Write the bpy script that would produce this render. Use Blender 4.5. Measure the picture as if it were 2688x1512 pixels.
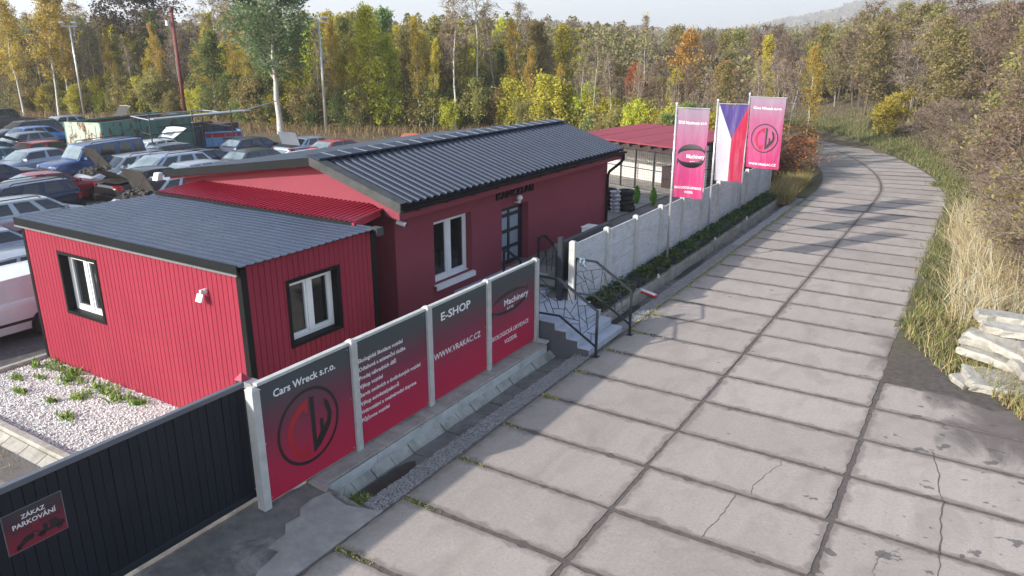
import bpy, math, random
import numpy as np
from mathutils import Vector, Matrix, Quaternion
R = math.radians
random.seed(7)
scene = bpy.context.scene
COL = scene.collection
for o in list(bpy.data.objects):
    bpy.data.objects.remove(o)

# ------------------------------------------------------------------ camera
cam_data = bpy.data.cameras.new('camera')
cam = bpy.data.objects.new('camera', cam_data)
COL.objects.link(cam)
cam_data.sensor_width = 36.0
cam_data.lens = 26.22
cam_data.clip_start = 0.1
cam_data.clip_end = 12000
cam.location = (0, 0, 6.864)
cam.rotation_euler = (R(90 - 17.53), 0, R(32.0))
scene.camera = cam

# ------------------------------------------------------------------ sky and sun
SUN = Vector((-1.02, -1.87, 1.0)).normalized()       # towards the sun
world = bpy.data.worlds.new('World')
scene.world = world
world.use_nodes = True
wn = world.node_tree.nodes; wl = world.node_tree.links
sky = wn.new('ShaderNodeTexSky')
sky.sky_type = 'NISHITA'
sky.sun_disc = False
sky.sun_elevation = math.asin(SUN.z)
sky.sun_rotation = math.atan2(SUN.x, SUN.y)
sky.air_density = 1.0
sky.dust_density = 1.8
sky.ozone_density = 1.4
sky.altitude = 250
wl.new(sky.outputs[0], wn['Background'].inputs[0])
wn['Background'].inputs[1].default_value = 0.15
sun_d = bpy.data.lights.new('sun', 'SUN')
sun_d.energy = 3.9
sun_d.angle = R(1.0)
sun_d.color = (1.0, 0.955, 0.89)
sun = bpy.data.objects.new('sun', sun_d)
sun.rotation_euler = (-SUN).to_track_quat('-Z', 'Y').to_euler()
sun.location = SUN * 200
COL.objects.link(sun)
scene.view_settings.view_transform = 'Standard'
scene.view_settings.look = 'None'
scene.view_settings.gamma = 1.0
scene.view_settings.use_curve_mapping = False
scene.view_settings.exposure = 0.86
scene.render.engine = 'CYCLES'
scene.cycles.max_bounces = 6
scene.cycles.diffuse_bounces = 3
scene.cycles.glossy_bounces = 3
scene.cycles.transmission_bounces = 4
scene.cycles.transparent_max_bounces = 6
scene.cycles.volume_bounces = 2
scene.cycles.use_denoising = True
scene.cycles.denoising_input_passes = 'RGB_ALBEDO_NORMAL'
scene.cycles.denoising_prefilter = 'NONE'
scene.cycles.sample_clamp_indirect = 6

# ------------------------------------------------------------------ helpers
def link(o):
    COL.objects.link(o); return o
def wloc(p):
    v = Vector((0, 0, 0))
    while p is not None:
        v += p.location; p = p.parent
    return v
def setp(o, label=None, cat=None, group=None, kind=None):
    if label: o['label'] = label
    if cat: o['category'] = cat
    if group: o['group'] = group
    if kind: o['kind'] = kind
    return o
def empty(name, loc=(0, 0, 0), rz=0.0, label=None, cat=None, group=None):
    o = bpy.data.objects.new(name, None)
    o.empty_display_size = 0.3
    o.location = loc; o.rotation_euler = (0, 0, rz)
    link(o); setp(o, label, cat, group)
    return o
def wrap(mesh, name, parent=None, loc=(0, 0, 0), rot=(0, 0, 0), label=None):
    o = bpy.data.objects.new(name, mesh)
    o.location = loc; o.rotation_euler = rot
    link(o)
    if parent is not None: o.parent = parent
    if label: o['label'] = label
    return o
def copy_tree(o, parent=None):
    c = o.copy(); link(c); c.parent = parent
    for ch in list(o.children):
        copy_tree(ch, c)
    return c
class MB:
    def __init__(s):
        s.v = []; s.f = []; s.m = []
    def face(s, pts, mi=0):
        n = len(s.v); s.v += [tuple(p) for p in pts]
        s.f.append(tuple(range(n, n + len(pts)))); s.m.append(mi); return s
    def hexa(s, b, t, mi=0):
        n = len(s.v); s.v += [tuple(p) for p in b] + [tuple(p) for p in t]
        for f in ((3, 2, 1, 0), (4, 5, 6, 7), (0, 1, 5, 4), (1, 2, 6, 5), (2, 3, 7, 6), (3, 0, 4, 7)):
            s.f.append(tuple(n + i for i in f)); s.m.append(mi)
        return s
    def box(s, x0, x1, y0, y1, z0, z1, mi=0):
        return s.hexa([(x0, y0, z0), (x1, y0, z0), (x1, y1, z0), (x0, y1, z0)],
                      [(x0, y0, z1), (x1, y0, z1), (x1, y1, z1), (x0, y1, z1)], mi)
    def bar(s, a, b, w, h=None, mi=0, up=(0, 0, 1)):
        a = Vector(a); b = Vector(b); h = h or w
        d = (b - a).normalized(); u = Vector(up)
        if abs(d.dot(u)) > .99: u = Vector((1, 0, 0))
        r = d.cross(u).normalized() * (w / 2); u = r.cross(d).normalized() * (h / 2)
        return s.hexa([a - r - u, a + r - u, b + r - u, b - r - u], [a - r + u, a + r + u, b + r + u, b - r + u], mi)
    def tube(s, pts, r, n=8, mi=0, cap=True):
        pts = [Vector(p) for p in pts]; k = len(pts)
        rs = r if isinstance(r, (list, tuple)) else [r] * k
        base = len(s.v); ref = None
        for i, p in enumerate(pts):
            d = (pts[min(i + 1, k - 1)] - pts[max(i - 1, 0)]).normalized()
            if ref is None:
                ref = Vector((0, 0, 1)) if abs(d.z) < .9 else Vector((1, 0, 0))
            x = d.cross(ref).normalized(); y = x.cross(d).normalized(); ref = y
            for j in range(n):
                a = 2 * math.pi * j / n
                s.v.append(tuple(p + (x * math.cos(a) + y * math.sin(a)) * rs[i]))
        for i in range(k - 1):
            for j in range(n):
                a = base + i * n + j; b = base + i * n + (j + 1) % n
                s.f.append((a, b, b + n, a + n)); s.m.append(mi)
        if cap:
            s.f.append(tuple(base + j for j in reversed(range(n)))); s.m.append(mi)
            s.f.append(tuple(base + (k - 1) * n + j for j in range(n))); s.m.append(mi)
        return s
    def lathe(s, prof, c=(0, 0, 0), n=16, mi=0, axis='z'):
        base = len(s.v); k = len(prof)
        for (r, z) in prof:
            for j in range(n):
                a = 2 * math.pi * j / n
                q = (r * math.cos(a), r * math.sin(a), z)
                if axis == 'x': q = (q[2], q[0], q[1])
                if axis == 'y': q = (q[1], q[2], q[0])
                s.v.append((c[0] + q[0], c[1] + q[1], c[2] + q[2]))
        for i in range(k - 1):
            for j in range(n):
                a = base + i * n + j; b = base + i * n + (j + 1) % n
                s.f.append((a, b, b + n, a + n)); s.m.append(mi)
        return s
    def prism(s, poly, ax, d0, d1, mi=0):
        """poly: 2D outline; ax: axis of extrusion"""
        def P(p, d):
            if ax == 'x': return (d, p[0], p[1])
            if ax == 'y': return (p[0], d, p[1])
            return (p[0], p[1], d)
        k = len(poly); n = len(s.v)
        s.v += [P(p, d0) for p in poly] + [P(p, d1) for p in poly]
        s.f.append(tuple(n + i for i in reversed(range(k)))); s.m.append(mi)
        s.f.append(tuple(n + k + i for i in range(k))); s.m.append(mi)
        for i in range(k):
            j = (i + 1) % k
            s.f.append((n + i, n + j, n + k + j, n + k + i)); s.m.append(mi)
        return s
    def grid(s, P, mi=0):
        """P: rows of points"""
        n = len(s.v); c = len(P[0])
        for row in P: s.v += [tuple(p) for p in row]
        for i in range(len(P) - 1):
            for j in range(c - 1):
                a = n + i * c + j
                s.f.append((a, a + 1, a + c + 1, a + c)); s.m.append(mi)
        return s
    def mesh(s, name, mats, smooth=False):
        me = bpy.data.meshes.new(name)
        me.from_pydata(s.v, [], s.f)
        ms = mats if isinstance(mats, (list, tuple)) else [mats]
        for m in ms: me.materials.append(m)
        if len(ms) > 1: me.polygons.foreach_set('material_index', s.m)
        if smooth is True:
            me.polygons.foreach_set('use_smooth', [True] * len(me.polygons))
        me.update()
        if smooth == 'auto':
            me.polygons.foreach_set('use_smooth', [True] * len(me.polygons))
            try: me.set_sharp_from_angle(angle=R(38))
            except Exception: pass
        return me
    def build(s, name, mats, parent=None, smooth=False, label=None, local=False, bevel=0.0, fixn=False):
        off = Vector((0, 0, 0)) if local else wloc(parent)
        if off.length > 0:
            s.v = [(x - off.x, y - off.y, z - off.z) for (x, y, z) in s.v]
        me = s.mesh(name, mats, smooth)
        if fixn or bevel:
            import bmesh
            bm = bmesh.new(); bm.from_mesh(me)
            if bevel:
                bmesh.ops.bevel(bm, geom=[e for e in bm.edges if len(e.link_faces) == 2 and e.calc_face_angle(0) > .6],
                                offset=bevel, segments=1, affect='EDGES', profile=.5)
            bmesh.ops.recalc_face_normals(bm, faces=bm.faces)
            bm.to_mesh(me); bm.free()
        return wrap(me, name, parent, label=label)
def thing(name, mb, mats, label, cat, group=None, loc=None, **kw):
    """a top-level thing that is one mesh, its origin at loc"""
    if loc is not None:
        mb.v = [(x - loc[0], y - loc[1], z - loc[2]) for (x, y, z) in mb.v]
    o = mb.build(name, mats, None, local=True, **kw)
    if loc is not None: o.location = loc
    return setp(o, label, cat, group)
def structure(name, mb, mats, **kw):
    return setp(mb.build(name, mats, None, **kw), kind='structure')

# ------------------------------------------------------------------ materials
def nodes_of(name):
    m = bpy.data.materials.new(name); m.use_nodes = True
    nt = m.node_tree; return m, nt, nt.nodes, nt.links, nt.nodes['Principled BSDF']
def ramp(n, l, fac, stops):
    r = n.new('ShaderNodeValToRGB')
    e = r.color_ramp.elements
    while len(e) < len(stops): e.new(.5)
    for i, (p, c) in enumerate(stops):
        e[i].position = p; e[i].color = (c[0], c[1], c[2], 1) if not isinstance(c, float) else (c, c, c, 1)
    l.new(fac, r.inputs[0]); return r.outputs[0]
def mixc(n, l, fac, a, b, mode='MIX'):
    m = n.new('ShaderNodeMix'); m.data_type = 'RGBA'; m.blend_type = mode
    for sock, v in ((0, fac), (6, a), (7, b)):
        if hasattr(v, 'is_output'): l.new(v, m.inputs[sock])
        elif sock == 0: m.inputs[0].default_value = v
        else: m.inputs[sock].default_value = (v[0], v[1], v[2], 1)
    return m.outputs[2]
def mth(n, l, op, a, b=None, c=None):
    m = n.new('ShaderNodeMath'); m.operation = op
    for i, v in enumerate((a, b, c)):
        if v is None: continue
        if hasattr(v, 'is_output'): l.new(v, m.inputs[i])
        else: m.inputs[i].default_value = v
    return m.outputs[0]
def noise(n, l, vec, scale, detail=5., rough=.6, dist=0.):
    t = n.new('ShaderNodeTexNoise'); t.inputs['Scale'].default_value = scale
    t.inputs['Detail'].default_value = detail; t.inputs['Roughness'].default_value = rough
    t.inputs['Distortion'].default_value = dist
    if vec is not None: l.new(vec, t.inputs['Vector'])
    return t.outputs[0]
def pos(n):
    return n.new('ShaderNodeNewGeometry').outputs['Position']
def bumpit(n, l, hgt, bsdf, strength, dist=.02):
    b = n.new('ShaderNodeBump'); b.inputs['Strength'].default_value = strength; b.inputs['Distance'].default_value = dist
    l.new(hgt, b.inputs['Height']); l.new(b.outputs[0], bsdf.inputs['Normal'])
def mapped(n, l, vec, sc):
    m = n.new('ShaderNodeMapping'); m.inputs['Scale'].default_value = sc
    l.new(vec, m.inputs['Vector']); return m.outputs[0]
def mat(name, col, rough=.6, metal=0., var=.12, vscale=2.5, bump=.0, bscale=60., dirt=None, dirt_amt=.0, coat=0., spec=.5, stretch=None, rnd=0.):
    m, nt, n, l, b = nodes_of(name)
    p = pos(n)
    if stretch: p = mapped(n, l, p, stretch)
    f = noise(n, l, p, vscale, 6., .65)
    c = ramp(n, l, f, [(.28, tuple(v * (1 - var) for v in col)), (.72, tuple(min(1, v * (1 + var)) for v in col))])
    if rnd:
        oi = n.new('ShaderNodeObjectInfo').outputs['Random']
        k = mth(n, l, 'MULTIPLY_ADD', oi, 2 * rnd, 1 - rnd)
        c = mixc(n, l, 1., c, mixc(n, l, 1., (1, 1, 1), (1, 1, 1)), 'MIX') if False else c
        hs = n.new('ShaderNodeHueSaturation'); l.new(k, hs.inputs['Value']); l.new(c, hs.inputs['Color']); c = hs.outputs[0]
    if dirt:
        g = noise(n, l, pos(n), vscale * .35 + .4, 7., .7, .4)
        k = ramp(n, l, g, [(.5, 0.), (.72, 1.)])
        k2 = mth(n, l, 'MULTIPLY', k, dirt_amt)
        c = mixc(n, l, k2, c, dirt)
    l.new(c, b.inputs['Base Color'])
    rr = mth(n, l, 'MULTIPLY_ADD', f, .25 * rough, rough * .87)
    l.new(rr, b.inputs['Roughness'])
    b.inputs['Metallic'].default_value = metal
    b.inputs['Specular IOR Level'].default_value = spec
    b.inputs['Coat Weight'].default_value = coat
    b.inputs['Coat Roughness'].default_value = .08
    if bump:
        bumpit(n, l, noise(n, l, pos(n), bscale, 4.), b, bump, .01)
    return m
# ------------------------------------------------------------------ palette
M = {}
M['clad_red'] = mat('clad_red', (.285, .034, .058), .6, spec=.08, var=.06, vscale=.8, bump=.15, bscale=160, dirt=(.30, .06, .06), dirt_amt=.25, rnd=.03)
M['clad_groove'] = mat('clad_groove', (.06, .008, .012), .7)
M['plaster_red'] = mat('plaster_red', (.245, .058, .079), .85, var=.05, vscale=1.3, bump=.25, bscale=220, spec=.12, dirt=(.25, .070, .088), dirt_amt=.3)
M['roof_red'] = mat('roof_red', (.35, .014, .042), .42, var=.08, vscale=1.5, coat=.1)
M['trim_black'] = mat('trim_black', (.010, .010, .011), .55, var=.2, spec=.15)
M['trim_dark'] = mat('trim_dark', (.014, .016, .018), .6, var=.15, spec=.1)
M['trim_grey'] = mat('trim_grey', (.20, .205, .215), .5, metal=.3)
M['roof_dark'] = mat('roof_dark', (.026, .037, .064), .5, var=.18, vscale=1.2, spec=.25, dirt=(.055, .064, .082), dirt_amt=.35)
M['roof_anthracite'] = mat('roof_anthracite', (.040, .055, .088), .45, spec=.4, var=.14, vscale=.9, dirt=(.085, .092, .11), dirt_amt=.45)
M['verge_metal'] = mat('verge_metal', (.06, .063, .063), .5, metal=.1, spec=.3, var=.4, vscale=4)
M['white_frame'] = mat('white_frame', (.78, .79, .80), .35, var=.04)
M['white_plastic'] = mat('white_plastic', (.70, .70, .70), .4, var=.05)
M['anthracite'] = mat('anthracite', (.018, .023, .032), .48, var=.12, vscale=1.2, dirt=(.035, .038, .045), dirt_amt=.4)
M['gate_board'] = mat('gate_board', (.0095, .0125, .021), .5, var=.12, vscale=1.5, dirt=(.022, .023, .028), dirt_amt=.45, spec=.3, rnd=.1)
M['rail_steel'] = mat('rail_steel', (.017, .022, .032), .45, spec=.3, var=.1)
M['concrete_post'] = mat('concrete_post', (.50, .50, .48), .85, var=.12, vscale=5, bump=.4, bscale=120, dirt=(.30, .29, .26), dirt_amt=.5)
M['concrete_old'] = mat('concrete_old', (.34, .32, .285), .9, var=.22, vscale=3, bump=.6, bscale=70, dirt=(.11, .10, .085), dirt_amt=.75)
M['concrete_white'] = mat('concrete_white', (.50, .51, .51), .85, var=.2, vscale=2.2, bump=.5, bscale=60, dirt=(.20, .205, .19), dirt_amt=.6, stretch=(1, 1, 2.5))
M['concrete_pale'] = mat('concrete_pale', (.37, .35, .305), .9, var=.28, vscale=5, bump=.8, bscale=50, dirt=(.20, .175, .13), dirt_amt=.8, rnd=.12)
M['step_tile'] = mat('step_tile', (.41, .445, .52), .5, var=.08, vscale=4, dirt=(.22, .23, .25), dirt_amt=.35)
M['step_side'] = mat('step_side', (.10, .105, .12), .9, var=.25, vscale=40, bump=.6, bscale=220)
M['tile_edge'] = mat('tile_edge', (.25, .265, .28), .6)
M['flag_pole'] = mat('flag_pole', (.62, .62, .62), .3, metal=.6, var=.05)
M['galv'] = mat('galv', (.52, .53, .54), .4, metal=.7, var=.1)
M['rust_pole'] = mat('rust_pole', (.16, .035, .03), .7, var=.25, vscale=5)
M['black_rubber'] = mat('black_rubber', (.018, .018, .019), .8, var=.25, vscale=8, bump=.4, bscale=60)
M['rim_silver'] = mat('rim_silver', (.48, .49, .50), .35, metal=.6, var=.15, vscale=9)
M['planter'] = mat('planter', (.035, .036, .04), .75, var=.4, vscale=30, bump=.6, bscale=150)
M['wood_dark'] = mat('wood_dark', (.05, .03, .028), .8)
M['shed_roof'] = mat('shed_roof', (.27, .035, .055), .75, var=.14, vscale=1.5, bump=.3, bscale=100, dirt=(.22, .06, .065), dirt_amt=.5)
M['shed_wall'] = mat('shed_wall', (.66, .65, .62), .85, var=.08, vscale=2, dirt=(.40, .38, .33), dirt_amt=.4)
M['cage_steel'] = mat('cage_steel', (.03, .03, .032), .55)
M['pvc'] = mat('pvc', (.75, .70, .68), .35, var=.05)
M['pvc_red'] = mat('pvc_red', (.55, .03, .03), .4)
M['cloth'] = mat('cloth', (.15, .22, .26), .9, var=.2, vscale=30)
M['print_white'] = mat('print_white', (.80, .80, .80), .5, var=.02)
M['print_black'] = mat('print_black', (.014, .012, .014), .5, var=.1)
M['print_red'] = mat('print_red', (.42, .012, .025), .5, var=.05)
M['lamp_glass'] = mat('lamp_glass', (.75, .74, .68), .25, var=.03)
M['dark_gap'] = mat('dark_gap', (.01, .01, .01), .9)
M['interior'] = mat('interior', (.02, .02, .022), .8)
M['moss'] = mat('moss', (.055, .075, .02), .95, var=.5, vscale=14)

def glass_mat(name, col, rough=.04, spec=.5):
    m, nt, n, l, b = nodes_of(name)
    b.inputs['Base Color'].default_value = (*col, 1); b.inputs['Roughness'].default_value = rough
    b.inputs['Specular IOR Level'].default_value = spec; b.inputs['Coat Weight'].default_value = .6
    b.inputs['Coat Roughness'].default_value = .03
    g = noise(n, l, pos(n), .9, 3.)
    bumpit(n, l, g, b, .05, .05)
    return m
M['window_glass'] = glass_mat('window_glass', (.012, .013, .014))
M['frosted'] = mat('frosted', (.30, .36, .42), .25, var=.1, vscale=1.5, spec=.6)
M['car_glass'] = glass_mat('car_glass', (.017, .021, .023), .06, .6)
M['car_glass_pale'] = mat('car_glass_pale', (.16, .21, .22), .12, var=.5, vscale=2.2, spec=.8, coat=.5)

def print_gradient(name, stops, z0, z1, rough=.5, stain=0.):
    """printed sign artwork fading from dark to crimson"""
    m, nt, n, l, b = nodes_of(name)
    sx = n.new('ShaderNodeSeparateXYZ'); l.new(pos(n), sx.inputs[0])
    t = mth(n, l, 'DIVIDE', mth(n, l, 'SUBTRACT', sx.outputs['Z'], z0), z1 - z0)
    c = ramp(n, l, t, stops)
    if stain:
        st = noise(n, l, mapped(n, l, pos(n), (2.5, 2.5, .35)), 2.2, 4., .6)
        c = mixc(n, l, mth(n, l, 'MULTIPLY', ramp(n, l, st, [(.45, 0.), (.75, 1.)]), stain), c, (.55, .42, .50))
    l.new(c, b.inputs['Base Color']); b.inputs['Roughness'].default_value = rough
    return m, nt, n, l, b
M['sign_print'] = print_gradient('sign_print', [(0., (.50, .010, .055)), (.28, (.41, .012, .058)), (.60, (.17, .024, .055)), (.86, (.048, .058, .066)), (1., (.042, .062, .07))], .2, 2.2)[0]
M['tow_print'] = print_gradient('tow_print', [(0., (.25, .008, .03)), (.35, (.18, .01, .033)), (.7, (.06, .02, .032)), (1., (.035, .045, .05))], 1.27, 1.84)[0]
def flag_mat(name, stops):
    m, nt, n, l, b = print_gradient(name, stops, 2.1, 5.1, .75, .35)
    b.inputs['Transmission Weight'].default_value = 0.
    tr = n.new('ShaderNodeBsdfTranslucent'); tr.inputs[0].default_value = (.35, .05, .12, 1)
    mx = n.new('ShaderNodeMixShader'); mx.inputs[0].default_value = .35
    out = n['Material Output']
    for lk in list(b.inputs['Base Color'].links): l.new(lk.from_socket, tr.inputs[0])
    l.new(b.outputs[0], mx.inputs[1]); l.new(tr.outputs[0], mx.inputs[2]); l.new(mx.outputs[0], out.inputs[0])
    return m
M['flag_print'] = flag_mat('flag_print', [(0., (.62, .022, .15)), (.35, (.58, .05, .20)), (.7, (.48, .12, .26)), (1., (.36, .26, .35))])
def plain_flag(name, col):
    return flag_mat(name, [(0., col), (1., col)])
M['flag_white'] = plain_flag('flag_white', (.72, .70, .74))
M['flag_blue'] = plain_flag('flag_blue', (.085, .055, .27))
M['flag_red'] = plain_flag('flag_red', (.52, .015, .07))

# slabs of the road: sun-bleached concrete, speckled, stained
def slab_material():
    m, nt, n, l, b = nodes_of('road_slab')
    P = pos(n)
    f1 = noise(n, l, P, .55, 4., .55, .3); f2 = noise(n, l, P, 3.2, 6., .65); f3 = noise(n, l, P, 95., 3., .8)
    c = ramp(n, l, f1, [(.3, (.31, .268, .245)), (.7, (.43, .378, .35))])
    c = mixc(n, l, .55, c, ramp(n, l, f2, [(.25, (.25, .225, .205)), (.5, (.375, .335, .31)), (.8, (.43, .39, .365))]))
    c = mixc(n, l, .5, c, ramp(n, l, f3, [(.3, (.24, .215, .2)), (.5, (.36, .325, .30)), (.72, (.50, .46, .44))]))
    oi = n.new('ShaderNodeObjectInfo').outputs['Random']
    hs = n.new('ShaderNodeHueSaturation'); l.new(mth(n, l, 'MULTIPLY_ADD', oi, .26, .87), hs.inputs['Value']); l.new(c, hs.inputs['Color']); c = mixc(n, l, 1., hs.outputs[0], (1.0, .965, .905), 'MULTIPLY')
    f4 = noise(n, l, P, 19., 4., .7)
    c = mixc(n, l, .38, c, ramp(n, l, f4, [(.3, (.22, .195, .175)), (.5, (.37, .33, .30)), (.7, (.47, .425, .39))]))
    # damp dirt creeping in from the slab edges
    tc = n.new('ShaderNodeTexCoord'); so = n.new('ShaderNodeSeparateXYZ'); l.new(tc.outputs['Object'], so.inputs[0])
    ex = mth(n, l, 'SUBTRACT', 1.464, mth(n, l, 'ABSOLUTE', so.outputs[0])); ey = mth(n, l, 'SUBTRACT', .709, mth(n, l, 'ABSOLUTE', so.outputs[1]))
    ed = mth(n, l, 'ADD', mth(n, l, 'MINIMUM', ex, ey), mth(n, l, 'MULTIPLY_ADD', f2, -.42, .17))
    c = mixc(n, l, mth(n, l, 'MULTIPLY', ramp(n, l, ed, [(.0, 1.), (.075, 0.)]), .62), c, (.14, .118, .104))
    # broad worn patches
    f5 = noise(n, l, mapped(n, l, P, (1, .6, 1)), 1.15, 5., .6, .8)
    c = mixc(n, l, mth(n, l, 'MULTIPLY', ramp(n, l, f5, [(.48, 0.), (.72, 1.)]), .55), c, (.225, .188, .162))
    # tyre polish along the lane, lengthways streaks
    st = noise(n, l, mapped(n, l, P, (2.2, .12, 1)), 1.6, 4., .6)
    c = mixc(n, l, mth(n, l, 'MULTIPLY', ramp(n, l, st, [(.42, 0.), (.72, 1.)]), .28), c, (.29, .235, .205))
    # oil spots
    sx = n.new('ShaderNodeSeparateXYZ'); l.new(P, sx.inputs[0]); X = sx.outputs[0]; Y = sx.outputs[1]
    sp = noise(n, l, mapped(n, l, P, (1, 1.25, 1)), 2.4, 3.5, .55, .2)
    zone = ramp(n, l, mth(n, l, 'ADD', mth(n, l, 'MULTIPLY', X, .16), mth(n, l, 'MULTIPLY_ADD', Y, -.012, .62)), [(.12, 0.), (.5, 1.)])
    spm = mth(n, l, 'MULTIPLY', ramp(n, l, mth(n, l, 'MULTIPLY_ADD', zone, .085, sp), [(.70, 0.), (.725, 1.)]), .75)
    c = mixc(n, l, spm, c, (.075, .068, .07))
    # dark earth dragged on from the turn-out
    nn = mth(n, l, 'ADD', mth(n, l, 'MULTIPLY_ADD', X, .9, .783), mth(n, l, 'MULTIPLY_ADD', Y, .434, -8.333))
    wob = noise(n, l, mapped(n, l, P, (1., .5, 1)), 1.1, 5., .62, .6)
    e = mth(n, l, 'ADD', nn, mth(n, l, 'MULTIPLY_ADD', wob, 3.6, -1.65))
    em = ramp(n, l, mth(n, l, 'MULTIPLY_ADD', e, .5, .5), [(.22, 0.), (.40, .55), (.56, .95), (.9, 1.)])
    em = mth(n, l, 'MULTIPLY', em, ramp(n, l, mth(n, l, 'MULTIPLY_ADD', Y, -.1, 2.5), [(.42, 0.), (.62, 1.)]))
    c = mixc(n, l, mth(n, l, 'MULTIPLY', em, .86), c, ramp(n, l, f2, [(.3, (.075, .06, .055)), (.7, (.13, .108, .1))]))
    # mossy damp rim by the ditch
    rim = ramp(n, l, mth(n, l, 'ADD', mth(n, l, 'MULTIPLY_ADD', X, -1., -6.5), mth(n, l, 'MULTIPLY_ADD', f2, .7, -.35)), [(.12, 0.), (.5, 1.)])
    c = mixc(n, l, mth(n, l, 'MULTIPLY', rim, .5), c, (.19, .185, .15))
    l.new(c, b.inputs['Base Color']); b.inputs['Roughness'].default_value = .88
    bumpit(n, l, mth(n, l, 'ADD', f3, mth(n, l, 'MULTIPLY', f2, 1.5)), b, .35, .008)
    return m
M['slab'] = slab_material()
M['joint_dirt'] = mat('joint_dirt', (.115, .094, .085), .95, var=.35, vscale=9, bump=.7, bscale=120)

def ground_material():
    m, nt, n, l, b = nodes_of('ground_soil')
    P = pos(n)
    a = n.new('ShaderNodeAttribute'); a.attribute_name = 'zone'
    z = n.new('ShaderNodeSeparateColor'); l.new(a.outputs['Color'], z.inputs[0])
    f1 = noise(n, l, P, .5, 6., .65, .3); f2 = noise(n, l, P, 6., 6., .7); f3 = noise(n, l, P, 40., 3., .75)
    litter = mixc(n, l, .5, ramp(n, l, f2, [(.3, (.07, .046, .03)), (.55, (.15, .10, .062)), (.75, (.22, .15, .08))]), ramp(n, l, f1, [(.3, (.09, .07, .04)), (.7, (.13, .11, .06))]))
    grass = mixc(n, l, .5, ramp(n, l, f2, [(.3, (.06, .065, .025)), (.6, (.115, .115, .045)), (.8, (.20, .165, .085))]), ramp(n, l, f1, [(.3, (.065, .075, .028)), (.7, (.15, .125, .065))]))
    yard = mixc(n, l, .5, ramp(n, l, f3, [(.3, (.10, .092, .082)), (.7, (.21, .195, .175))]), ramp(n, l, f1, [(.3, (.11, .10, .09)), (.7, (.20, .185, .165))]))
    c = mixc(n, l, z.outputs[0], litter, yard)
    gm = mth(n, l, 'MULTIPLY', z.outputs[1], ramp(n, l, f1, [(.25, .25), (.55, 1.)]))
    c = mixc(n, l, gm, c, grass)
    c = mixc(n, l, z.outputs[2], c, ramp(n, l, f2, [(.3, (.05, .042, .038)), (.7, (.12, .104, .095))]))
    l.new(c, b.inputs['Base Color']); b.inputs['Roughness'].default_value = .95
    bumpit(n, l, mth(n, l, 'ADD', f2, f3), b, .6, .03)
    return m
M['ground'] = ground_material()
M['apron'] = mat('apron', (.145, .135, .125), .9, var=.4, vscale=3.2, bump=.6, bscale=60, dirt=(.34, .32, .29), dirt_amt=.85)
M['apron_pale'] = mat('apron_pale', (.29, .275, .25), .9, var=.25, vscale=3, bump=.4, bscale=90, dirt=(.20, .185, .16), dirt_amt=.6)
M['asphalt_old'] = mat('asphalt_old', (.085, .083, .083), .9, var=.3, vscale=12, bump=.5, bscale=120, dirt=(.2, .19, .175), dirt_amt=.6)
M['ditch'] = mat('ditch', (.165, .16, .148), .85, var=.3, vscale=3, bump=.5, bscale=60, dirt=(.06, .055, .045), dirt_amt=.85, rnd=.1)
M['ditch_pale'] = mat('ditch_pale', (.36, .355, .32), .88, var=.25, vscale=4, bump=.5, bscale=60, dirt=(.16, .15, .12), dirt_amt=.7, rnd=.1)
M['wet_mud'] = mat('wet_mud', (.03, .027, .023), .35, var=.4, vscale=3, bump=.3, bscale=30)
M['gravel'] = mat('gravel', (.30, .295, .29), .9, var=.3, vscale=20, rnd=.0)
M['pebble'] = mat('pebble', (.74, .725, .70), .85, var=.28, vscale=16)

def leaf_mat(name, cols, transl=.45, rnd=.12, gain=2.35):
    cols = [tuple(min(.62, v * gain) for v in c) for c in cols]
    m, nt, n, l, b = nodes_of(name)
    a = n.new('ShaderNodeAttribute'); a.attribute_name = 'rnd'
    k = len(cols)
    c = ramp(n, l, a.outputs['Fac'], [(i / max(1, k - 1), cols[i]) for i in range(k)])
    oi = n.new('ShaderNodeObjectInfo').outputs['Random']
    hs = n.new('ShaderNodeHueSaturation')
    l.new(mth(n, l, 'MULTIPLY_ADD', oi, 2 * rnd, 1 - rnd), hs.inputs['Value'])
    l.new(mth(n, l, 'MULTIPLY_ADD', oi, .05, .475), hs.inputs['Hue'])
    l.new(c, hs.inputs['Color'])
    l.new(hs.outputs[0], b.inputs['Base Color'])
    b.inputs['Roughness'].default_value = .6; b.inputs['Specular IOR Level'].default_value = .25
    tr = n.new('ShaderNodeBsdfTranslucent'); l.new(hs.outputs[0], tr.inputs[0])
    mx = n.new('ShaderNodeMixShader'); mx.inputs[0].default_value = transl
    l.new(b.outputs[0], mx.inputs[1]); l.new(tr.outputs[0], mx.inputs[2]); l.new(mx.outputs[0], n['Material Output'].inputs[0])
    return m
M['leaf_gold'] = leaf_mat('leaf_gold', [(.12, .105, .025), (.22, .17, .03), (.30, .21, .035), (.26, .145, .028)])
M['leaf_yellow'] = leaf_mat('leaf_yellow', [(.10, .12, .02), (.24, .21, .03), (.36, .28, .035), (.20, .19, .03)])
M['leaf_olive'] = leaf_mat('leaf_olive', [(.062, .058, .024), (.12, .11, .038), (.18, .155, .052), (.115, .088, .04)])
M['leaf_green'] = leaf_mat('leaf_green', [(.035, .06, .018), (.065, .095, .028), (.10, .13, .04), (.15, .16, .06)])
M['leaf_poplar'] = leaf_mat('leaf_poplar', [(.03, .055, .02), (.055, .085, .03), (.10, .125, .06), (.19, .21, .14)])
M['leaf_brown'] = leaf_mat('leaf_brown', [(.05, .034, .024), (.09, .062, .042), (.135, .09, .055), (.16, .125, .07)])
M['leaf_rust'] = leaf_mat('leaf_rust', [(.11, .05, .02), (.20, .09, .03), (.26, .12, .035), (.17, .10, .04)])
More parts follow.
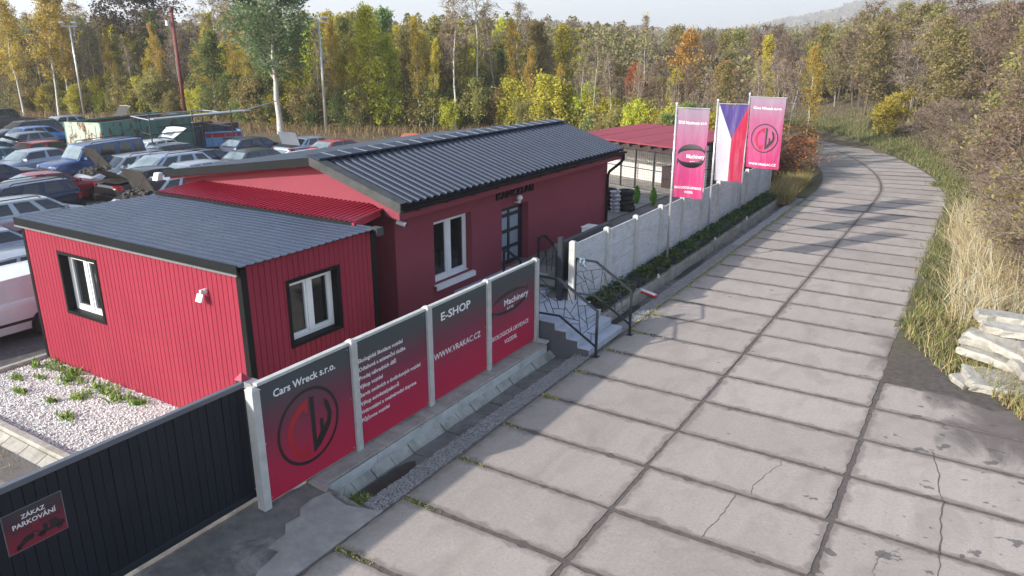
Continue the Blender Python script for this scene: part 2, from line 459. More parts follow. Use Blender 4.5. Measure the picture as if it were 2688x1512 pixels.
M['leaf_dark'] = leaf_mat('leaf_dark', [(.035, .028, .024), (.055, .045, .036), (.085, .066, .05)])
M['leaf_far'] = leaf_mat('leaf_far', [(.055, .04, .03), (.088, .064, .044), (.10, .082, .044), (.14, .115, .048), (.10, .082, .046), (.125, .08, .04)], .25, 0.)
M['leaf_under'] = leaf_mat('leaf_under', [(.05, .036, .024), (.085, .06, .034), (.11, .095, .035), (.13, .12, .035), (.07, .075, .025), (.12, .08, .035)], .3, 0.)
M['needle'] = leaf_mat('needle', [(.014, .024, .014), (.026, .04, .02)], .1)
M['ivy'] = leaf_mat('ivy', [(.02, .045, .012), (.045, .085, .02), (.085, .13, .03)], .2, gain=1.2)
M['thuja'] = leaf_mat('thuja', [(.06, .11, .015), (.12, .19, .03)], .2)
M['grass_green'] = leaf_mat('grass_green', [(.045, .075, .014), (.085, .13, .025), (.15, .175, .05)], .3)
M['grass_mix2'] = leaf_mat('grass_mix2', [(.045, .06, .018), (.075, .095, .026), (.12, .125, .045), (.21, .17, .09), (.15, .115, .065)], .3, gain=1.6)
M['grass_dry'] = leaf_mat('grass_dry', [(.17, .12, .065), (.30, .22, .125), (.42, .33, .20), (.24, .19, .09)], .3)
M['grass_dry2'] = leaf_mat('grass_dry2', [(.075, .052, .03), (.13, .09, .05), (.17, .135, .06), (.10, .095, .035)], .3)
M['grass_mix'] = leaf_mat('grass_mix', [(.06, .085, .02), (.12, .14, .04), (.25, .2, .1), (.16, .12, .06)], .3)
M['twig'] = mat('twig', (.19, .145, .115), .9, var=.35, vscale=2.)
M['twig_purple'] = mat('twig_purple', (.24, .19, .17), .9, var=.3, vscale=2.)
M['twig_pale'] = mat('twig_pale', (.34, .29, .235), .9, var=.3, vscale=2.)
M['bark'] = mat('bark', (.13, .105, .085), .95, var=.4, vscale=6, bump=.5, bscale=20)
M['bark_grey'] = mat('bark_grey', (.27, .245, .20), .95, var=.35, vscale=5)
def birch_bark():
    m, nt, n, l, b = nodes_of('birch_bark')
    f = noise(n, l, mapped(n, l, pos(n), (2, 2, 7)), 2.5, 4., .6)
    c = ramp(n, l, f, [(.3, (.10, .09, .08)), (.42, (.50, .48, .44)), (.7, (.66, .64, .60))])
    l.new(c, b.inputs['Base Color']); b.inputs['Roughness'].default_value = .8
    return m
M['birch_bark'] = birch_bark()
# ------------------------------------------------------------------ lie of the land
def sm(t):
    t = np.clip(t, 0, 1); return t * t * (3 - 2 * t)
_pts = [(-4.05, 5), (-4.05, 20), (-4.0, 30), (-4.0, 37), (-4.15, 43), (-5.05, 48.4), (-6.85, 54.2), (-9.4, 60.2), (-12.5, 66.3), (-16.2, 72.2), (-20.6, 77.6), (-26, 82.6), (-33, 87)]
def path_points(step=1.5, y_from=36.45):
    """walk the centre line of the road beyond its straight stretch"""
    fine = []
    P = [Vector(p).to_3d() for p in _pts]
    for i in range(2, len(P) - 1):
        p0, p1, p2, p3 = P[i - 1], P[i], P[i + 1], P[min(i + 2, len(P) - 1)]
        for k in range(40):
            t = k / 40
            fine.append(.5 * ((2 * p1) + (p2 - p0) * t + (2 * p0 - 5 * p1 + 4 * p2 - p3) * t * t + (3 * p1 - p0 - 3 * p2 + p3) * t ** 3))
    fine = [q for q in fine if q.y >= y_from]
    out = []; acc = step / 2; last = fine[0]; d0 = None
    for q in fine[1:]:
        seg = (q - last).length; acc += seg
        if acc >= step:
            acc -= step; out.append((q.copy(), (q - last).normalized()))
        last = q
    return out
CURVE = path_points()
_cl = np.array([(-4.05, y) for y in np.arange(0, 36.5, 1.5)] + [(c.x, c.y) for c, d in CURVE])
def road_dist(x, y):
    x = np.asarray(x, float); y = np.asarray(y, float)
    return np.sqrt(((x[..., None] - _cl[:, 0]) ** 2 + (y[..., None] - _cl[:, 1]) ** 2).min(-1))
def height(x, y):
    x = np.asarray(x, float); y = np.asarray(y, float)
    d = np.maximum(-21 - x, y - 12.2)
    yard = .1 + .85 * sm(d / 7.)
    rd = road_dist(x, y)
    fade = np.where(y > 37, sm((rd - 4.2) / 5.), 1.)
    h = np.where(x < -8.58, yard * fade, 0.)
    h = np.where((x > -8.58) & (rd > 3.6), h + .06 * np.sin(x * 2.1 + y * .7) * sm((rd - 3.6) / 2) , h)
    dist = np.hypot(x, y)
    az = np.degrees(np.arctan2(-x, y))
    # the wood climbs to the right of the road, far ridges beyond
    h = h + 4.6 * sm((y - 56) / 45) * sm((13 - az) / 13) * (az > -60)
    h = h + 23 * sm((dist - 300) / 480) * (.8 + .2 * np.sin(az * .21 + 1.)) * sm((80 - az) / 20)
    h = h + (150 + 22 * np.sin(az * .5)) * sm((dist - 1300) / 1100) * sm((19 - az) / 16)
    h = h + 26 * sm((dist - 1500) / 900) * sm((az - 8) / 12)
    return h
def H(x, y):
    return float(height(np.array([x]), np.array([y]))[0])

def build_ground():
    def axis(lo, hi, extra, fine0, fine1, st):
        a = list(np.arange(fine0, fine1, st)) + extra
        s = st; q = fine0
        while q > lo: s *= 1.28; q -= s; a.append(q)
        s = st; q = fine1
        while q < hi: s *= 1.28; q += s; a.append(q)
        return np.array(sorted(set(round(float(v), 3) for v in a)))
    xs = axis(-5000, 5000, [-8.60, -8.56, -7.07, -7.03], -60, 14, 1.0)
    xs = xs[~((np.abs(xs + 8.58) < .35) & (np.abs(xs + 8.60) > .001) & (np.abs(xs + 8.56) > .001))]
    ys = axis(-200, 6000, [7.33, 7.36, 38.6, 38.9, 36.98, 37.02], -6, 96, 1.0)
    X, Y = np.meshgrid(xs, ys)
    Z = height(X, Y)
    rd = road_dist(X, Y)
    Z = np.where((rd < 3.0) | ((X > -7.05) & (X < 2.2) & (Y < 16.5)), Z - .09, Z)
    Z = np.where((X > -8.58) & (X < -7.05) & (Y > 7.35) & (Y < 38.8), -.55, Z)
    Z = np.where((X > -17.7) & (X < -8.7) & (Y > 2) & (Y < 8.5), Z - .06, Z)
    Z = np.where((X > -9.3) & (X < -7.05) & (Y < 7.35), Z - .12, Z)
    nx, ny = len(xs), len(ys)
    v = np.stack([X, Y, Z], -1).reshape(-1, 3)
    i, j = np.meshgrid(np.arange(ny - 1), np.arange(nx - 1), indexing='ij')
    a = (i * nx + j).ravel()
    f = np.stack([a, a + 1, a + nx + 1, a + nx], -1)
    me = bpy.data.meshes.new('ground')
    me.from_pydata(v.tolist(), [], f.tolist())
    me.materials.append(M['ground'])
    col = me.color_attributes.new('zone', 'FLOAT_COLOR', 'POINT')
    yard = sm((35.5 + .06 * (-X - 40) - Y) / 3.) * ((X < -8.58) & (X > -80)) * sm((rd - 3.3) / 1.5)
    yard = np.where((Y > 38) & (X > -17), 0, yard)
    grass = sm((6.4 - rd) / 2.6) * (rd > 3.0) * ((X > -8.5) | (Y > 37))
    dirt = sm((X + 1.6) / .8) * sm((20.6 - Y) / 2.2) * .9
    c = np.stack([yard, grass * (1 - dirt), dirt, np.ones_like(yard)], -1).reshape(-1, 4)
    col.data.foreach_set('color', c.ravel().astype(np.float32))
    me.polygons.foreach_set('use_smooth', [True] * len(me.polygons))
    return setp(wrap(me, 'ground'), kind='structure')
build_ground()

# ------------------------------------------------------------------ the slab road
road = setp(empty('road', (0, 0, 0)), kind='structure')
bed = MB()
bed.face([(-7.1, 2.0, -.011), (2.1, 2.0, -.011), (2.1, 16.9, -.011), (-1.0, 18.6, -.011), (-1.0, 19.95, -.011), (-7.1, 19.95, -.011)])
bed.face([(-7.1, 19.95, -.011), (-1.0, 19.95, -.011), (-1.0, 36.45, -.011), (-7.05, 36.45, -.011)])
L = []; Rr = []
for c, d in [(Vector((-4.03, 36.45, 0)), Vector((0, 1, 0)))] + CURVE:
    nrm = Vector((-d.y, d.x, 0))
    L.append(c + nrm * 3.04 + Vector((0, 0, -.011))); Rr.append(c - nrm * 3.04 + Vector((0, 0, -.011)))
bed.grid([L, Rr])
bed.build('joint_fill', M['joint_dirt'], road)

def slab_mesh(seed, crack=False):
    rg = random.Random(seed)
    hx, hy = 1.471, .716
    loop = []
    def edge(p, q, k):
        ph = rg.uniform(0, 6); nd = {-.82: rg.choice((0, .03, .055)), .82: rg.choice((.0, .03, .06))}
        for i in range(k):
            t = i / k
            x = p[0] + (q[0] - p[0]) * t; y = p[1] + (q[1] - p[1]) * t
            inward = max(0, rg.gauss(.004, .011)) + .006 * math.sin(t * 9 + ph)
            if i == 0: inward = .012 + rg.random() * .03
            lng = abs(q[0] - p[0]) > 1
            if lng:
                for nx in (-.82, .82):
                    if abs(x - nx) < .055: inward += nd[nx] * .8
            if p[1] == q[1]: y -= math.copysign(inward, p[1])
            else: x -= math.copysign(inward, p[0])
            loop.append((x, y))
    edge((-hx, -hy), (hx, -hy), 30); edge((hx, -hy), (hx, hy), 12)
    edge((hx, hy), (-hx, hy), 30); edge((-hx, hy), (-hx, -hy), 12)
    mb = MB()
    n = len(loop)
    cx = loop
    mb.v = [(x, y, 0) for x, y in cx] + [(x, y, -.004) for x, y in loop] + [(x, y, -.12) for x, y in loop]
    mb.f = [tuple(range(n))]
    for i in range(n):
        j = (i + 1) % n
        mb.f.append((n + i, n + j, j, i)); mb.f.append((2 * n + i, 2 * n + j, n + j, n + i))
    mb.m = [0] + [1] * (len(mb.f) - 1)
    return mb.mesh('slab', [M['slab'], M['joint_dirt']])
SLABS = [slab_mesh(i) for i in range(7)]
rs = random.Random(3)
def put_slab(x, y, rz):
    o = wrap(rs.choice(SLABS), 'slab', road, (x + rs.gauss(0, .008), y + rs.gauss(0, .008), rs.gauss(0, .0022)),
             (rs.gauss(0, .0012), rs.gauss(0, .0008), rz + rs.choice((0, math.pi)) + rs.gauss(0, .003)))
    return o
for k in range(-3, 19):
    y = 7.95 + 1.5 * k + .75
    put_slab(-5.56, y, 0); put_slab(-2.565, y, 0)
    if y < 17.2: put_slab(.455, y, 0)
for c, d in CURVE:
    rz = math.atan2(d.y, d.x) - math.pi / 2
    nrm = Vector((-d.y, d.x, 0))
    for s in (1.5, -1.5):
        q = c + nrm * s; put_slab(q.x, q.y, rz)
# cracks: thin dark grooves filled with earth
for k, pts in enumerate([[(-2.30, 11.0), (-2.34, 11.35), (-2.24, 11.8), (-2.12, 12.2), (-2.14, 12.46)], [(-2.62, 9.5), (-2.56, 10.0), (-2.52, 10.5), (-2.50, 10.98)],
                         [(-.30, 9.5), (-.35, 10.0), (-.32, 10.4), (-.1, 10.75), (.18, 10.95)], [(.42, 8.2), (.45, 9.6), (.40, 11.0), (.36, 12.4), (.2, 13.6), (.08, 14.2)]]):
    cr = MB(); rg = random.Random(k + 40)
    Lp = []; Rp = []
    for (x, y), (x2, y2) in zip(pts, pts[1:]):
        for i in range(8):
            t = i / 8; w = .002 + rg.random() * .004 + (.004 if k == 3 else 0)
            px = x + (x2 - x) * t + rg.gauss(0, .012); py = y + (y2 - y) * t
            Lp.append((px - w, py, .0065)); Rp.append((px + w, py, .0065))
    cr.grid([Lp, Rp]).build('crack', M['joint_dirt'], road)

# apron in front of the sliding gate and the culvert cap
ap = MB()
xs_ = [-9.6, -8.9, -8.5, -8.0, -7.5, -7.06]
rows = []
for y in np.arange(1.0, 7.31, .45):
    rows.append([(x + random.gauss(0, .01), y, .15 - .16 * max(0, (x + 8.9) / 1.84) ** 1.3 + random.gauss(0, .006)) for x in xs_])
rows.append([(x, 7.36, .16 if x < -8.1 else .16 - .16 * (x + 8.1) / 1.04) for x in xs_])
ap.grid(rows)
structure('gate_apron', ap, M['apron'], smooth=True)
cap = MB()
ol = [(-8.05, 7.33), (-7.85, 7.26), (-7.6, 7.24), (-7.3, 7.36), (-7.07, 7.50), (-7.07, 6.9), (-7.075, 6.3), (-7.08, 5.6), (-7.2, 5.25), (-7.32, 5.4), (-7.38, 5.2), (-7.52, 5.45), (-7.6, 5.9), (-7.78, 5.85), (-7.82, 6.2), (-7.98, 6.35), (-7.95, 6.62), (-8.1, 6.75), (-8.12, 7.05)]
cap.prism([(x, y) for x, y in reversed(ol)], 'z', -.1, 0)
cap.v = [(x, y, (z if z < -.05 else .165 - .165 * max(0, (x + 8.9) / 1.84) ** 1.3 + .012)) for x, y, z in cap.v]
structure('culvert_cap', cap, M['apron_pale'], fixn=True)
as_ = MB().face([(2.0, 6, .004), (9, 6, .004), (9, 17.5, .02), (3.2, 16.5, .02), (2.0, 15.2, .004)])
structure('side_track', as_, M['asphalt_old'])

# ------------------------------------------------------------------ ditch lined with concrete tiles
ditch = setp(empty('ditch', (-7.8, 7.4, -.3)), kind='structure')
def channel(kind):
    mb = MB()
    if kind == 0:   # slope against the ledge wall
        mb.hexa([(-8.26, .012, -.2), (-8.03, .012, -.3), (-8.03, .488, -.3), (-8.26, .488, -.2)],
                [(-8.19, .012, -.06), (-8.03, .012, -.2), (-8.03, .488, -.2), (-8.19, .488, -.06)])
    elif kind == 1:
        mb.hexa([(-8.02, .01, -.3), (-7.61, .01, -.3), (-7.61, .49, -.3), (-8.02, .49, -.3)],
                [(-8.02, .01, -.215), (-7.61, .01, -.20), (-7.61, .49, -.20), (-8.02, .49, -.215)])
    else:
        mb.hexa([(-7.61, .01, -.3), (-7.42, .01, -.15), (-7.42, .49, -.15), (-7.61, .49, -.3)],
                [(-7.605, .01, -.20), (-7.50, .01, -.055), (-7.50, .49, -.055), (-7.605, .49, -.20)])
    mb.v = [(x + 7.8, y, z + .3) for x, y, z in mb.v]
    return mb.mesh('channel_tile', M['ditch_pale' if kind == 0 else 'ditch'])
CH = [channel(k) for k in range(3)]
for i in range(62):
    y = .02 + i * .5
    if 7.2 < y < 9.2: continue
    for k in range(3):
        wrap(CH[k], 'channel_tile', ditch, (rs.gauss(0, .006) , y, rs.gauss(0, .008)), (0, rs.gauss(0, .02), rs.gauss(0, .02)))
mud = MB()
def mud_strip(y0, y1, w0, w1, z):
    n = 14; A = []; B = []
    for i in range(n + 1):
        y = y0 + (y1 - y0) * i / n; e = math.sin(math.pi * i / n) ** .4
        A.append((-7.82 - e * (w0 + random.gauss(0, .015)), y, z)); B.append((-7.82 + e * (w1 + random.gauss(0, .015)), y, z))
    mud.grid([A, B])
mud_strip(7.4, 9.2, .15, .2, -.188); mud_strip(17.2, 19.6, .13, .16, -.188); mud_strip(22.5, 25.5, .10, .14, -.19)
mud.build('ditch_water', M['wet_mud'], ditch, fixn=True)

# gravel strip between ditch and road, and the pebble bed beside the office cabin
def pebbles(name, pts, sizes, m, seed, label, cat):
    rg = np.random.default_rng(seed)
    base = np.array([(1, 0, 0), (-.5, .87, 0), (-.5, -.87, 0), (.25, .4, .7), (.1, -.45, .65), (-.55, .05, .6), (0, 0, -.6)])
    tri = np.array([(0, 3, 4), (0, 1, 3), (1, 5, 3), (1, 2, 5), (2, 4, 5), (2, 0, 4), (3, 5, 4)])
    N = len(pts)
    s = sizes[:, None, None] * rg.uniform(.65, 1.25, (N, 1, 3))
    v = base[None] * s
    a = rg.uniform(0, 6.28, N); ca, sa = np.cos(a)[:, None], np.sin(a)[:, None]
    tilt = rg.normal(0, .35, (N, 1))
    x = v[..., 0]; y = v[..., 1]; z = v[..., 2] + x * tilt
    V = np.stack([x * ca - y * sa, x * sa + y * ca, z], -1) + pts[:, None, :]
    F = (tri[None] + (np.arange(N) * 7)[:, None, None]).reshape(-1, 3)
    me = bpy.data.meshes.new(name); me.from_pydata(V.reshape(-1, 3).tolist(), [], F.tolist())
    me.materials.append(m)
    return setp(wrap(me, name), label, cat, kind='stuff')
gs = MB().face([(-7.52, 7.45, -.06), (-7.06, 7.45, -.04), (-7.06, 38.7, -.04), (-7.52, 38.7, -.06)])
structure('gravel_strip', gs, M['gravel'])
rg = np.random.default_rng(5)
N = 5200
yy = 7.5 + (rg.random(N) ** 1.5) * 20
xx = -7.29 + rg.uniform(-.2, .21, N)
pebbles('gravel_stones', np.stack([xx, yy, np.full(N, -.03) + rg.normal(0, .008, N)], -1), rg.uniform(.014, .03, N), M['gravel'], 5,
        'loose grey gravel lying between road and ditch', 'gravel')
pb = MB().face([(-17.62, 5.72, .07), (-8.95, 5.72, .07), (-8.95, 8.02, .09), (-17.62, 8.02, .09)])
structure('pebble_bed', pb, mat('pebble_base', (.5, .48, .45), .9, var=.3, vscale=25))
N = 15000
xx = rg.uniform(-17.6, -9.0, N); yy = rg.uniform(5.75, 7.93, N)
pebbles('pebbles', np.stack([xx, yy, .085 + rg.normal(0, .008, N)], -1), rg.uniform(.014, .031, N), M['pebble'], 6,
        'white pebbles spread beside the red cabin', 'pebbles')
for nm, x0, x1, y0, y1, z1 in (('kerb', -17.78, -9.2, 5.54, 5.70, .20), ('kerb', -17.80, -17.64, 5.72, 8.1, .18)):
    kb = MB(); kb.box(x0, x1, y0, y1, -.1, z1)
    setp(kb.build(nm, M['concrete_pale'], None, bevel=.02), kind='structure')
dr = setp(empty('drain_channel', (-13, 5.2, 0)), kind='structure')
for i in range(14):
    x = -17.4 + i * .62
    t = MB(); t.hexa([(x, 5.1, -.15), (x + .6, 5.1, -.15), (x + .6, 5.53, .05), (x, 5.53, .05)], [(x, 5.08, -.06), (x + .6, 5.08, -.06), (x + .6, 5.52, .13), (x, 5.52, .13)])
    t.build('channel_tile', M['concrete_pale'], dr)
    t = MB(); t.hexa([(x, 4.5, .02), (x + .6, 4.5, .02), (x + .6, 5.07, -.15), (x, 5.07, -.15)], [(x, 4.5, .12), (x + .6, 4.5, .12), (x + .6, 5.07, -.06), (x, 5.07, -.06)])
    t.build('channel_tile', M['concrete_pale'], dr)

# yard paving by the white van
yp = MB().face([(-40, 1, .10), (-17.85, 1, .10), (-17.85, 13, .10), (-21, 14, .12), (-24, 14, .28)])
yp = MB(); xs2 = np.linspace(-24.5, -17.82, 9); rws = []
for y in np.linspace(0, 14, 12): rws.append([(x, y, H(x, y) + .02) for x in xs2])
yp.grid(rws); structure('yard_paving', yp, M['asphalt_old'], smooth=True)
# raised terrace round the office entrance
tr_ = MB().face([(-11.2, 16.7, .905), (-8.62, 16.7, .905), (-8.62, 37, .93), (-11.2, 37, .93)])
tr_.face([(-18, 24.3, .985), (-11.2, 24.3, .985), (-11.2, 41, .985), (-18, 41, .985)])
structure('terrace_paving', tr_, mat('terrace', (.24, .225, .205), .9, var=.2, vscale=2, dirt=(.16, .14, .11), dirt_amt=.7, bump=.4, bscale=70))
# ------------------------------------------------------------------ red clad cabin
CX0, CX1, CY0, CY1, CZ0, CZ1 = -17.65, -10.43, 7.92, 11.25, .06, 3.30
cabin = empty('cabin', ((CX0 + CX1) / 2, (CY0 + CY1) / 2, CZ0), label='red metal clad office cabin with grey corrugated roof behind the gate', cat='cabin')
core = MB()
core.box(CX0 + .06, CX1 - .32, CY0 + .32, CY1 - .05, CZ0, CZ1)
core.build('core', M['interior'], cabin)
def clad(axis, u0, u1, z0, z1, plane, out, hole, n):
    """vertical cladding boards with grooves between; hole=(u0,u1,z0,z1)"""
    w = (u1 - u0) / n; g = .010; t = .018
    shared = {}
    cells = []
    for i in range(n):
        a = u0 + i * w + g / 2; b = a + w - g
        cuts = [a] + [h for h in hole[:2] if a < h < b] + [b]
        for c, d in zip(cuts, cuts[1:]):
            if d - c < .004: continue
            inside = c >= hole[0] - 1e-6 and d <= hole[1] + 1e-6
            for sp in ([(z0, hole[2]), (hole[3], z1)] if inside else [(z0, z1)]): cells.append((c, d, sp))
    for a, b, span in cells:
        spans = [span]
        for (p, q) in spans:
            mb = MB()
            key = (round(b - a, 3), round(q - p, 3))
            if key not in shared:
                hw = (b - a) / 2; e = .003
                prof = [(-hw, 0), (hw, 0), (hw, t * .5), (hw - e, t), (-hw + e, t), (-hw, t * .5)]
                for sgn in (0,):
                    k = len(prof)
                    if axis == 'x':
                        mb.prism([(x, -y) for x, y in reversed(prof)], 'z', 0, q - p)
                    else:
                        mb.prism([(y, x) for x, y in reversed(prof)], 'z', 0, q - p)
                import bmesh
                me = mb.mesh('board', M['clad_red']); bm = bmesh.new(); bm.from_mesh(me); bmesh.ops.recalc_face_normals(bm, faces=bm.faces); bm.to_mesh(me); bm.free()
                shared[key] = me
            c = Vector(((a + b) / 2, plane, p)) if axis == 'x' else Vector((plane, (a + b) / 2, p))
            wrap(shared[key], 'board', cabin, c - wloc(cabin))
    # backing sheet shows as the dark groove
def backing(axis, u0, u1, z0, z1, plane, hole):
    mb = MB(); hu0, hu1, hz0, hz1 = hole
    for (a, b, p, q) in ((u0, hu0, z0, z1), (hu1, u1, z0, z1), (hu0, hu1, z0, hz0), (hu0, hu1, hz1, z1)):
        if axis == 'x': mb.box(a, b, plane + .001, plane + .06, p, q)
        else: mb.box(plane - .06, plane - .001, a, b, p, q)
    mb.build('backing', M['clad_groove'], cabin)
LW = (-16.31, -14.94, 1.50, 2.80)     # window in the sunny face
RW = (8.90, 10.16, 1.60, 2.83)        # window in the face towards the road
clad('x', CX0 + .07, CX1 - .1, CZ0, CZ1 - .03, CY0, -1, LW, 52); backing('x', CX0 + .05, CX1 - .05, CZ0, CZ1, CY0, LW)
clad('y', CY0 + .1, CY1 - .1, CZ0, CZ1 + .1, CX1, 1, RW, 24); backing('y', CY0 + .05, CY1 - .02, CZ0, CZ1 + .05, CX1, RW)
for (x0, x1, y0, y1) in ((CX0 - .03, CX0 + .07, CY0 - .032, CY0 + .1), (CX1 - .1, CX1 + .032, CY0 - .032, CY0 + .1), (CX1 - .1, CX1 + .032, CY1 - .1, CY1 + .03)):
    mb = MB().box(x0, x1, y0, y1, CZ0 - .02, CZ1 + .02); mb.build('corner_trim', M['trim_black'], cabin)
MB().box(CX0 - .03, CX0 + .04, CY0 + .1, CY1, CZ0, CZ1).build('rear_wall', M['clad_red'], cabin)
MB().box(CX0, CX1, CY1 - .05, CY1 + .02, CZ0, CZ1).build('rear_wall', M['clad_red'], cabin)
def clad_window(axis, u0, u1, z0, z1, plane, parent, depth=.24):
    """recessed white two-pane window in a black reveal"""
    s = -1 if axis == 'y' else 1   # inward direction along the wall normal
    def B(mb, a, b, d0, d1, p, q):
        d0, d1 = plane + s * d0, plane + s * d1
        if d0 > d1: d0, d1 = d1, d0
        return mb.box(a, b, d0, d1, p, q) if axis == 'x' else mb.box(d0, d1, a, b, p, q)
    w = empty('window', (0, 0, 0)); w.parent = parent; w.location = Vector(((u0 + u1) / 2, plane, z0)) - wloc(parent) if axis == 'x' else Vector((plane, (u0 + u1) / 2, z0)) - wloc(parent)
    rv = MB(); t = .02
    B(rv, u0 - .05, u0 + t, -.035, depth, z0 - .05, z1 + .05); B(rv, u1 - t, u1 + .05, -.035, depth, z0 - .05, z1 + .05)
    B(rv, u0 + t, u1 - t, -.035, depth, z1 - t, z1 + .05); B(rv, u0 + t, u1 - t, -.035, depth, z0 - .05, z0 + t)
    rv.build('reveal', M['trim_black'], w)
    fr = MB(); d0, d1 = depth - .09, depth - .01; k = .07
    B(fr, u0 + t, u0 + t + k, d0, d1, z0 + t, z1 - t); B(fr, u1 - t - k, u1 - t, d0, d1, z0 + t, z1 - t)
    B(fr, u0 + t + k, u1 - t - k, d0, d1, z0 + t, z0 + t + k); B(fr, u0 + t + k, u1 - t - k, d0, d1, z1 - t - k, z1 - t)
    um = (u0 + u1) / 2
    B(fr, um - .055, um + .055, d0 - .01, d1, z0 + t + k, z1 - t - k)
    fr.build('frame', M['white_frame'], w)
    for (a, b) in ((u0 + t + k, um - .055), (um + .055, u1 - t - k)):
        sa = MB(); e = .05
        B(sa, a, a + e, d0 + .01, d1, z0 + t + k, z1 - t - k); B(sa, b - e, b, d0 + .01, d1, z0 + t + k, z1 - t - k)
        B(sa, a + e, b - e, d0 + .01, d1, z0 + t + k, z0 + t + k + e); B(sa, a + e, b - e, d0 + .01, d1, z1 - t - k - e, z1 - t - k)
        sa.build('sash', M['white_frame'], w)
        pn = MB(); B(pn, a + e, b - e, d1 - .03, d1 - .012, z0 + t + k + e, z1 - t - k - e); pn.build('pane', M['window_glass'], w)
    return w
clad_window('x', *LW, CY0, cabin); clad_window('y', *RW, CX1, cabin)
# roof: trapezoidal sheet, ribs running along the cabin
rf = MB(); rowsA = []; rowsB = []
y0, y1 = CY0 - .10, CY1 + .06; nrib = 19; pitch = (y1 - y0) / nrib
prof = []
for i in range(nrib):
    y = y0 + i * pitch
    prof += [(y, 0), (y + pitch * .58, 0), (y + pitch * .68, .015), (y + pitch * .90, .015)]
prof.append((y1, 0))
x0, x1 = CX0 - .10, CX1 + .14
nsx = 14
rows = []
for i in range(nsx + 1):
    x = x0 + (x1 - x0) * i / nsx
    rows.append([(x, y, CZ1 + .105 + z + .006 * math.sin(i * 1.3 + y * 2)) for y, z in prof])
rf.grid(rows)
rf.grid([[(x, y, z - .012) for x, y, z in reversed(r)] for r in (rows[0], rows[-1])])
rf.build('roof', M['roof_anthracite'], cabin, fixn=True)
MB().box(x0, CX1 + .06, y0 - .02, y0 + .0, CZ1 - .035, CZ1 + .125).build('fascia', M['trim_dark'], cabin)
MB().box(x0, CX1 + .05, y0 - .03, y0 - .0, CZ1 - .075, CZ1 - .037).build('drip_edge', M['trim_grey'], cabin)
MB().box(x0 - .02, x0 + .01, y0 - .01, y1, CZ1 - .05, CZ1 + .10).build('fascia', M['trim_dark'], cabin)
MB().box(CX0, CX1, CY0 + .02, CY1, CZ1 + .0, CZ1 + .09).build('roof_deck', M['trim_dark'], cabin)
scr = MB(); rg2 = random.Random(2)
for i in range(0, nrib, 2):
    for x in np.linspace(x0 + .5, x1 - .4, 5):
        y = y0 + (i + .76) * pitch; xx_ = x + rg2.uniform(-.15, .15)
        scr.lathe([(0, .008), (.009, .006), (.012, 0)], (xx_, y, CZ1 + .105 + .015), 6)
scr.build('screws', M['trim_black'], cabin)['kind'] = 'stuff'

# floodlight on the sunny face
fl = empty('floodlight', (-11.40, CY0 - .05, 2.72), label='small white floodlight with motion sensor on the sunny red cladding', cat='floodlight')
MB().box(-11.44, -11.36, CY0 - .10, CY0 - .019, 2.75, 2.83).build('bracket', M['white_plastic'], fl, bevel=.01)
MB().hexa([(-11.52, CY0 - .16, 2.60), (-11.36, CY0 - .16, 2.60), (-11.36, CY0 - .10, 2.735), (-11.52, CY0 - .10, 2.735)],
          [(-11.52, CY0 - .19, 2.615), (-11.36, CY0 - .19, 2.615), (-11.36, CY0 - .13, 2.75), (-11.52, CY0 - .13, 2.75)]).build('lamp_head', M['white_frame'], fl, fixn=True)
MB().lathe([(0, -.045), (.025, -.04), (.035, 0), (.03, .03), (0, .04)], (-11.40, CY0 - .13, 2.80), 10).build('sensor', M['white_plastic'], fl, smooth=True)

# ------------------------------------------------------------------ office building
BX1, BX0, BY0, BY1 = -11.15, -18.75, 12.76, 24.2
office = empty('office_building', ((BX0 + BX1) / 2, (BY0 + BY1) / 2, .9), label='single storey crimson office with asymmetric dark metal roof', cat='building')
WIN = (14.20, 15.82, 1.29, 2.88)       # y0,y1,z0,z1 window towards the road
DOOR = (17.30, 18.76, .90, 2.68)
zE = 3.50
def wall_x(mb, x0, x1, y0, y1, z0, z1, holes):
    ys = sorted({y0, y1, *[h[0] for h in holes], *[h[1] for h in holes]})
    for a, b in zip(ys, ys[1:]):
        hs = [h for h in holes if h[0] <= a and h[1] >= b]
        if not hs: mb.box(x0, x1, a, b, z0, z1)
        else:
            if hs[0][2] > z0: mb.box(x0, x1, a, b, z0, hs[0][2])
            mb.box(x0, x1, a, b, hs[0][3], z1)
fw = MB(); wall_x(fw, BX1 - .38, BX1, BY0, BY1, -.1, zE, [WIN, DOOR]); fw.build('front_wall', M['plaster_red'], office)
ridge = (-13.35, 4.49)
gp = [(BX0, -.1), (BX1 - .381, -.1), (BX1 - .381, zE), (ridge[0], 4.38), (BX0, 3.62)]
MB().prism(gp, 'y', BY0, BY0 + .3).build('gable_wall', M['plaster_red'], office, fixn=True)
MB().prism(gp, 'y', BY1 - .3, BY1).build('gable_wall', M['plaster_red'], office, fixn=True)
MB().box(BX0 - .002, BX0 + .3, BY0 + .3, BY1 - .3, -.1, 3.5).build('rear_wall', M['plaster_red'], office)
MB().box(BX0 + .4, BX1 - .9, BY0 + .4, BY1 - .4, .6, 3.4).build('core', M['interior'], office)
# boxed eave along the front
ev = MB(); ev.prism([(BX1, 3.36), (BX1 + .42, 3.30), (BX1 + .42, 3.50), (BX1, 3.62)], 'y', BY0 - .3, BY1 + .25)
ev.build('eave_box', M['plaster_red'], office, fixn=True)
MB().prism([(BX0 - .2, 3.52), (ridge[0], 4.30), (BX1, 3.46), (BX1, 3.64), (ridge[0], 4.45), (BX0 - .2, 3.73)], 'y', BY0 - .3, BY0 - .003).build('verge_soffit', M['plaster_red'], office, fixn=True)
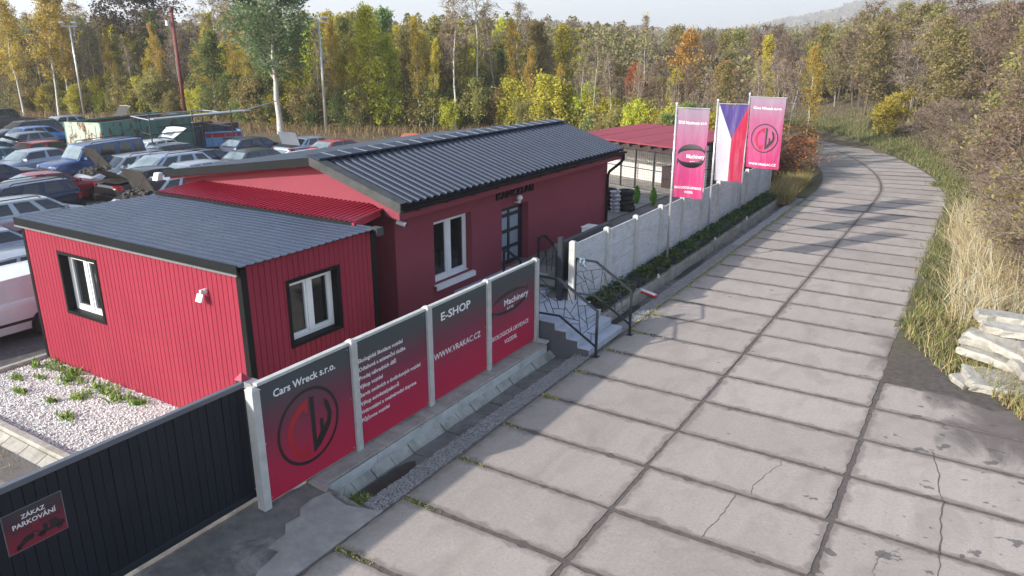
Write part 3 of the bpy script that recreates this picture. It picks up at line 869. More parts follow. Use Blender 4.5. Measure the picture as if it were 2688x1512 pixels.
# roof sheets
RY0, RY1 = BY0 - .34, BY1 + .3
xe, ze = -10.66, 3.65
sf = MB(); n = 46; pit = (RY1 - RY0) / n; prof = []
for i in range(n):
    y = RY0 + i * pit
    prof += [(y, 0), (y + pit * .46, 0), (y + pit * .54, .04), (y + pit * .92, .04)]
prof.append((RY1, 0))
rows = []
for t in np.linspace(0, 1, 6):
    rows.append([(ridge[0] + (xe - ridge[0]) * t, y, ridge[1] + (ze - ridge[1]) * t + z) for y, z in prof])
sf.grid(rows); sf.grid([[(x, y, z - .015) for x, y, z in reversed(r)] for r in (rows[0], rows[-1])])
sf.build('roof_front', M['roof_dark'], office, fixn=True)
MB().hexa([(ridge[0], RY0 + .02, ridge[1] - .07), (xe - .02, RY0 + .02, ze - .07), (xe - .02, RY1 - .02, ze - .07), (ridge[0], RY1 - .02, ridge[1] - .07)],
          [(ridge[0], RY0 + .02, ridge[1] - .012), (xe - .02, RY0 + .02, ze - .012), (xe - .02, RY1 - .02, ze - .012), (ridge[0], RY1 - .02, ridge[1] - .012)]).build('roof_deck', M['trim_dark'], office)
MB().hexa([(BX0 - .3, RY0, 3.69), (ridge[0] - .002, RY0, 4.44), (ridge[0] - .002, RY1, 4.44), (BX0 - .3, RY1, 3.69)],
          [(BX0 - .3, RY0, 3.765), (ridge[0] - .002, RY0, 4.505), (ridge[0] - .002, RY1, 4.505), (BX0 - .3, RY1, 3.765)]).build('roof_rear', M['roof_anthracite'], office)
# ridge caps, one by one
ncap = 22; cw = (RY1 - RY0) / ncap
capm = None
for i in range(ncap):
    y = RY0 + i * cw
    mb = MB()
    mb.hexa([(-.16, 0, -.02), (.27, 0, -.075), (.27, cw - .015, -.075), (-.16, cw - .015, -.02)], [(-.16, 0, .02), (.27, 0, -.035), (.27, cw - .015, -.035), (-.16, cw - .015, .02)])
    mb.hexa([(-.165, cw - .06, .022), (.28, cw - .06, -.034), (.28, cw - .005, -.034), (-.165, cw - .005, .022)], [(-.165, cw - .06, .034), (.28, cw - .06, -.022), (.28, cw - .005, -.022), (-.165, cw - .005, .034)], 1)
    if capm is None: capm = mb.mesh('ridge_cap', [M['roof_dark'], M['trim_grey']])
    wrap(capm, 'ridge_cap', office, Vector((ridge[0] + .03, y, ridge[1] + .052)) - wloc(office))
# verge trims at the near gable
def verge(a, b, m, nm):
    (xa, za), (xb, zb) = a, b
    MB().hexa([(xa, RY0 - .05, za - .17), (xb, RY0 - .05, zb - .17), (xb, RY0 - .012, zb - .17), (xa, RY0 - .012, za - .17)],
              [(xa, RY0 - .05, za + .03), (xb, RY0 - .05, zb + .03), (xb, RY0 - .012, zb + .03), (xa, RY0 - .012, za + .03)]).build(nm, m, office)
    MB().hexa([(xa, RY0 - .05, za + .032), (xb, RY0 - .05, zb + .032), (xb, RY0 + .2, zb + .045), (xa, RY0 + .2, za + .045)],
              [(xa, RY0 - .05, za + .042), (xb, RY0 - .05, zb + .042), (xb, RY0 + .2, zb + .058), (xa, RY0 + .2, za + .058)]).build('verge_flashing', m, office)
verge((ridge[0], 4.50), (xe + .04, 3.65), M['verge_metal'], 'verge_trim')
for k in range(3):
    xa = BX0 - .32 + k * (ridge[0] - BX0 + .32) / 3; xb = BX0 - .32 + (k + 1) * (ridge[0] - BX0 + .32) / 3 - .006
    fz = lambda x: 3.745 + (x - (BX0 - .3)) / (ridge[0] - BX0 + .3) * .74
    MB().hexa([(xa, RY0 - .05, fz(xa) - .17), (xb, RY0 - .05, fz(xb) - .17), (xb, RY0 - .012, fz(xb) - .17), (xa, RY0 - .012, fz(xa) - .17)],
              [(xa, RY0 - .05, fz(xa) + .03), (xb, RY0 - .05, fz(xb) + .03), (xb, RY0 - .012, fz(xb) + .03), (xa, RY0 - .012, fz(xa) + .03)]).build('verge_trim', M['trim_dark'], office)
# gutter and downpipe
gt = MB(); A = []
for j in range(9):
    a = math.pi + math.pi * j / 8
    A.append((xe + .03 + .075 * math.cos(a), 3.55 + .075 * math.sin(a)))
rows = [[(x, y, z) for x, z in A] for y in (RY0 - .02, RY1 + .05)]
gt.grid(rows); gt.grid([[(x * 1 + (xe + .03 - x) * .06, y, z + .004) for x, y, z in reversed(r)] for r in rows])
gt.face([(x, RY0 - .02, z) for x, z in A]); gt.face([(x, RY1 + .05, z) for x, z in A])
gt.build('gutter', M['trim_black'], office)
for y in np.arange(RY0 + .5, RY1, 1.1):
    MB().box(xe - .05, xe + .115, y, y + .025, 3.46, 3.47).build('gutter_bracket', M['trim_black'], office)
dp = MB(); dp.tube([(xe + .03, RY1 - .1, 3.50), (xe + .03, RY1 - .1, 3.30), (xe - .02, RY1 - .16, 3.20), (BX1 + .12, BY1 - .06, 2.86), (BX1 + .08, BY1 - .1, 2.72), (BX1 + .08, BY1 - .1, .9)], .05, 10)
dp.build('downpipe', M['trim_black'], office, smooth='auto')
# window towards the road
def white_window(parent):
    y0, y1, z0, z1 = WIN; xp = BX1 - .26
    w = empty('window', (0, 0, 0)); w.parent = parent; w.location = Vector((xp, (y0 + y1) / 2, z0)) - wloc(parent)
    fr = MB(); k = .075
    fr.box(xp, xp + .07, y0, y0 + k, z0, z1).box(xp, xp + .07, y1 - k, y1, z0, z1).box(xp, xp + .07, y0 + k, y1 - k, z0, z0 + k).box(xp, xp + .07, y0 + k, y1 - k, z1 - k, z1)
    ym = (y0 + y1) / 2 + .02
    fr.box(xp - .002, xp + .08, ym - .07, ym + .07, z0 + k, z1 - k)
    fr.build('frame', M['white_frame'], w)
    for a, b in ((y0 + k, ym - .07), (ym + .07, y1 - k)):
        e = .055; sa = MB()
        sa.box(xp, xp + .06, a, a + e, z0 + k, z1 - k).box(xp, xp + .06, b - e, b, z0 + k, z1 - k).box(xp, xp + .06, a + e, b - e, z0 + k, z0 + k + e).box(xp, xp + .06, a + e, b - e, z1 - k - e, z1 - k)
        sa.build('sash', M['white_frame'], w)
        MB().box(xp + .01, xp + .03, a + e, b - e, z0 + k + e, z1 - k - e).build('pane', M['window_glass'], w)
    MB().hexa([(xp + .072, y0 - .04, z0 - .03), (BX1 + .09, y0 - .04, z0 - .06), (BX1 + .09, y1 + .04, z0 - .06), (xp + .072, y1 + .04, z0 - .03)],
              [(xp + .072, y0 - .04, z0 + .012), (BX1 + .09, y0 - .04, z0 - .03), (BX1 + .09, y1 + .04, z0 - .03), (xp + .072, y1 + .04, z0 + .012)]).build('sill', M['white_frame'], w)
    MB().box(BX1 + .07, BX1 + .092, y0 - .04, y1 + .04, z0 - .16, z0 - .061).build('sill_apron', M['white_frame'], w)
white_window(office)
# glazed door, two by four frosted panes
dy0, dy1, dz0, dz1 = DOOR; xd = BX1 - .30
door = empty('door', (0, 0, 0)); door.parent = office; door.location = Vector((xd, (dy0 + dy1) / 2, dz0)) - wloc(office)
df = MB(); df.box(xd, xd + .08, dy0, dy0 + .09, dz0, dz1).box(xd, xd + .08, dy1 - .09, dy1, dz0, dz1).box(xd, xd + .08, dy0 + .09, dy1 - .09, dz1 - .09, dz1)
df.build('frame', M['anthracite'], door)
la, lb = dy0 + .10, dy1 - .10; leaf = MB(); xm = (la + lb) / 2
zc = [dz0, dz0 + .12, dz0 + .46, dz0 + .56, dz0 + .95, dz0 + 1.05, dz0 + 1.42, dz0 + 1.52, dz1 - .17, dz1 - .10]
for a, b in ((la, la + .08), (xm - .05, xm + .05), (lb - .08, lb)): leaf.box(xd + .01, xd + .07, a, b, dz0, dz1 - .10)
for a, b in ((la + .08, xm - .05), (xm + .05, lb - .08)):
    for i in range(0, len(zc) - 1, 2): leaf.box(xd + .012, xd + .068, a, b, zc[i], zc[i + 1])
leaf.build('leaf', M['anthracite'], door)
for a, b in ((la + .08, xm - .05), (xm + .05, lb - .08)):
    for i in range(1, len(zc) - 1, 2):
        MB().box(xd + .03, xd + .045, a, b, zc[i], zc[i + 1]).build('pane', M['frosted'], door)
MB().tube([(xd + .07, la + .04, dz0 + 1.02), (xd + .12, la + .04, dz0 + 1.02), (xd + .12, la + .17, dz0 + 1.02)], .011, 6).build('handle', M['galv'], door)
# globe lamp over the door, camera on the corner
gl = empty('wall_lamp', (BX1 + .1, 18.10, 2.78), label='round white globe lamp above the office door', cat='lamp')
MB().lathe([(0, -.09), (.06, -.075), (.095, 0), (.07, .07), (0, .095)], (BX1 + .16, 18.0, 2.90), 14).build('globe', M['lamp_glass'], gl, smooth=True)
MB().lathe([(.0, -.02), (.05, -.02), (.05, .05), (0, .05)], (BX1 + .14, 18.0, 2.78), 12).build('collar', M['white_plastic'], gl, smooth='auto')
MB().tube([(BX1 + .0, 18.0, 2.77), (BX1 + .13, 18.0, 2.77)], .022, 8).build('arm', M['white_plastic'], gl)
cc = empty('security_camera', (BX1 + .2, BY0 - .1, 3.2), label='small white security camera under the office eave corner', cat='camera')
MB().tube([(BX1 + .16, BY0 - .10, 3.20), (BX1 + .36, BY0 - .02, 3.14)], .055, 10).build('body', M['white_plastic'], cc, smooth='auto')
MB().tube([(BX1 + .355, BY0 - .022, 3.141), (BX1 + .37, BY0 - .016, 3.137)], .043, 10).build('lens', M['trim_black'], cc)
MB().tube([(BX1 + .2, BY0 - .085, 3.22), (BX1 + .2, BY0 - .085, 3.32)], .03, 8).build('mount', M['white_plastic'], cc)
# flood lamps at the far corner of the gable
fl2 = empty('floodlight', (BX0 - .2, BY0 - .4, 3.5), label='white floodlight at the rear corner of the office gable', cat='floodlight')
MB().hexa([(BX0 - .55, BY0 - .62, 3.50), (BX0 - .32, BY0 - .62, 3.50), (BX0 - .32, BY0 - .45, 3.50), (BX0 - .55, BY0 - .45, 3.50)],
          [(BX0 - .52, BY0 - .55, 3.70), (BX0 - .32, BY0 - .55, 3.70), (BX0 - .32, BY0 - .42, 3.70), (BX0 - .52, BY0 - .42, 3.70)]).build('lamp_head', M['white_frame'], fl2)
MB().bar((BX0 - .4, BY0 - .45, 3.62), (BX0 - .2, BY0 - .3, 3.62), .03).build('bracket', M['white_plastic'], fl2)

# red lean-to roof between cabin and office
lt = empty('lean_to_roof', (-14.5, 12, 3.3), label='low red ribbed metal roof linking cabin and office', cat='roof')
lr = MB(); lx0, lx1 = -17.75, -10.92; n = 46; pit = (lx1 - lx0) / n; prof = []
for i in range(n):
    x = lx0 + i * pit
    prof += [(x, 0), (x + pit * .55, 0), (x + pit * .64, .03), (x + pit * .90, .03)]
prof.append((lx1, 0))
rows = []
for y, z in ((11.20, 3.475), (11.95, 3.49), (BY0 - .003, 3.505)):
    rows.append([(x + (y - 11.2) * -.22, y, z + q) for x, q in prof])
lr.grid(rows); lr.grid([[(x, y, z - .012) for x, y, z in reversed(r)] for r in (rows[0], rows[-1])])
lr.build('roof_sheet', M['roof_red'], lt, fixn=True)
MB().hexa([(lx1 - .35, 11.2, 3.33), (lx1 + .03, 11.2, 3.33), (lx1 - .31, BY0 - .35, 3.36), (lx1 - .7, BY0 - .35, 3.36)], [(lx1 - .35, 11.2, 3.465), (lx1 + .03, 11.2, 3.465), (lx1 - .31, BY0 - .35, 3.495), (lx1 - .7, BY0 - .35, 3.495)]).build('edge_trim', M['roof_red'], lt)
MB().box(lx0, lx1 - .05, 11.19, 11.24, 3.40, 3.47).build('flashing', M['trim_dark'], lt)
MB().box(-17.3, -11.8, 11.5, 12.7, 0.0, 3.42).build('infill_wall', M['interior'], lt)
MB().box(CX1 + .0, CX1 + .22, CY1 - .12, CY1 + .09, CZ1 + .1, CZ1 + .135).box(CX1 + .20, CX1 + .22, CY1 - .12, CY1 + .09, CZ1 - .03, CZ1 + .1).build('end_cap', M['verge_metal'], lt)
# ------------------------------------------------------------------ lettering
_tc = bpy.data.curves.new('lettering', 'FONT'); _to = bpy.data.objects.new('lettering', _tc); COL.objects.link(_to)
def text_geo(body, bold=.0, space=1.0, res=2):
    _tc.body = body; _tc.offset = bold; _tc.resolution_u = res; _tc.space_character = space; _tc.size = 1
    bpy.context.view_layer.update()
    me = bpy.data.meshes.new_from_object(_to.evaluated_get(bpy.context.evaluated_depsgraph_get()))
    v = [(p.co.x, p.co.y) for p in me.vertices]; f = [tuple(p.vertices) for p in me.polygons]
    bpy.data.meshes.remove(me)
    x0 = min(p[0] for p in v); x1 = max(p[0] for p in v)
    return [(x - x0, y) for x, y in v], f, x1 - x0
CAP = .71
def letters(parent, body, m, fmap, u0, u1, z0, cap, bold=.012, name='lettering', width=None):
    """fit the text into u0..u1 with the given cap height; fmap turns (u, z) into a point"""
    v, f, w = text_geo(body, bold * 1.6)
    sx = (u1 - u0) / w if width is None else width; sy = cap / CAP
    mb = MB(); mb.v = [tuple(fmap(u0 + x * sx, z0 + y * sy)) for x, y in v]; mb.f = f; mb.m = [0] * len(f)
    return mb.build(name, m, parent)
def shape(parent, poly, m, fmap, name):
    mb = MB(); n = len(poly)
    from mathutils.geometry import tessellate_polygon
    tri = tessellate_polygon([[Vector((a, b, 0)) for a, b in poly]])
    mb.v = [tuple(fmap(a, b)) for a, b in poly]
    for t in tri:
        a, b, c = (poly[i] for i in t)
        if (b[0] - a[0]) * (c[1] - a[1]) - (b[1] - a[1]) * (c[0] - a[0]) < 0: t = tuple(reversed(t))
        mb.f.append(tuple(t)); mb.m.append(0)
    return mb.build(name, m, parent)
def ring(cx, cy, ro, ri, n=48, a0=0, a1=2 * math.pi, sy=1.0):
    pts = []
    for i in range(n + 1): a = a0 + (a1 - a0) * i / n; pts.append((cx + ro * math.cos(a), cy + ro * sy * math.sin(a)))
    for i in range(n, -1, -1): a = a0 + (a1 - a0) * i / n; pts.append((cx + ri * math.cos(a), cy + ri * sy * math.sin(a)))
    return pts
def ring_mesh(parent, cx, cy, ro, ri, m, fmap, name, n=48):
    mb = MB(); A = []; B = []
    for i in range(n + 1):
        a = 2 * math.pi * i / n
        A.append(fmap(cx + ri * math.cos(a), cy + ri * math.sin(a))); B.append(fmap(cx + ro * math.cos(a), cy + ro * math.sin(a)))
    mb.grid([A, B]); return mb.build(name, m, parent)
C_SHAPE = [(7.43, 1.60), (7.25, 1.53), (7.08, 1.38), (6.99, 1.20), (6.98, .98), (7.05, .78), (7.15, .66), (7.28, .60), (7.40, .59), (7.41, .82), (7.36, .82), (7.33, .74), (7.22, .77), (7.13, .88), (7.09, 1.02), (7.10, 1.18), (7.17, 1.32), (7.28, 1.41), (7.36, 1.45), (7.36, 1.36), (7.42, 1.36)]
W_SHAPE = [(7.47, 1.61), (7.57, 1.59), (7.57, .80), (7.66, .93), (7.66, 1.15), (7.74, 1.13), (7.74, .98), (7.82, 1.05), (7.84, 1.18), (7.79, 1.34), (7.775, 1.48), (7.88, 1.38), (7.94, 1.15), (7.90, .98), (7.78, .82), (7.64, .68), (7.49, .60)]
def arrows(parent, cy, cz, a, b, m, fmap, slant=.0):
    for s in (1, -1):
        O = []; I = []
        for i in range(25):
            t = i / 24; th = math.pi - t * (math.pi - .42)
            w = .012 + .055 * math.sin(math.pi * min(1, t * 1.05)) ** .8
            y = math.cos(th) * a; z = math.sin(th) * b
            O.append((y, z + .02)); I.append((y * (1 - w * .6), z * (1 - w * 2.2) - w * .45))
        head = [(a * .86, b * .48), (a * 1.03, b * .95), (a * .98, b * .1)]
        poly = O + [(a * 1.02, b * 1.0), (a * 1.0, b * .25)] + list(reversed(I))
        poly = [(cy + s * y, cz + s * z + slant * s * y) for y, z in poly]
        shape(parent, poly, m, fmap, 'arrow')

# ------------------------------------------------------------------ sign fence by the gate
FX = -8.54
PY = [6.45 + 2.06 * k for k in range(5)]
sf_ = empty('sign_fence', (FX, PY[0], .15), label='low grey concrete post fence carrying four printed signs', cat='fence')
def post_mesh(h):
    mb = MB(); mb.box(-.075, .085, -.068, .068, 0, h)
    mb.hexa([(-.085, -.075, h), (.095, -.075, h), (.095, .075, h), (-.085, .075, h)], [(-.04, -.03, h + .045), (.05, -.03, h + .045), (.05, .03, h + .045), (-.04, .03, h + .045)])
    return mb.mesh('post', M['concrete_post'])
pm = post_mesh(2.12)
for k, y in enumerate(PY):
    wrap(pm, 'post', sf_, Vector((FX, y, .08 if k else .02)) - wloc(sf_), (0, 0, 0))
for k in range(4):
    a, b = PY[k] + .07, PY[k] + 2.06 - .07
    for j in range(4):
        MB().box(FX - .045, FX - .005, a, b, .16 + j * .5, .16 + j * .5 + .496).build('panel', M['concrete_post'], sf_)
    MB().box(FX - .055, FX + .035, a, b, 2.165, 2.215).build('coping', M['concrete_post'], sf_)
SXF = FX + .030
fm = lambda u, z: (SXF + .0085, u, z)
LBL = ['printed sign with a ringed black and red monogram, nearest the gate', 'printed sign listing eight services in white on crimson', 'printed sign reading E-SHOP above a web address', 'printed sign with two circling black arrows beside the steps']
SG = []
for k in range(4):
    a, b = PY[k] + .072, PY[k] + 2.06 - .072
    t = empty('sign_board', (SXF, (a + b) / 2, .2), label=LBL[k], cat='sign')
    MB().box(FX - .003, SXF + .006, a, b, .205, 2.158).build('panel', M['sign_print'], t)
    sc2 = MB()
    for yy_ in (a + .05, b - .05):
        for zz in (.26, 1.2, 2.1): sc2.lathe([(0, .004), (.008, .003), (.01, 0)], (SXF + .006, yy_, zz), 6, axis='x')
    sc2.build('screws', M['galv'], t)['kind'] = 'stuff'
    SG.append(t)
W_, K_, RD = M['print_white'], M['print_black'], M['print_red']
letters(SG[0], 'Cars Wreck s.r.o.', W_, fm, 6.79, 8.09, 1.88, .125, .014)
ring_mesh(SG[0], 7.435, 1.12, .655, .60, K_, fm, 'emblem_ring')
shape(SG[0], C_SHAPE, RD, fm, 'emblem_letter'); shape(SG[0], W_SHAPE, K_, fm, 'emblem_letter')
lines = ['·Ekologická likvidace vozidel', '·Odtahová a asistenční služba', '·Prodej náhradních dílů', '·Výkup vozidel', '·Servis osobních a dodávkových vozidel', '·Výkup autokatalyzátorů', '·Vnitrostátní a mezinárodní doprava', '·Půjčovna vozidel']
_v, _f, wref = text_geo(lines[4], .02)
for i, s in enumerate(lines):
    letters(SG[1], s, W_, fm, 8.60, 10.2, 1.765 - i * .161, .074, .014, width=1.68 / wref)
letters(SG[2], 'E-SHOP', W_, fm, 10.97, 11.98, 1.82, .165, .014)
letters(SG[2], 'WWW.VRAKAC.CZ', W_, fm, 10.71, 12.33, 1.055, .13, .006)
arrows(SG[3], 13.54, 1.515, .76, .235, K_, fm, .02)
fm2 = lambda u, z: (SXF + .0115, u, z)
letters(SG[3], 'ECO', RD, fm2, 12.77, 13.2, 1.455, .135, .002)
letters(SG[3], 'Machinery', W_, fm2, 13.27, 14.32, 1.455, .14, .012)
letters(SG[3], 's.r.o.', W_, fm2, 13.39, 13.68, 1.34, .085, .008)
letters(SG[3], 'EKOLOGICKÁ LIKVIDACE', W_, fm, 12.74, 14.34, .76, .10, .01)
letters(SG[3], 'VOZIDEL', W_, fm, 13.28, 13.83, .55, .095, .01)
# raised black letters above the office door
nk = empty('office_lettering', (BX1, 18, 2.9), label='raised black letters on the office wall above the door', cat='lettering')
_v, _f, _w = text_geo('KANCELÁŘ', .02)
lk = MB(); sx_ = 2.02 / _w
for d in (.045, .0):
    n0 = len(lk.v); lk.v += [(BX1 + .004 + d, 17.0 + x * sx_, 2.975 + y * .19 / CAP) for x, y in _v]; lk.f += [tuple(n0 + i for i in (f if d else reversed(f))) for f in _f]; lk.m += [0] * len(_f)
_ec = {}
for f in _f:
    for a, b in zip(f, f[1:] + f[:1]): _ec[(a, b)] = 1
n1 = len(_v)
for (a, b) in _ec:
    if (b, a) not in _ec: lk.f.append((a, a + n1, b + n1, b)); lk.m.append(0)
lk.build('letters', M['trim_black'], nk)
# ledge under the signs
lg = empty('concrete_ledge', (-8.35, 11, 0), label='white washed concrete ledge below the sign fence', cat='wall')
for k in range(6):
    a = 7.42 + k * 1.215; b = a + 1.209
    MB().box(-8.46, -8.185, a, b, -.40, .10 + .004 * (k % 2)).build('block', M['concrete_white'], lg, bevel=.012)
for k in range(5):
    a = 7.40 + k * 1.46; b = a + 1.452
    MB().box(-8.62, -8.188 - .004 * (k % 2), a, b, .106, .165 + .004 * (k % 2)).build('coping', M['concrete_old'], lg, bevel=.012)
MB().box(-8.44, -8.16, 14.62, 14.76, .171, .215).build('end_kerb', M['concrete_post'], lg)
MB().box(-8.50, -8.10, 7.30, 7.40, -.35, .17).build('end_wall', M['concrete_old'], lg)

# ------------------------------------------------------------------ sliding gate
gate = empty('sliding_gate', (-8.82, 4.0, .2), label='dark anthracite sliding gate of vertical boards at the yard entrance', cat='gate')
GX = -8.82
gm_ = MB().hexa([(-.014, .004, 0), (.012, .004, 0), (.012, .126, 0), (-.014, .126, 0)], [(-.014, .004, 1.76), (.012, .004, 1.76), (.012, .126, 1.76), (-.014, .126, 1.76)]).mesh('board', M['gate_board'])
for k in range(44):
    o = wrap(gm_, 'board', gate, Vector((GX + random.gauss(0, .0012), .78 + k * .13, .33)) - wloc(gate), (0, random.gauss(0, .0012), 0))
MB().box(GX - .05, GX - .016, .7, 6.5, .3, 2.08).build('backing', M['dark_gap'], gate)
MB().box(GX - .05, GX + .035, .7, 6.52, 2.09, 2.17).build('top_rail', mat('gate_rail', (.12, .13, .15), .45, var=.1), gate, bevel=.008)
MB().box(GX - .055, GX + .04, .7, 6.53, .22, .33).build('bottom_rail', M['rail_steel'], gate, bevel=.008)
gp_ = empty('gate_post', (-9.15, 6.78, .1), label='dark square gate post with red pyramid cap', cat='post')
MB().box(-9.23, -9.09, 6.70, 6.84, 0, 2.04).build('shaft', M['anthracite'], gp_)
MB().hexa([(-9.245, 6.685, 2.04), (-9.075, 6.685, 2.04), (-9.075, 6.855, 2.04), (-9.245, 6.855, 2.04)], [(-9.165, 6.765, 2.15), (-9.155, 6.765, 2.15), (-9.155, 6.775, 2.15), (-9.165, 6.775, 2.15)]).build('cap', M['roof_red'], gp_)
MB().box(-9.09, -8.9, 6.72, 6.90, 1.93, 2.03).build('roller_bracket', M['galv'], gp_)
gs_ = empty('tow_away_sign', (GX + .02, 3.3, 1.47), label='red no parking sign with tow truck pictogram on the gate', cat='sign')
fg = lambda u, z: (GX + .0225, 3.11 + u * .66, 1.295 + z * .51)
MB().box(GX + .013, GX + .020, 3.11, 3.77, 1.295, 1.805).build('panel', M['tow_print'], gs_)
MB().box(GX + .012, GX + .019, 3.10, 3.78, 1.287, 1.294).box(GX + .012, GX + .019, 3.10, 3.78, 1.806, 1.813).box(GX + .012, GX + .019, 3.10, 3.109, 1.294, 1.806).box(GX + .012, GX + .019, 3.771, 3.78, 1.294, 1.806).build('edge', M['trim_grey'], gs_)
letters(gs_, 'ZÁKAZ', W_, fg, .29, .70, .76, .105, .014); letters(gs_, 'PARKOVÁNÍ', W_, fg, .13, .87, .575, .115, .014)
shape(gs_, [(.08, .50), (.14, .53), (.14, .507), (.40, .507), (.40, .493), (.14, .493), (.14, .47)], K_, fg, 'arrow')
shape(gs_, [(.95, .50), (.89, .47), (.89, .493), (.60, .493), (.60, .507), (.89, .507), (.89, .53)], K_, fg, 'arrow')
letters(gs_, '5M', RD, fg, .44, .56, .47, .06, .006)
shape(gs_, [(.46, .16), (.52, .22), (.60, .23), (.60, .40), (.68, .40), (.68, .24), (.72, .24), (.72, .42), (.84, .42), (.90, .31), (.97, .29), (.98, .19), (.94, .17), (.55, .15)], K_, fg, 'tow_truck')
for cu in (.57, .88): ring_mesh(gs_, cu, .15, .055, .025, K_, fg, 'wheel', 16)
shape(gs_, [(.40, .34), (.42, .36), (.60, .24), (.58, .22)], K_, fg, 'boom')
shape(gs_, [(.12, .06), (.13, .15), (.20, .19), (.27, .28), (.37, .31), (.43, .30), (.44, .21), (.36, .17), (.20, .07)], K_, fg, 'towed_car')
for cu, cv in ((.17, .07), (.38, .19)): ring_mesh(gs_, cu, cv, .04, .018, K_, fg, 'wheel', 14)

# ------------------------------------------------------------------ entrance steps and railings
st = empty('entrance_steps', (-7.8, 15.8, 0), label='grey tiled entrance steps climbing from road to office', cat='steps')
tr = [(-7.12, .0, .165), (-7.43, .165, .33), (-7.74, .33, .50), (-8.05, .50, .665)]
prof = [(-8.62, -.36), (-7.14, -.36), (-7.14, .14), (-7.45, .14), (-7.45, .30), (-7.76, .30), (-7.76, .47), (-8.07, .47), (-8.07, .635), (-8.62, .635)]
MB().prism(list(reversed(prof)), 'y', 14.86, 16.72).build('side_wall', M['step_side'], st, fixn=True)
tiles = [14.84, 15.48, 16.11, 16.74]
for (x, z0, z1), dep in zip(tr, (.315, .315, .315, 1.2)):
    for a, b in zip(tiles, tiles[1:]):
        MB().box(x - dep, x + .012, a + .003, b - .003, z1 - .028, z1).build('tread_tile', M['step_tile'], st)
        MB().box(x - .014, x - .002, a + .003, b - .003, z0 + .003, z1 - .029).build('riser_tile', M['step_tile'], st)
for (xa, xb, z1) in ((-9.75, -9.25, .80), (-11.1, -9.75, .93)):
    for a, b in zip((14.9, 15.6, 16.3, 16.95), (15.6, 16.3, 16.95, 17.6)):
        MB().box(xa, xb - .003, a + .003, b - .003, .3, z1).build('tread_tile', M['step_tile'], st)
def bars(mb, pts, w=.05):
    for a, b in zip(pts, pts[1:]): mb.bar(a, b, w)
    return mb
SEG = [(-8.55, 1.38, -7.77, 1.59), (-8.54, 1.71, -8.23, 1.48), (-8.54, 1.35, -8.29, 1.17), (-8.54, 1.05, -8.27, 1.18), (-8.36, 1.42, -8.13, 0.87), (-8.41, 1.1, -8.3, 0.86), (-8.29, 1.28, -8.05, 1.19), (-8.11, 1.49, -8.0, 1.02), (-8.16, 0.99, -7.82, 1.03), (-8.04, 1.27, -7.88, 1.37), (-7.79, 1.58, -7.86, 0.82), (-7.77, 1.52, -7.63, 1.19), (-7.5, 1.28, -7.68, 0.96), (-7.83, 1.08, -7.55, 0.81), (-7.86, 0.83, -7.43, 0.81), (-7.52, 1.41, -7.4, 0.52), (-7.48, 1.17, -7.17, 1.25), (-7.31, 1.21, -7.21, 0.64), (-7.44, 0.93, -7.25, 0.79), (-7.24, 0.9, -7.02, 1.06), (-7.34, 0.51, -7.0, 0.84), (-7.68, 0.69, -7.44, 0.73), (-7.23, 0.56, -7.01, 0.55), (-7.12, 0.54, -7.12, 0.36)]
def railing(y, dx, dz, label):
    t = empty('railing', (-7.8 + dx, y, 0), label=label, cat='railing')
    for x, z0, z1 in ((-8.57, .57, 1.765), (-6.98, .01, 1.155)):
        MB().box(x - .026 + dx, x + .026 + dx, y - .026, y + .026, z0 + (dz if z0 > .1 else 0), z1 + dz).build('post', M['rail_steel'], t)
    bars(MB(), [(-8.57 + dx, y, 1.745 + dz), (-7.98 + dx, y, 1.745 + dz), (-6.98 + dx, y, 1.135 + dz)]).build('handrail', M['rail_steel'], t)
    bars(MB(), [(-8.57 + dx, y, .815 + dz), (-7.97 + dx, y, .835 + dz), (-6.99 + dx, y, .245 + dz)], .042).build('lower_rail', M['rail_steel'], t)
    for a, b, c, d in SEG:
        MB().bar((a + dx, y, b + dz), (c + dx, y, d + dz), .013).build('infill_bar', M['rail_steel'], t)
    MB().box(-7.06 + dx, -6.90 + dx, y - .08, y + .08, .002, .012).build('base_plate', M['rail_steel'], t)
    return t
railing(14.91, 0, 0, 'dark steel railing with cobweb infill on the sign side of the steps')
railing(16.66, .10, .035, 'dark steel railing with cobweb infill on the planter side of the steps')
t = empty('railing', (-10.2, 17.6, .9), label='dark steel railing with thin bars against the crimson office wall', cat='railing')
for y, z1 in ((17.05, 2.10), (18.25, 1.46)): MB().box(-9.83, -9.78, y - .025, y + .025, .9, z1).build('post', M['rail_steel'], t)
bars(MB(), [(-9.805, 17.05, 2.08), (-9.805, 17.38, 2.08), (-9.805, 18.25, 1.44)]).build('handrail', M['rail_steel'], t)
for s in ((17.1, 1.95, 17.5, 1.5), (17.08, 1.2, 17.7, 1.75), (17.4, 1.9, 17.55, 1.0), (17.55, 1.3, 18.2, 1.4), (17.9, 1.65, 17.8, .98)):
    MB().bar((-9.805, s[0], s[1]), (-9.805, s[2], s[3]), .012).build('infill_bar', M['rail_steel'], t)
t = empty('railing', (-9.9, 15.6, .9), label='short dark handrail in front of the office door', cat='railing')
for y, z1 in ((15.62, 2.0), (16.45, 1.55)): MB().box(-10.03, -9.98, y - .025, y + .025, .9, z1).build('post', M['rail_steel'], t)
bars(MB(), [(-10.005, 15.62, 1.98), (-10.005, 15.78, 1.98), (-10.005, 16.45, 1.53)]).build('handrail', M['rail_steel'], t)
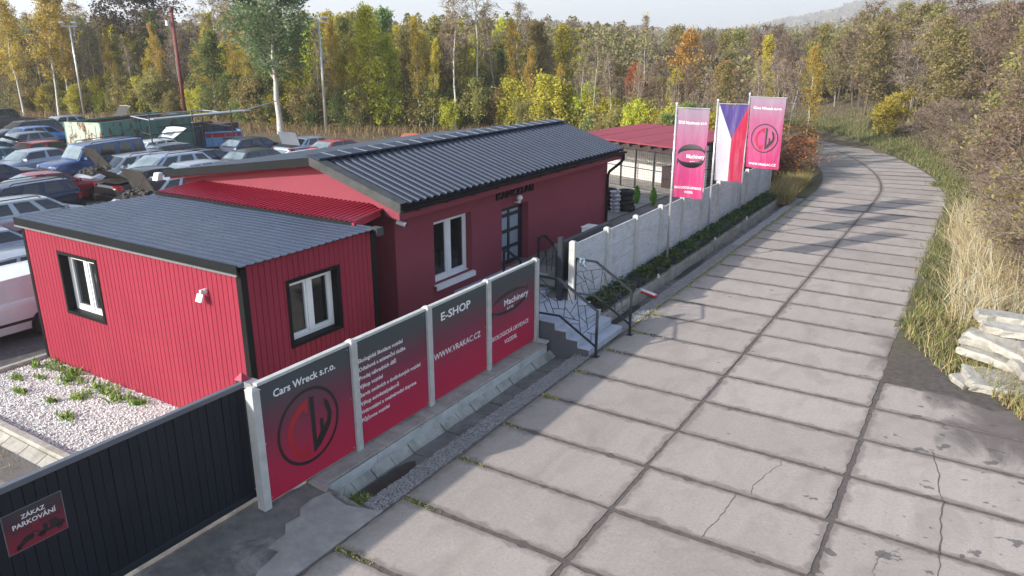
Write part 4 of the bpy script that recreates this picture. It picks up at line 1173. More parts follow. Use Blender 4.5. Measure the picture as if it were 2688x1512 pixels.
# black metal pedestrian gate folded open behind the fence
pg = empty('pedestrian_gate', (-8.8, 16.6, .7), label='black metal pedestrian gate standing open behind the first concrete panel', cat='gate')
MB().box(-8.84, -8.72, 16.36, 16.48, .66, 2.36).build('post', M['anthracite'], pg)
MB().box(-8.98, -8.94, 16.55, 19.7, 1.0, 1.998).build('leaf', M['anthracite'], pg)
MB().box(-9.02, -8.88, 16.5, 19.75, 2.0, 2.13).build('top_rail', M['rail_steel'], pg)
MB().box(-8.98, -8.90, 16.50, 16.545, .92, 1.96).build('stile', M['rail_steel'], pg)
MB().box(-8.895, -8.86, 16.5, 16.53, 1.55, 1.72).build('lock', M['galv'], pg)
wb = empty('cabinet', (-9.6, 19.8, .9), label='small white cabinet against the office behind the concrete fence', cat='cabinet')
MB().box(-9.75, -9.45, 19.5, 19.98, .9, 1.90).build('body', M['white_frame'], wb, bevel=.02)
MB().box(-9.77, -9.43, 19.48, 20.0, 1.902, 1.92).build('lid', M['white_plastic'], wb)
rag = MB(); rows = []
for i in range(9):
    u = i / 8; rows.append([(-8.36 + .17 * j / 6 + .012 * math.sin(i * 1.2 + j), 16.66 + (.035 if i > 3 else -.035) * (1 if j % 2 else .6) + .01 * math.sin(j * 2), 1.83 - abs(i - 3) * (.035 + .02 * math.sin(j * 1.3 + 1))) for j in range(7)])
rag.grid(rows)
thing('rag', rag, M['cloth'], 'blue grey rag hung over the railing of the steps', 'cloth', loc=(-8.27, 16.66, 1.7), smooth=True)

# ------------------------------------------------------------------ long concrete panel fence
cf = empty('concrete_fence', (FX, 26.8, .2), label='long grey precast concrete panel fence beside the road', cat='fence')
def relief_panel(seed):
    rg = random.Random(seed); mb = MB()
    mb.box(-.03, -.012, -.955, .955, .002, .498)
    z = .004
    while z < .49:
        hgt = min(rg.uniform(.045, .075), .496 - z)
        y = -.955
        while y < .95:
            ln = min(rg.uniform(.35, 1.1), .955 - y); d = rg.uniform(.002, .016)
            mb.hexa([(-.0125, y + .002, z + .003), (d - .003, y + .002, z + .003), (d - .003, y + ln - .002, z + .003), (-.0125, y + ln - .002, z + .003)],
                    [(-.0125, y + .002, z + hgt - .002), (d, y + .002, z + hgt - .002), (d, y + ln - .002, z + hgt - .002), (-.0125, y + ln - .002, z + hgt - .002)])
            y += ln
        z += hgt
    return mb.mesh('panel', M['panel'])
M['panel'] = mat('panel', (.56, .585, .62), .88, var=.16, vscale=4, bump=.4, bscale=70, dirt=(.27, .26, .245), dirt_amt=.55, stretch=(1, .6, 3), rnd=.04)
RP = [relief_panel(s) for s in range(5)]
FPY = [16.62 + 2.052 * k for k in range(11)]
ftop = lambda y: 2.20 - .0135 * (y - 16.6)
pm2 = post_mesh(1.98)
for k, y in enumerate(FPY):
    wrap(pm2, 'post', cf, Vector((FX, y, ftop(y) - 1.97)) - wloc(cf))
for k in range(10):
    y = (FPY[k] + FPY[k + 1]) / 2
    for j in range(4):
        wrap(random.choice(RP), 'panel', cf, Vector((FX, y, ftop(y) - .04 - .5 * (j + 1))) - wloc(cf), (random.choice((0, 0)), 0, 0))
# kerb that carries the planters
kb = empty('planter_kerb', (-8.1, 27, .1), label='rough concrete kerb wall below the row of planters', cat='wall')
for k in range(10):
    a = 16.9 + k * 2.0; MB().box(-8.62, -7.90 + random.uniform(-.02, .02), a, a + 1.985, -.36, .16 + random.uniform(-.015, .015)).build('block', M['concrete_old'], kb, bevel=.02)

# leaves helper: scattered quads
def leaf_mesh(name, pts, size, m, seed, normals=None, aspect=1.7, droop=0.):
    rg = np.random.default_rng(seed); N = len(pts); pts = np.asarray(pts, float)
    s = np.broadcast_to(np.asarray(size, float), (N,)) * rg.uniform(.6, 1.35, N)
    d = rg.normal(0, 1, (N, 3)); d[:, 2] -= droop; d /= np.linalg.norm(d, axis=1)[:, None]
    q = rg.normal(0, 1, (N, 3)); e = np.cross(d, q); e /= np.linalg.norm(e, axis=1)[:, None] + 1e-9
    a = d * s[:, None] * .5 * aspect; b = e * s[:, None] * .5
    V = np.stack([pts - a, pts + b * .9, pts + a, pts - b * .9], 1).reshape(-1, 3)
    return V, rg.random(N)
def quads_to_mesh(name, V, rnd, mats, tubes=None):
    """V: quads (4 per face) + optional MB of twigs in material slot 1"""
    N = len(V) // 4
    F = np.arange(4 * N).reshape(-1, 4)
    if tubes is not None and len(tubes.f):
        tv = np.array(tubes.v); base = len(V)
        faces = F.tolist() + [tuple(i + base for i in f) for f in tubes.f]
        verts = np.concatenate([V, tv]) if N else tv
        mi = [0] * N + [1] * len(tubes.f); rn = np.concatenate([rnd, np.zeros(len(tubes.f))])
    else:
        faces = F.tolist(); verts = V; mi = None; rn = rnd
    me = bpy.data.meshes.new(name); me.from_pydata(np.asarray(verts).tolist(), [], faces)
    for m in mats: me.materials.append(m)
    if mi: me.polygons.foreach_set('material_index', mi)
    at = me.attributes.new('rnd', 'FLOAT', 'FACE'); at.data.foreach_set('value', np.asarray(rn, np.float32))
    return me
# planters with creepers
ORD = ['first', 'second', 'third', 'fourth', 'fifth', 'sixth', 'seventh', 'eighth', 'ninth', 'tenth', 'eleventh', 'twelfth', 'thirteenth', 'fourteenth', 'fifteenth', 'sixteenth']
pboxes = [(17.35, 18.5), (18.65, 19.75), (19.95, 21.2), (21.35, 22.5), (22.95, 24.2), (24.35, 25.55), (25.7, 26.85), (27.2, 28.4), (28.55, 29.75), (29.9, 31.1), (31.45, 32.7), (32.85, 34.0), (34.1, 35.2), (35.3, 36.4)]
rgp = np.random.default_rng(11)
for i, (a, b) in enumerate(pboxes):
    t = empty('planter', (-8.2, (a + b) / 2, .17), label='dark planter of green creepers below the concrete fence, %s from the steps' % ORD[i], cat='planter', group='planters below the concrete fence')
    x0, x1 = -8.46, -7.96
    pb_ = MB(); pb_.hexa([(x0 + .05, a + .04, .17), (x1 - .05, a + .04, .17), (x1 - .05, b - .04, .17), (x0 + .05, b - .04, .17)], [(x0, a, .44), (x1, a, .44), (x1, b, .44), (x0, b, .44)])
    pb_.build('box', M['planter'], t, bevel=.015)
    N = 430
    cc3 = rgp.uniform(a + .1, b - .1, 4); px = rgp.uniform(x0 - .02, x1 + .05, N); py = cc3[rgp.integers(0, 4, N)] + rgp.normal(0, .13, N)
    pz = .44 + np.abs(rgp.normal(0, .09, N)) * (1.2 - 1.2 * np.abs(px + 8.2) / .4) - np.where(px > x1 - .02, rgp.uniform(0, .2, N), 0)
    V, r_ = leaf_mesh('foliage', np.stack([px, py, pz], -1) - np.array(wloc(t)), .075, M['ivy'], 20 + i, aspect=1.3)
    wrap(quads_to_mesh('foliage', V, r_, [M['ivy']]), 'foliage', t)
for k, y in enumerate((21.28, 26.98, 31.28)):
    t = MB(); t.lathe([(.03, 0), (.05, .02), (.045, .10), (.0, .17)], (-7.93, y, .155), 8)
    thing('marker_lamp', t, M['white_plastic'], 'small white cone lamp on the kerb at the foot of the %s flagpole' % ('nearest', 'middle', 'farthest')[k], 'lamp', loc=(-7.93, y, .155), smooth=True)
pp = empty('drain_pipe', (-7.7, 19.9, .15), label='short white and red plastic pipe sticking out over the ditch', cat='pipe')
MB().tube([(-7.95, 19.95, .13), (-7.42, 19.82, .08)], .055, 12).build('pipe', M['pvc'], pp, smooth='auto')
MB().tube([(-7.95, 19.93, .10), (-7.40, 19.80, .05)], .05, 12).build('sleeve', M['pvc_red'], pp, smooth='auto')

# ------------------------------------------------------------------ flagpoles and banners
def banner_map(px, py, ax, ay, ztop, hgt, ph):
    L = math.hypot(ax, ay); nx, ny = ay / L, -ax / L   # towards the viewer side (-y)
    def f(u, v, off=0.0):
        w = .045 * math.sin(u * 5.2 + v * 2.1 + ph) * (.25 + .75 * v) + .03 * math.sin(u * 2.3 - v * 6 + ph * 2) * v - .05 * v * v
        sag = -.02 * math.sin(math.pi * u) * (1 - v)
        sh = .03 * math.sin(v * 3 + ph) * u
        return (px + ax * (u * (.985 - .03 * v) + sh * .3) + nx * (w + off), py + ay * (u * (.985 - .03 * v) + sh * .3) + ny * (w + off), ztop - v * hgt + sag)
    return f
FLAGS = [(-8.25, 22.85, 1.02, .05, 5.22, 2.78, .4), (-8.25, 27.05, 1.08, .10, 5.12, 2.74, 1.7), (-8.25, 31.2, 1.46, -.12, 5.16, 2.80, 3.1)]
FL = ['crimson advertising banner with black arrow emblem on the nearest flagpole', 'white red and blue national flag on the middle flagpole', 'pink advertising banner with ringed monogram on the farthest flagpole']
for k, (px, py, ax, ay, zt, hh, ph) in enumerate(FLAGS):
    fp = empty('flagpole', (px, py, .16), label='slim white flagpole, %s along the concrete fence' % ('nearest of three', 'middle of three', 'farthest of three')[k], cat='flagpole', group='flagpoles')
    MB().tube([(px, py, .16), (px, py, 2.5), (px, py, zt + .10)], [.042, .038, .032], 12).build('mast', M['flag_pole'], fp, smooth=True)
    MB().lathe([(0, .06), (.04, .045), (.045, 0), (.03, -.02)], (px, py, zt + .11), 10).build('finial', M['white_plastic'], fp, smooth=True)
    MB().tube([(px, py, zt + .01), (px + ax * 1.02, py + ay * 1.02, zt + .012)], .014, 6).build('arm', M['galv'], fp)
    bm_ = banner_map(px + .06, py, ax - .04, ay, zt, hh, ph)
    for j in range(5):
        v = .08 + j * .21; q = bm_(0, v)
        lp = MB(); lp.tube([(px + .05 * math.cos(a), py + .05 * math.sin(a), q[2]) for a in np.linspace(0, 6.28, 9)], .008, 4, cap=False); lp.build('ring', M['white_plastic'], fp)
    fo = empty('banner' if k != 1 else 'flag', (px, py, zt), label=FL[k], cat='banner' if k != 1 else 'flag')
    if k != 1:
        mb = MB(); mb.grid([[bm_(i / 14, j / 26) for i in range(15)] for j in range(27)])
        mb.build('cloth', M['flag_print'], fo, smooth=True)
    else:
        def cloth(poly_rows, m, nm):
            mb = MB(); mb.grid([[bm_(u, v) for u, v in r] for r in poly_rows]); mb.build(nm, m, fo, smooth=True)
        n = 12
        cloth([[(.5 * (j / n) + (1 - j / n) * i / 10, .44 * j / n) for i in range(11)] for j in range(n + 1)], M['flag_blue'], 'blue_field')
        cloth([[(.5 * min(1, (v / .44)) * i / 6 if v < .44 else .5 * i / 6, v) for i in range(7)] for v in np.concatenate([np.linspace(.0, .44, 12), np.linspace(.46, 1, 14)])], M['flag_white'], 'white_field')
        cloth([[(1 - (.5 * min(1, (v / .44))) * (6 - i) / 6 * 1.0 if False else 1 - .5 * min(1, v / .44) * (1 - i / 6), v) for i in range(7)] for v in np.concatenate([np.linspace(.0, .44, 12), np.linspace(.46, 1, 14)])], M['flag_red'], 'red_field')
    if k == 0:
        g = lambda u, z: bm_(u, z_to(z), .006)
        z_to = lambda z: 1 - z
        letters(fo, 'ECO Machinery s.r.o', W_, g, .05, .93, .835, .032, .012)
        letters(fo, 'Machinery', W_, g, .36, .96, .455, .048, .006); letters(fo, 's.r.o.', W_, g, .48, .66, .405, .03, .006)
        arrows(fo, .52, .48, .45, .115, K_, lambda u, z: bm_(u, 1 - z, .004))
        letters(fo, 'EKOLOGICKÁ LIKVIDACE', W_, g, .04, .94, .105, .027, .012); letters(fo, 'VOZIDEL', W_, g, .36, .66, .055, .025, .012)
    if k == 2:
        g = lambda u, z: bm_(u, 1 - z, .006)
        letters(fo, 'Cars Wreck s.r.o.', W_, g, .09, .92, .84, .034, .012)
        rr_ = MB(); A = []; B = []
        for i in range(41):
            a = 2 * math.pi * i / 40
            A.append(g(.5 + .375 * math.cos(a), .435 + .19 * math.sin(a))); B.append(g(.5 + .405 * math.cos(a), .435 + .207 * math.sin(a)))
        rr_.grid([A, B]).build('emblem_ring', K_, fo)
        tw = lambda p: (.5 + (p[0] - 7.435) / .66 * .40, .435 + (p[1] - 1.12) / .66 * .205)
        shape(fo, [tw(p) for p in W_SHAPE], K_, g, 'emblem_letter'); shape(fo, [tw(p) for p in C_SHAPE], M['flag_red'], g, 'emblem_letter')
        letters(fo, 'WWW.VRAKAC.CZ', W_, g, .09, .92, .045, .034, .012)
COL.objects.unlink(_to)

# ------------------------------------------------------------------ kennel shelter with red roof
sh = empty('kennel_shelter', (-13.1, 34.0, .95), R(-20.8), label='open kennel shelter with flat red roof and wire mesh sides', cat='shelter')
def LB(nm, x0, x1, y0, y1, z0, z1, m): return MB().box(x0, x1, y0, y1, z0, z1).build(nm, m, sh, local=True)
MB().hexa([(-3.4, -2.65, 2.06), (3.4, -2.65, 2.06), (3.4, 2.7, 2.30), (-3.4, 2.7, 2.30)], [(-3.4, -2.65, 2.12), (3.4, -2.65, 2.12), (3.4, 2.7, 2.36), (-3.4, 2.7, 2.36)]).build('roof', M['shed_roof'], sh, local=True)
for i in range(11):
    x = -3.2 + i * .64; MB().hexa([(x - .04, -2.62, 1.93), (x + .04, -2.62, 1.93), (x + .04, 2.6, 2.17), (x - .04, 2.6, 2.17)], [(x - .04, -2.62, 2.05), (x + .04, -2.62, 2.05), (x + .04, 2.6, 2.29), (x - .04, 2.6, 2.29)]).build('rafter', M['wood_dark'], sh, local=True)
for z in (2.29,):
    for x in (-1.7, 0, 1.7): MB().hexa([(x - .01, -2.66, 2.122), (x + .01, -2.66, 2.122), (x + .01, 2.7, 2.362), (x - .01, 2.7, 2.362)], [(x - .01, -2.66, 2.13), (x + .01, -2.66, 2.13), (x + .01, 2.7, 2.37), (x - .01, 2.7, 2.37)]).build('roof_seam', M['shed_roof'], sh, local=True)
LB('front_beam', -3.3, 3.3, -2.5, -2.42, 1.82, 1.93, M['wood_dark'])
LB('rear_wall', -3.2, 3.2, -.4, -.25, -.05, 2.0, M['shed_wall']); LB('rear_wall', -3.2, 3.2, 2.2, 2.35, -.05, 2.1, M['shed_wall'])
LB('side_wall', -3.25, -3.1, -.24, 2.19, -.05, 2.0, M['shed_wall'])
LB('kennel_box', 1.5, 2.9, -1.3, -.45, .05, 1.0, M['wood_dark'])
for x in (-3.2, -2.2, -1.1, 0, .9, 2.0, 3.2): LB('post', x - .03, x + .03, -2.42, -2.36, 0, 1.82, M['cage_steel'])
for y in (-1.2, 0.2, 2.1): LB('post', 3.17, 3.23, y, y + .06, 0, 1.9, M['cage_steel'])
for z in (.03, .95, 1.75): LB('rail', -3.2, 3.2, -2.405, -2.375, z, z + .035, M['cage_steel']); LB('rail', 3.185, 3.215, -2.35, 2.2, z, z + .035, M['cage_steel'])
wm = MB()
for x in np.arange(-3.15, 3.2, .125): wm.box(x - .0025, x + .0025, -2.394, -2.386, .04, 1.8)
for z in np.arange(.1, 1.8, .125): wm.box(-3.2, 3.2, -2.385, -2.378, z - .0025, z + .0025)
for y in np.arange(-2.3, 2.2, .125): wm.box(3.196, 3.204, y - .004, y + .004, .04, 1.85)
for z in np.arange(.1, 1.8, .125): wm.box(3.205, 3.212, -2.35, 2.2, z - .004, z + .004)
wm.build('wire_mesh', M['cage_steel'], sh, local=True)['kind'] = 'stuff'
LB('floor', -3.3, 3.3, -2.5, 2.3, .01, .045, M['concrete_old'])

# ------------------------------------------------------------------ tyres, wheel rims, small thujas
def tyre_mesh():
    mb = MB(); mb.lathe([(.19, .02), (.22, .0), (.29, .005), (.315, .04), (.318, .10), (.315, .16), (.29, .195), (.22, .20), (.19, .18), (.20, .10), (.19, .02)], n=22)
    return mb.mesh('tyre', M['black_rubber'], True)
def rim_mesh():
    mb = MB(); mb.lathe([(.0, .09), (.07, .10), (.10, .05), (.15, .06), (.17, .02), (.205, .0), (.215, .012), (.19, .03), (.175, .09), (.19, .15), (.215, .165), (.205, .175), (.175, .16), (.16, .10), (.08, .12), (0, .11)], n=20)
    return mb.mesh('wheel_rim', M['rim_silver'], 'auto')
tm, rm = tyre_mesh(), rim_mesh()
LV = ['at the bottom', 'second from below', 'third from below', 'on top']
for si, (sx_, sy_, nm) in enumerate(((-12.12, 26.6, 'left'), (-11.46, 26.72, 'right'))):
    for k in range(4):
        o = wrap(tm, 'tyre', None, (sx_ + (.06 if k == 0 else random.gauss(0, .02)), sy_ + random.gauss(0, .02), .985 + .203 * k), (0, 0, random.random() * 6))
        setp(o, 'black tyre %s of the %s stack beside the office' % (LV[k], nm), 'tyre', 'stacked tyres')
for k in range(5):
    o = wrap(rm, 'wheel_rim', None, (-11.68 + random.gauss(0, .012), 26.22 + random.gauss(0, .012), .987 + .155 * k), (0, 0, random.random() * 6))
    setp(o, 'silver wheel rim in the stack before the tyres, %s' % ['at the bottom', 'second from below', 'in the middle', 'second from top', 'on top'][k], 'wheel rim', 'stacked wheel rims')
for k, (x, y) in enumerate(((-11.63, 28.2), (-10.9, 28.15))):
    t = empty('thuja', (x, y, .98), label='small bright green thuja %s' % ('nearer the tyre stacks', 'nearer the concrete fence')[k], cat='shrub', group='small thujas')
    N = 900; rr2 = np.random.default_rng(31 + k); z = rr2.random(N) ** .8 * .68; a = rr2.random(N) * 6.28; rad = .13 * np.sin(np.clip(z / .68, 0, 1) * 2.6 + .45) * rr2.random(N) ** .4
    V, r_ = leaf_mesh('foliage', np.stack([rad * np.cos(a), rad * np.sin(a), z + .03], -1), .06, None, 5, aspect=2)
    wrap(quads_to_mesh('foliage', V, r_, [M['thuja']]), 'foliage', t)
    MB().tube([(0, 0, 0), (0, 0, .3)], .012, 5).build('stem', M['bark'], t, local=True)
# ------------------------------------------------------------------ cars in the yard
def paint(name, col, metal=.35, rough=.32, dirt=.35):
    m = mat(name, col, rough, metal=metal, var=.1, vscale=1.4, coat=.55, dirt=tuple(.55 * c + .45 * d for c, d in zip(col, (.2, .18, .16))), dirt_amt=dirt)
    return m
PAINT = {
    'silver': paint('paint_silver', (.42, .44, .47), .5), 'silverblue': paint('paint_silverblue', (.36, .41, .49), .5), 'white': paint('paint_white', (.72, .73, .74), .0, .35, .2),
    'navy': paint('paint_navy', (.02, .026, .062), .4), 'blue': paint('paint_blue', (.03, .068, .19), .4), 'lightblue': paint('paint_lightblue', (.09, .22, .50), .4),
    'red': paint('paint_red', (.26, .012, .022), .2), 'brightred': paint('paint_brightred', (.33, .018, .02), .1), 'black': paint('paint_black', (.014, .014, .017), .2),
    'darkgrey': paint('paint_darkgrey', (.055, .058, .066), .4), 'teal': paint('paint_teal', (.04, .15, .19), .4), 'orange': paint('paint_orange', (.36, .09, .025), .1, .5, .5), 'grey': paint('paint_grey', (.19, .20, .22), .45)}
M['rim_car'] = mat('rim_car', (.22, .225, .23), .45, metal=.2, var=.2, vscale=9)
M['tail_red'] = glass_mat('tail_red', (.30, .01, .015), .12)
M['head_clear'] = mat('head_clear', (.55, .57, .58), .12, metal=.2, coat=.6)
M['car_black'] = mat('car_black', (.022, .022, .024), .6, var=.2)
M['engine'] = mat('engine', (.07, .065, .058), .6, metal=.4, var=.9, vscale=9)
M['hood_lining'] = mat('hood_lining', (.05, .045, .04), .85, var=.5, vscale=8)
# style: length, width, height, [ (s, z) of hood nose, cowl, screen top, roof end, rear glass base, tail ], belt z front/rear
STY = {
    'hatch':  dict(L=4.0, W=1.68, H=1.44, nose=.70, cowl=(1.05, .96), st=(1.72, 1.36), rt=(3.35, 1.37), rb=(3.88, 1.02), tail=(4.0, .90), pil=(.33, .66), rails=0),
    'three':  dict(L=3.9, W=1.66, H=1.40, nose=.68, cowl=(1.0, .94), st=(1.7, 1.33), rt=(3.15, 1.34), rb=(3.75, 1.0), tail=(3.9, .9), pil=(.52,), rails=0),
    'coupe':  dict(L=4.2, W=1.72, H=1.36, nose=.66, cowl=(1.2, .90), st=(1.95, 1.29), rt=(2.95, 1.29), rb=(3.85, .98), tail=(4.2, .92), pil=(.60,), rails=0),
    'sedan':  dict(L=4.45, W=1.73, H=1.42, nose=.70, cowl=(1.15, .95), st=(1.85, 1.35), rt=(3.05, 1.35), rb=(3.65, 1.02), tail=(4.45, .98), pil=(.42, .84), rails=0),
    'wagon':  dict(L=4.45, W=1.73, H=1.47, nose=.70, cowl=(1.12, .96), st=(1.8, 1.38), rt=(4.05, 1.41), rb=(4.38, 1.02), tail=(4.45, .9), pil=(.28, .56, .86), rails=1),
    'mpv':    dict(L=4.35, W=1.78, H=1.60, nose=.76, cowl=(.85, 1.02), st=(1.75, 1.52), rt=(3.85, 1.52), rb=(4.28, 1.10), tail=(4.35, .95), pil=(.12, .42, .74), rails=1),
    'suv':    dict(L=4.55, W=1.82, H=1.95, nose=1.05, cowl=(1.15, 1.20), st=(1.62, 1.82), rt=(4.38, 1.93), rb=(4.52, 1.22), tail=(4.55, 1.0), pil=(.26, .55, .80), rails=1),
    'van':    dict(L=4.45, W=1.74, H=1.58, nose=.74, cowl=(1.05, .98), st=(1.75, 1.47), rt=(4.30, 1.56), rb=(4.42, 1.05), tail=(4.45, .9), pil=(.34,), rails=0, van=1)}
def lerp(a, b, t): return a + (b - a) * t
def make_car(style, color, loc, rz, label, group=None, hood=None, gate=None, pale=False, wreck=0, wheels=True, noglass=False, name='car', cat='car'):
    S = STY[style]; P = PAINT[color]
    t = empty(name, loc, rz, label, cat, group)
    rg = random.Random(label)
    Lg, Wd, Hh = S['L'], S['W'], S['H']; hw = Wd / 2
    Y = lambda s: Lg / 2 - s           # local +y is forward
    belt = [(0.0, S['nose'] - .12), (.12, S['nose']), (S['cowl'][0] * .55, lerp(S['nose'], S['cowl'][1], .62)), S['cowl'], S['rb'], (Lg - .06, S['tail'][1]), (Lg, S['tail'][1] - .14)]
    def bz(s):
        for (a, za), (b, zb) in zip(belt, belt[1:]):
            if s <= b: return lerp(za, zb, (s - a) / max(1e-6, b - a))
        return belt[-1][1]
    stations = sorted(set([0, .05, .14, .35, .7, S['cowl'][0], S['cowl'][0] + .3, 1.8, 2.4, 3.0, S['rb'][0] - .25, S['rb'][0], Lg - .3, Lg - .12, Lg - .04, Lg]))
    stations = [s for i, s in enumerate(stations) if i == 0 or s - stations[i - 1] > .03]
    rows = []
    for s in stations:
        e = min(s, Lg - s); k = 1 - .16 * max(0, 1 - e / .45) ** 2.0 if e < .45 else 1
        w = hw * k; z = bz(s); dn = .03 * math.sin(s * 7) * wreck
        z += dn
        zb = .20 + .10 * max(0, 1 - e / .25)
        half = [(w * .80, zb), (w * .96, zb + .06), (w * .995, .44), (w * 1.0, .60), (w * .985, lerp(.6, z, .6)), (w * .955, z - .055), (w * .90, z - .01), (w * .6, z + .02), (0, z + .03)]
        pr = half + [(-x, zz) for x, zz in reversed(half[:-1])]
        rows.append([(x, Y(s), zz) for x, zz in pr])
    body = MB(); body.grid(rows)
    body.face([rows[0][i] for i in range(len(rows[0]))]); body.face([rows[-1][i] for i in reversed(range(len(rows[-1])))])
    body.build('body', P, t, local=True, smooth='auto', fixn=True)
    # greenhouse
    c0, st_, rt_, rb_ = S['cowl'], S['st'], S['rt'], S['rb']
    gw, rw = hw * .90, hw * .70 if style != 'suv' and style != 'van' else hw * .80
    def side(u, v):       # u along, v up: left/right surfaces
        sb = lerp(c0[0] + .05, rb_[0] - .02, u); stp = lerp(st_[0], rt_[0], u)
        vv = v; x = lerp(gw, rw, vv ** 1.25)
        zt = lerp(st_[1], rt_[1], u) + .03 * math.sin(math.pi * u)
        return x, lerp(sb, stp, vv), lerp(bz(sb) - .01, zt, vv)
    def front(u, v, bulge=.12):  # u across -1..1
        sb = c0[0] + .05; x = lerp(gw, rw, v ** 1.25) * u
        return x, lerp(sb, st_[0], v) - bulge * (1 - u * u) * (1 - .6 * v), lerp(bz(sb) - .01, st_[1], v) + .02 * (1 - u * u) * v
    def rear(u, v, bulge=.07):
        sb = rb_[0] - .02; x = lerp(gw, rw, v ** 1.25) * u
        return x, lerp(sb, rt_[0], v) + bulge * (1 - u * u) * (1 - .6 * v), lerp(bz(sb) - .01, rt_[1], v) + .02 * (1 - u * u) * v
    def to(p): return (p[0], Y(p[1]), p[2])
    g = MB(); N = 8
    for sgn in (1, -1):
        g.grid([[(sgn * q[0], Y(q[1]), q[2]) for q in (side(u / N, v / 4) for u in range(N + 1))] for v in range(5)])
    g.grid([[to(front(u / 3, v / 4)) for u in range(-3, 4)] for v in range(5)])
    g.grid([[to(rear(u / 3, v / 4)) for u in range(-3, 4)] for v in range(5)])
    rr_ = []
    for u in range(N + 1):
        x, s, z = side(u / N, 1); row = []
        for k in range(-3, 4):
            q = k / 3; dz = .045 * (1 - q * q)
            ss = s - (.12 * .4 * (1 - q * q) if u == 0 else 0) + (.07 * .4 * (1 - q * q) if u == N else 0)
            row.append((x * q, Y(ss), z + dz * (1 if 0 < u < N else .45)))
        rr_.append(row)
    g.grid(rr_)
    g.build('roof', P, t, local=True, smooth='auto', fixn=True)
    GL = M['car_glass_pale'] if pale else M['car_glass']
    def pane(fn, u0, u1, v0, v1, nm, off, m=GL, n=5, sgn=1):
        mb = MB(); rows = []
        for j in range(4):
            row = []
            for i in range(n + 1):
                p = Vector(to(fn(lerp(u0, u1, i / n), lerp(v0, v1, j / 3))))
                p = Vector((p.x * sgn, p.y, p.z)) + Vector(off); row.append(p)
            rows.append(row)
        mb.grid(rows); return mb.build(nm, m, t, local=True, smooth=True)
    if not noglass:
        pane(front, -.90, .90, .10, .93, 'windscreen', (0, .016, .008), M['car_glass_pale'] if rg.random() < .75 else GL)
    else:
        pane(front, -.90, .90, .10, .93, 'windscreen_opening', (0, .016, .008), M['interior'])
    if not S.get('van'): pane(rear, -.86, .86, .14, .90, 'rear_window', (0, -.016, .008), M['interior'] if gate else (M['car_glass_pale'] if rg.random() < .5 else GL))
    edges = [.05] + list(S['pil']) + [.95]
    for sgn in (1, -1):
        for a, b in zip(edges, edges[1:]):
            if S.get('van') and a > .2: continue
            a2, b2 = a + (.035 if a > .06 else .0), b - (.035 if b < .94 else .0)
            mm = M['interior'] if (wreck and rg.random() < .5) else None
            pane(side, a2, b2, .13, .88, 'side_window', (sgn * .013, 0, .004), mm or M['car_glass'], 4, sgn)
        # door seams
        for a in edges[1:-1]:
            x, s, z = side(a, 0); s -= .0
            MB().box(sgn * hw * 1.0 - .004, sgn * hw * 1.0 + .004, Y(s) - .006, Y(s) + .006, .30, .62).build('door_seam', M['dark_gap'], t, local=True)
            MB().box(sgn * hw * .985 - .012, sgn * hw * .985 + .012, Y(s) + .09, Y(s) + .24, .74, .775).build('door_handle', M['car_black'] if rg.random() < .5 else P, t, local=True)
        MB().box(sgn * hw * 1.0 - .006, sgn * hw * 1.0 + .012, Y(Lg - 1.05), Y(1.15), .46, .53).build('rub_strip', M['car_black'], t, local=True)
        x, s, z = side(.03, 0)
        mr = MB(); mr.hexa([(sgn * (hw - .05), Y(s + .10), z + .02), (sgn * (hw + .16), Y(s + .14), z + .03), (sgn * (hw + .16), Y(s + .22), z + .03), (sgn * (hw - .05), Y(s + .2), z + .02)],
                           [(sgn * (hw - .05), Y(s + .11), z + .12), (sgn * (hw + .15), Y(s + .15), z + .15), (sgn * (hw + .15), Y(s + .21), z + .15), (sgn * (hw - .05), Y(s + .19), z + .12)])
        mr.build('mirror', P, t, local=True, fixn=True)
        if S['rails']:
            x0, s0, z0 = side(.1, 1); x1, s1, z1 = side(.95, 1)
            MB().tube([(sgn * (x0 - .05), Y(s0), z0 + .02), (sgn * (x0 - .03), Y(s0 + .12), z0 + .09), (sgn * (x1 - .03), Y(s1 - .12), z1 + .09), (sgn * (x1 - .05), Y(s1), z1 + .02)], .018, 6).build('roof_rail', M['car_black'], t, local=True)
        # lamps
        z = S['nose']
        MB().hexa([(sgn * hw * .50, Y(.02), z - .17), (sgn * hw * .90, Y(.14), z - .15), (sgn * hw * .93, Y(.32), z - .06), (sgn * hw * .55, Y(.12), z - .03)],
                  [(sgn * hw * .50, Y(.0), z - .05), (sgn * hw * .90, Y(.10), z - .04), (sgn * hw * .91, Y(.34), z + .015), (sgn * hw * .55, Y(.16), z + .012)]).build('headlight', M['head_clear'], t, local=True, fixn=True)
        zt = S['tail'][1]
        MB().hexa([(sgn * hw * .66, Y(Lg - .02), zt - .26), (sgn * hw * .90, Y(Lg - .08), zt - .26), (sgn * hw * .985, Y(Lg - .28), zt - .22), (sgn * hw * .70, Y(Lg - .1), zt - .22)],
                  [(sgn * hw * .66, Y(Lg + .005), zt - .03), (sgn * hw * .90, Y(Lg - .05), zt - .03), (sgn * hw * .97, Y(Lg - .26), zt - .02), (sgn * hw * .70, Y(Lg - .1), zt - .02)]).build('tail_light', M['tail_red'], t, local=True, fixn=True)
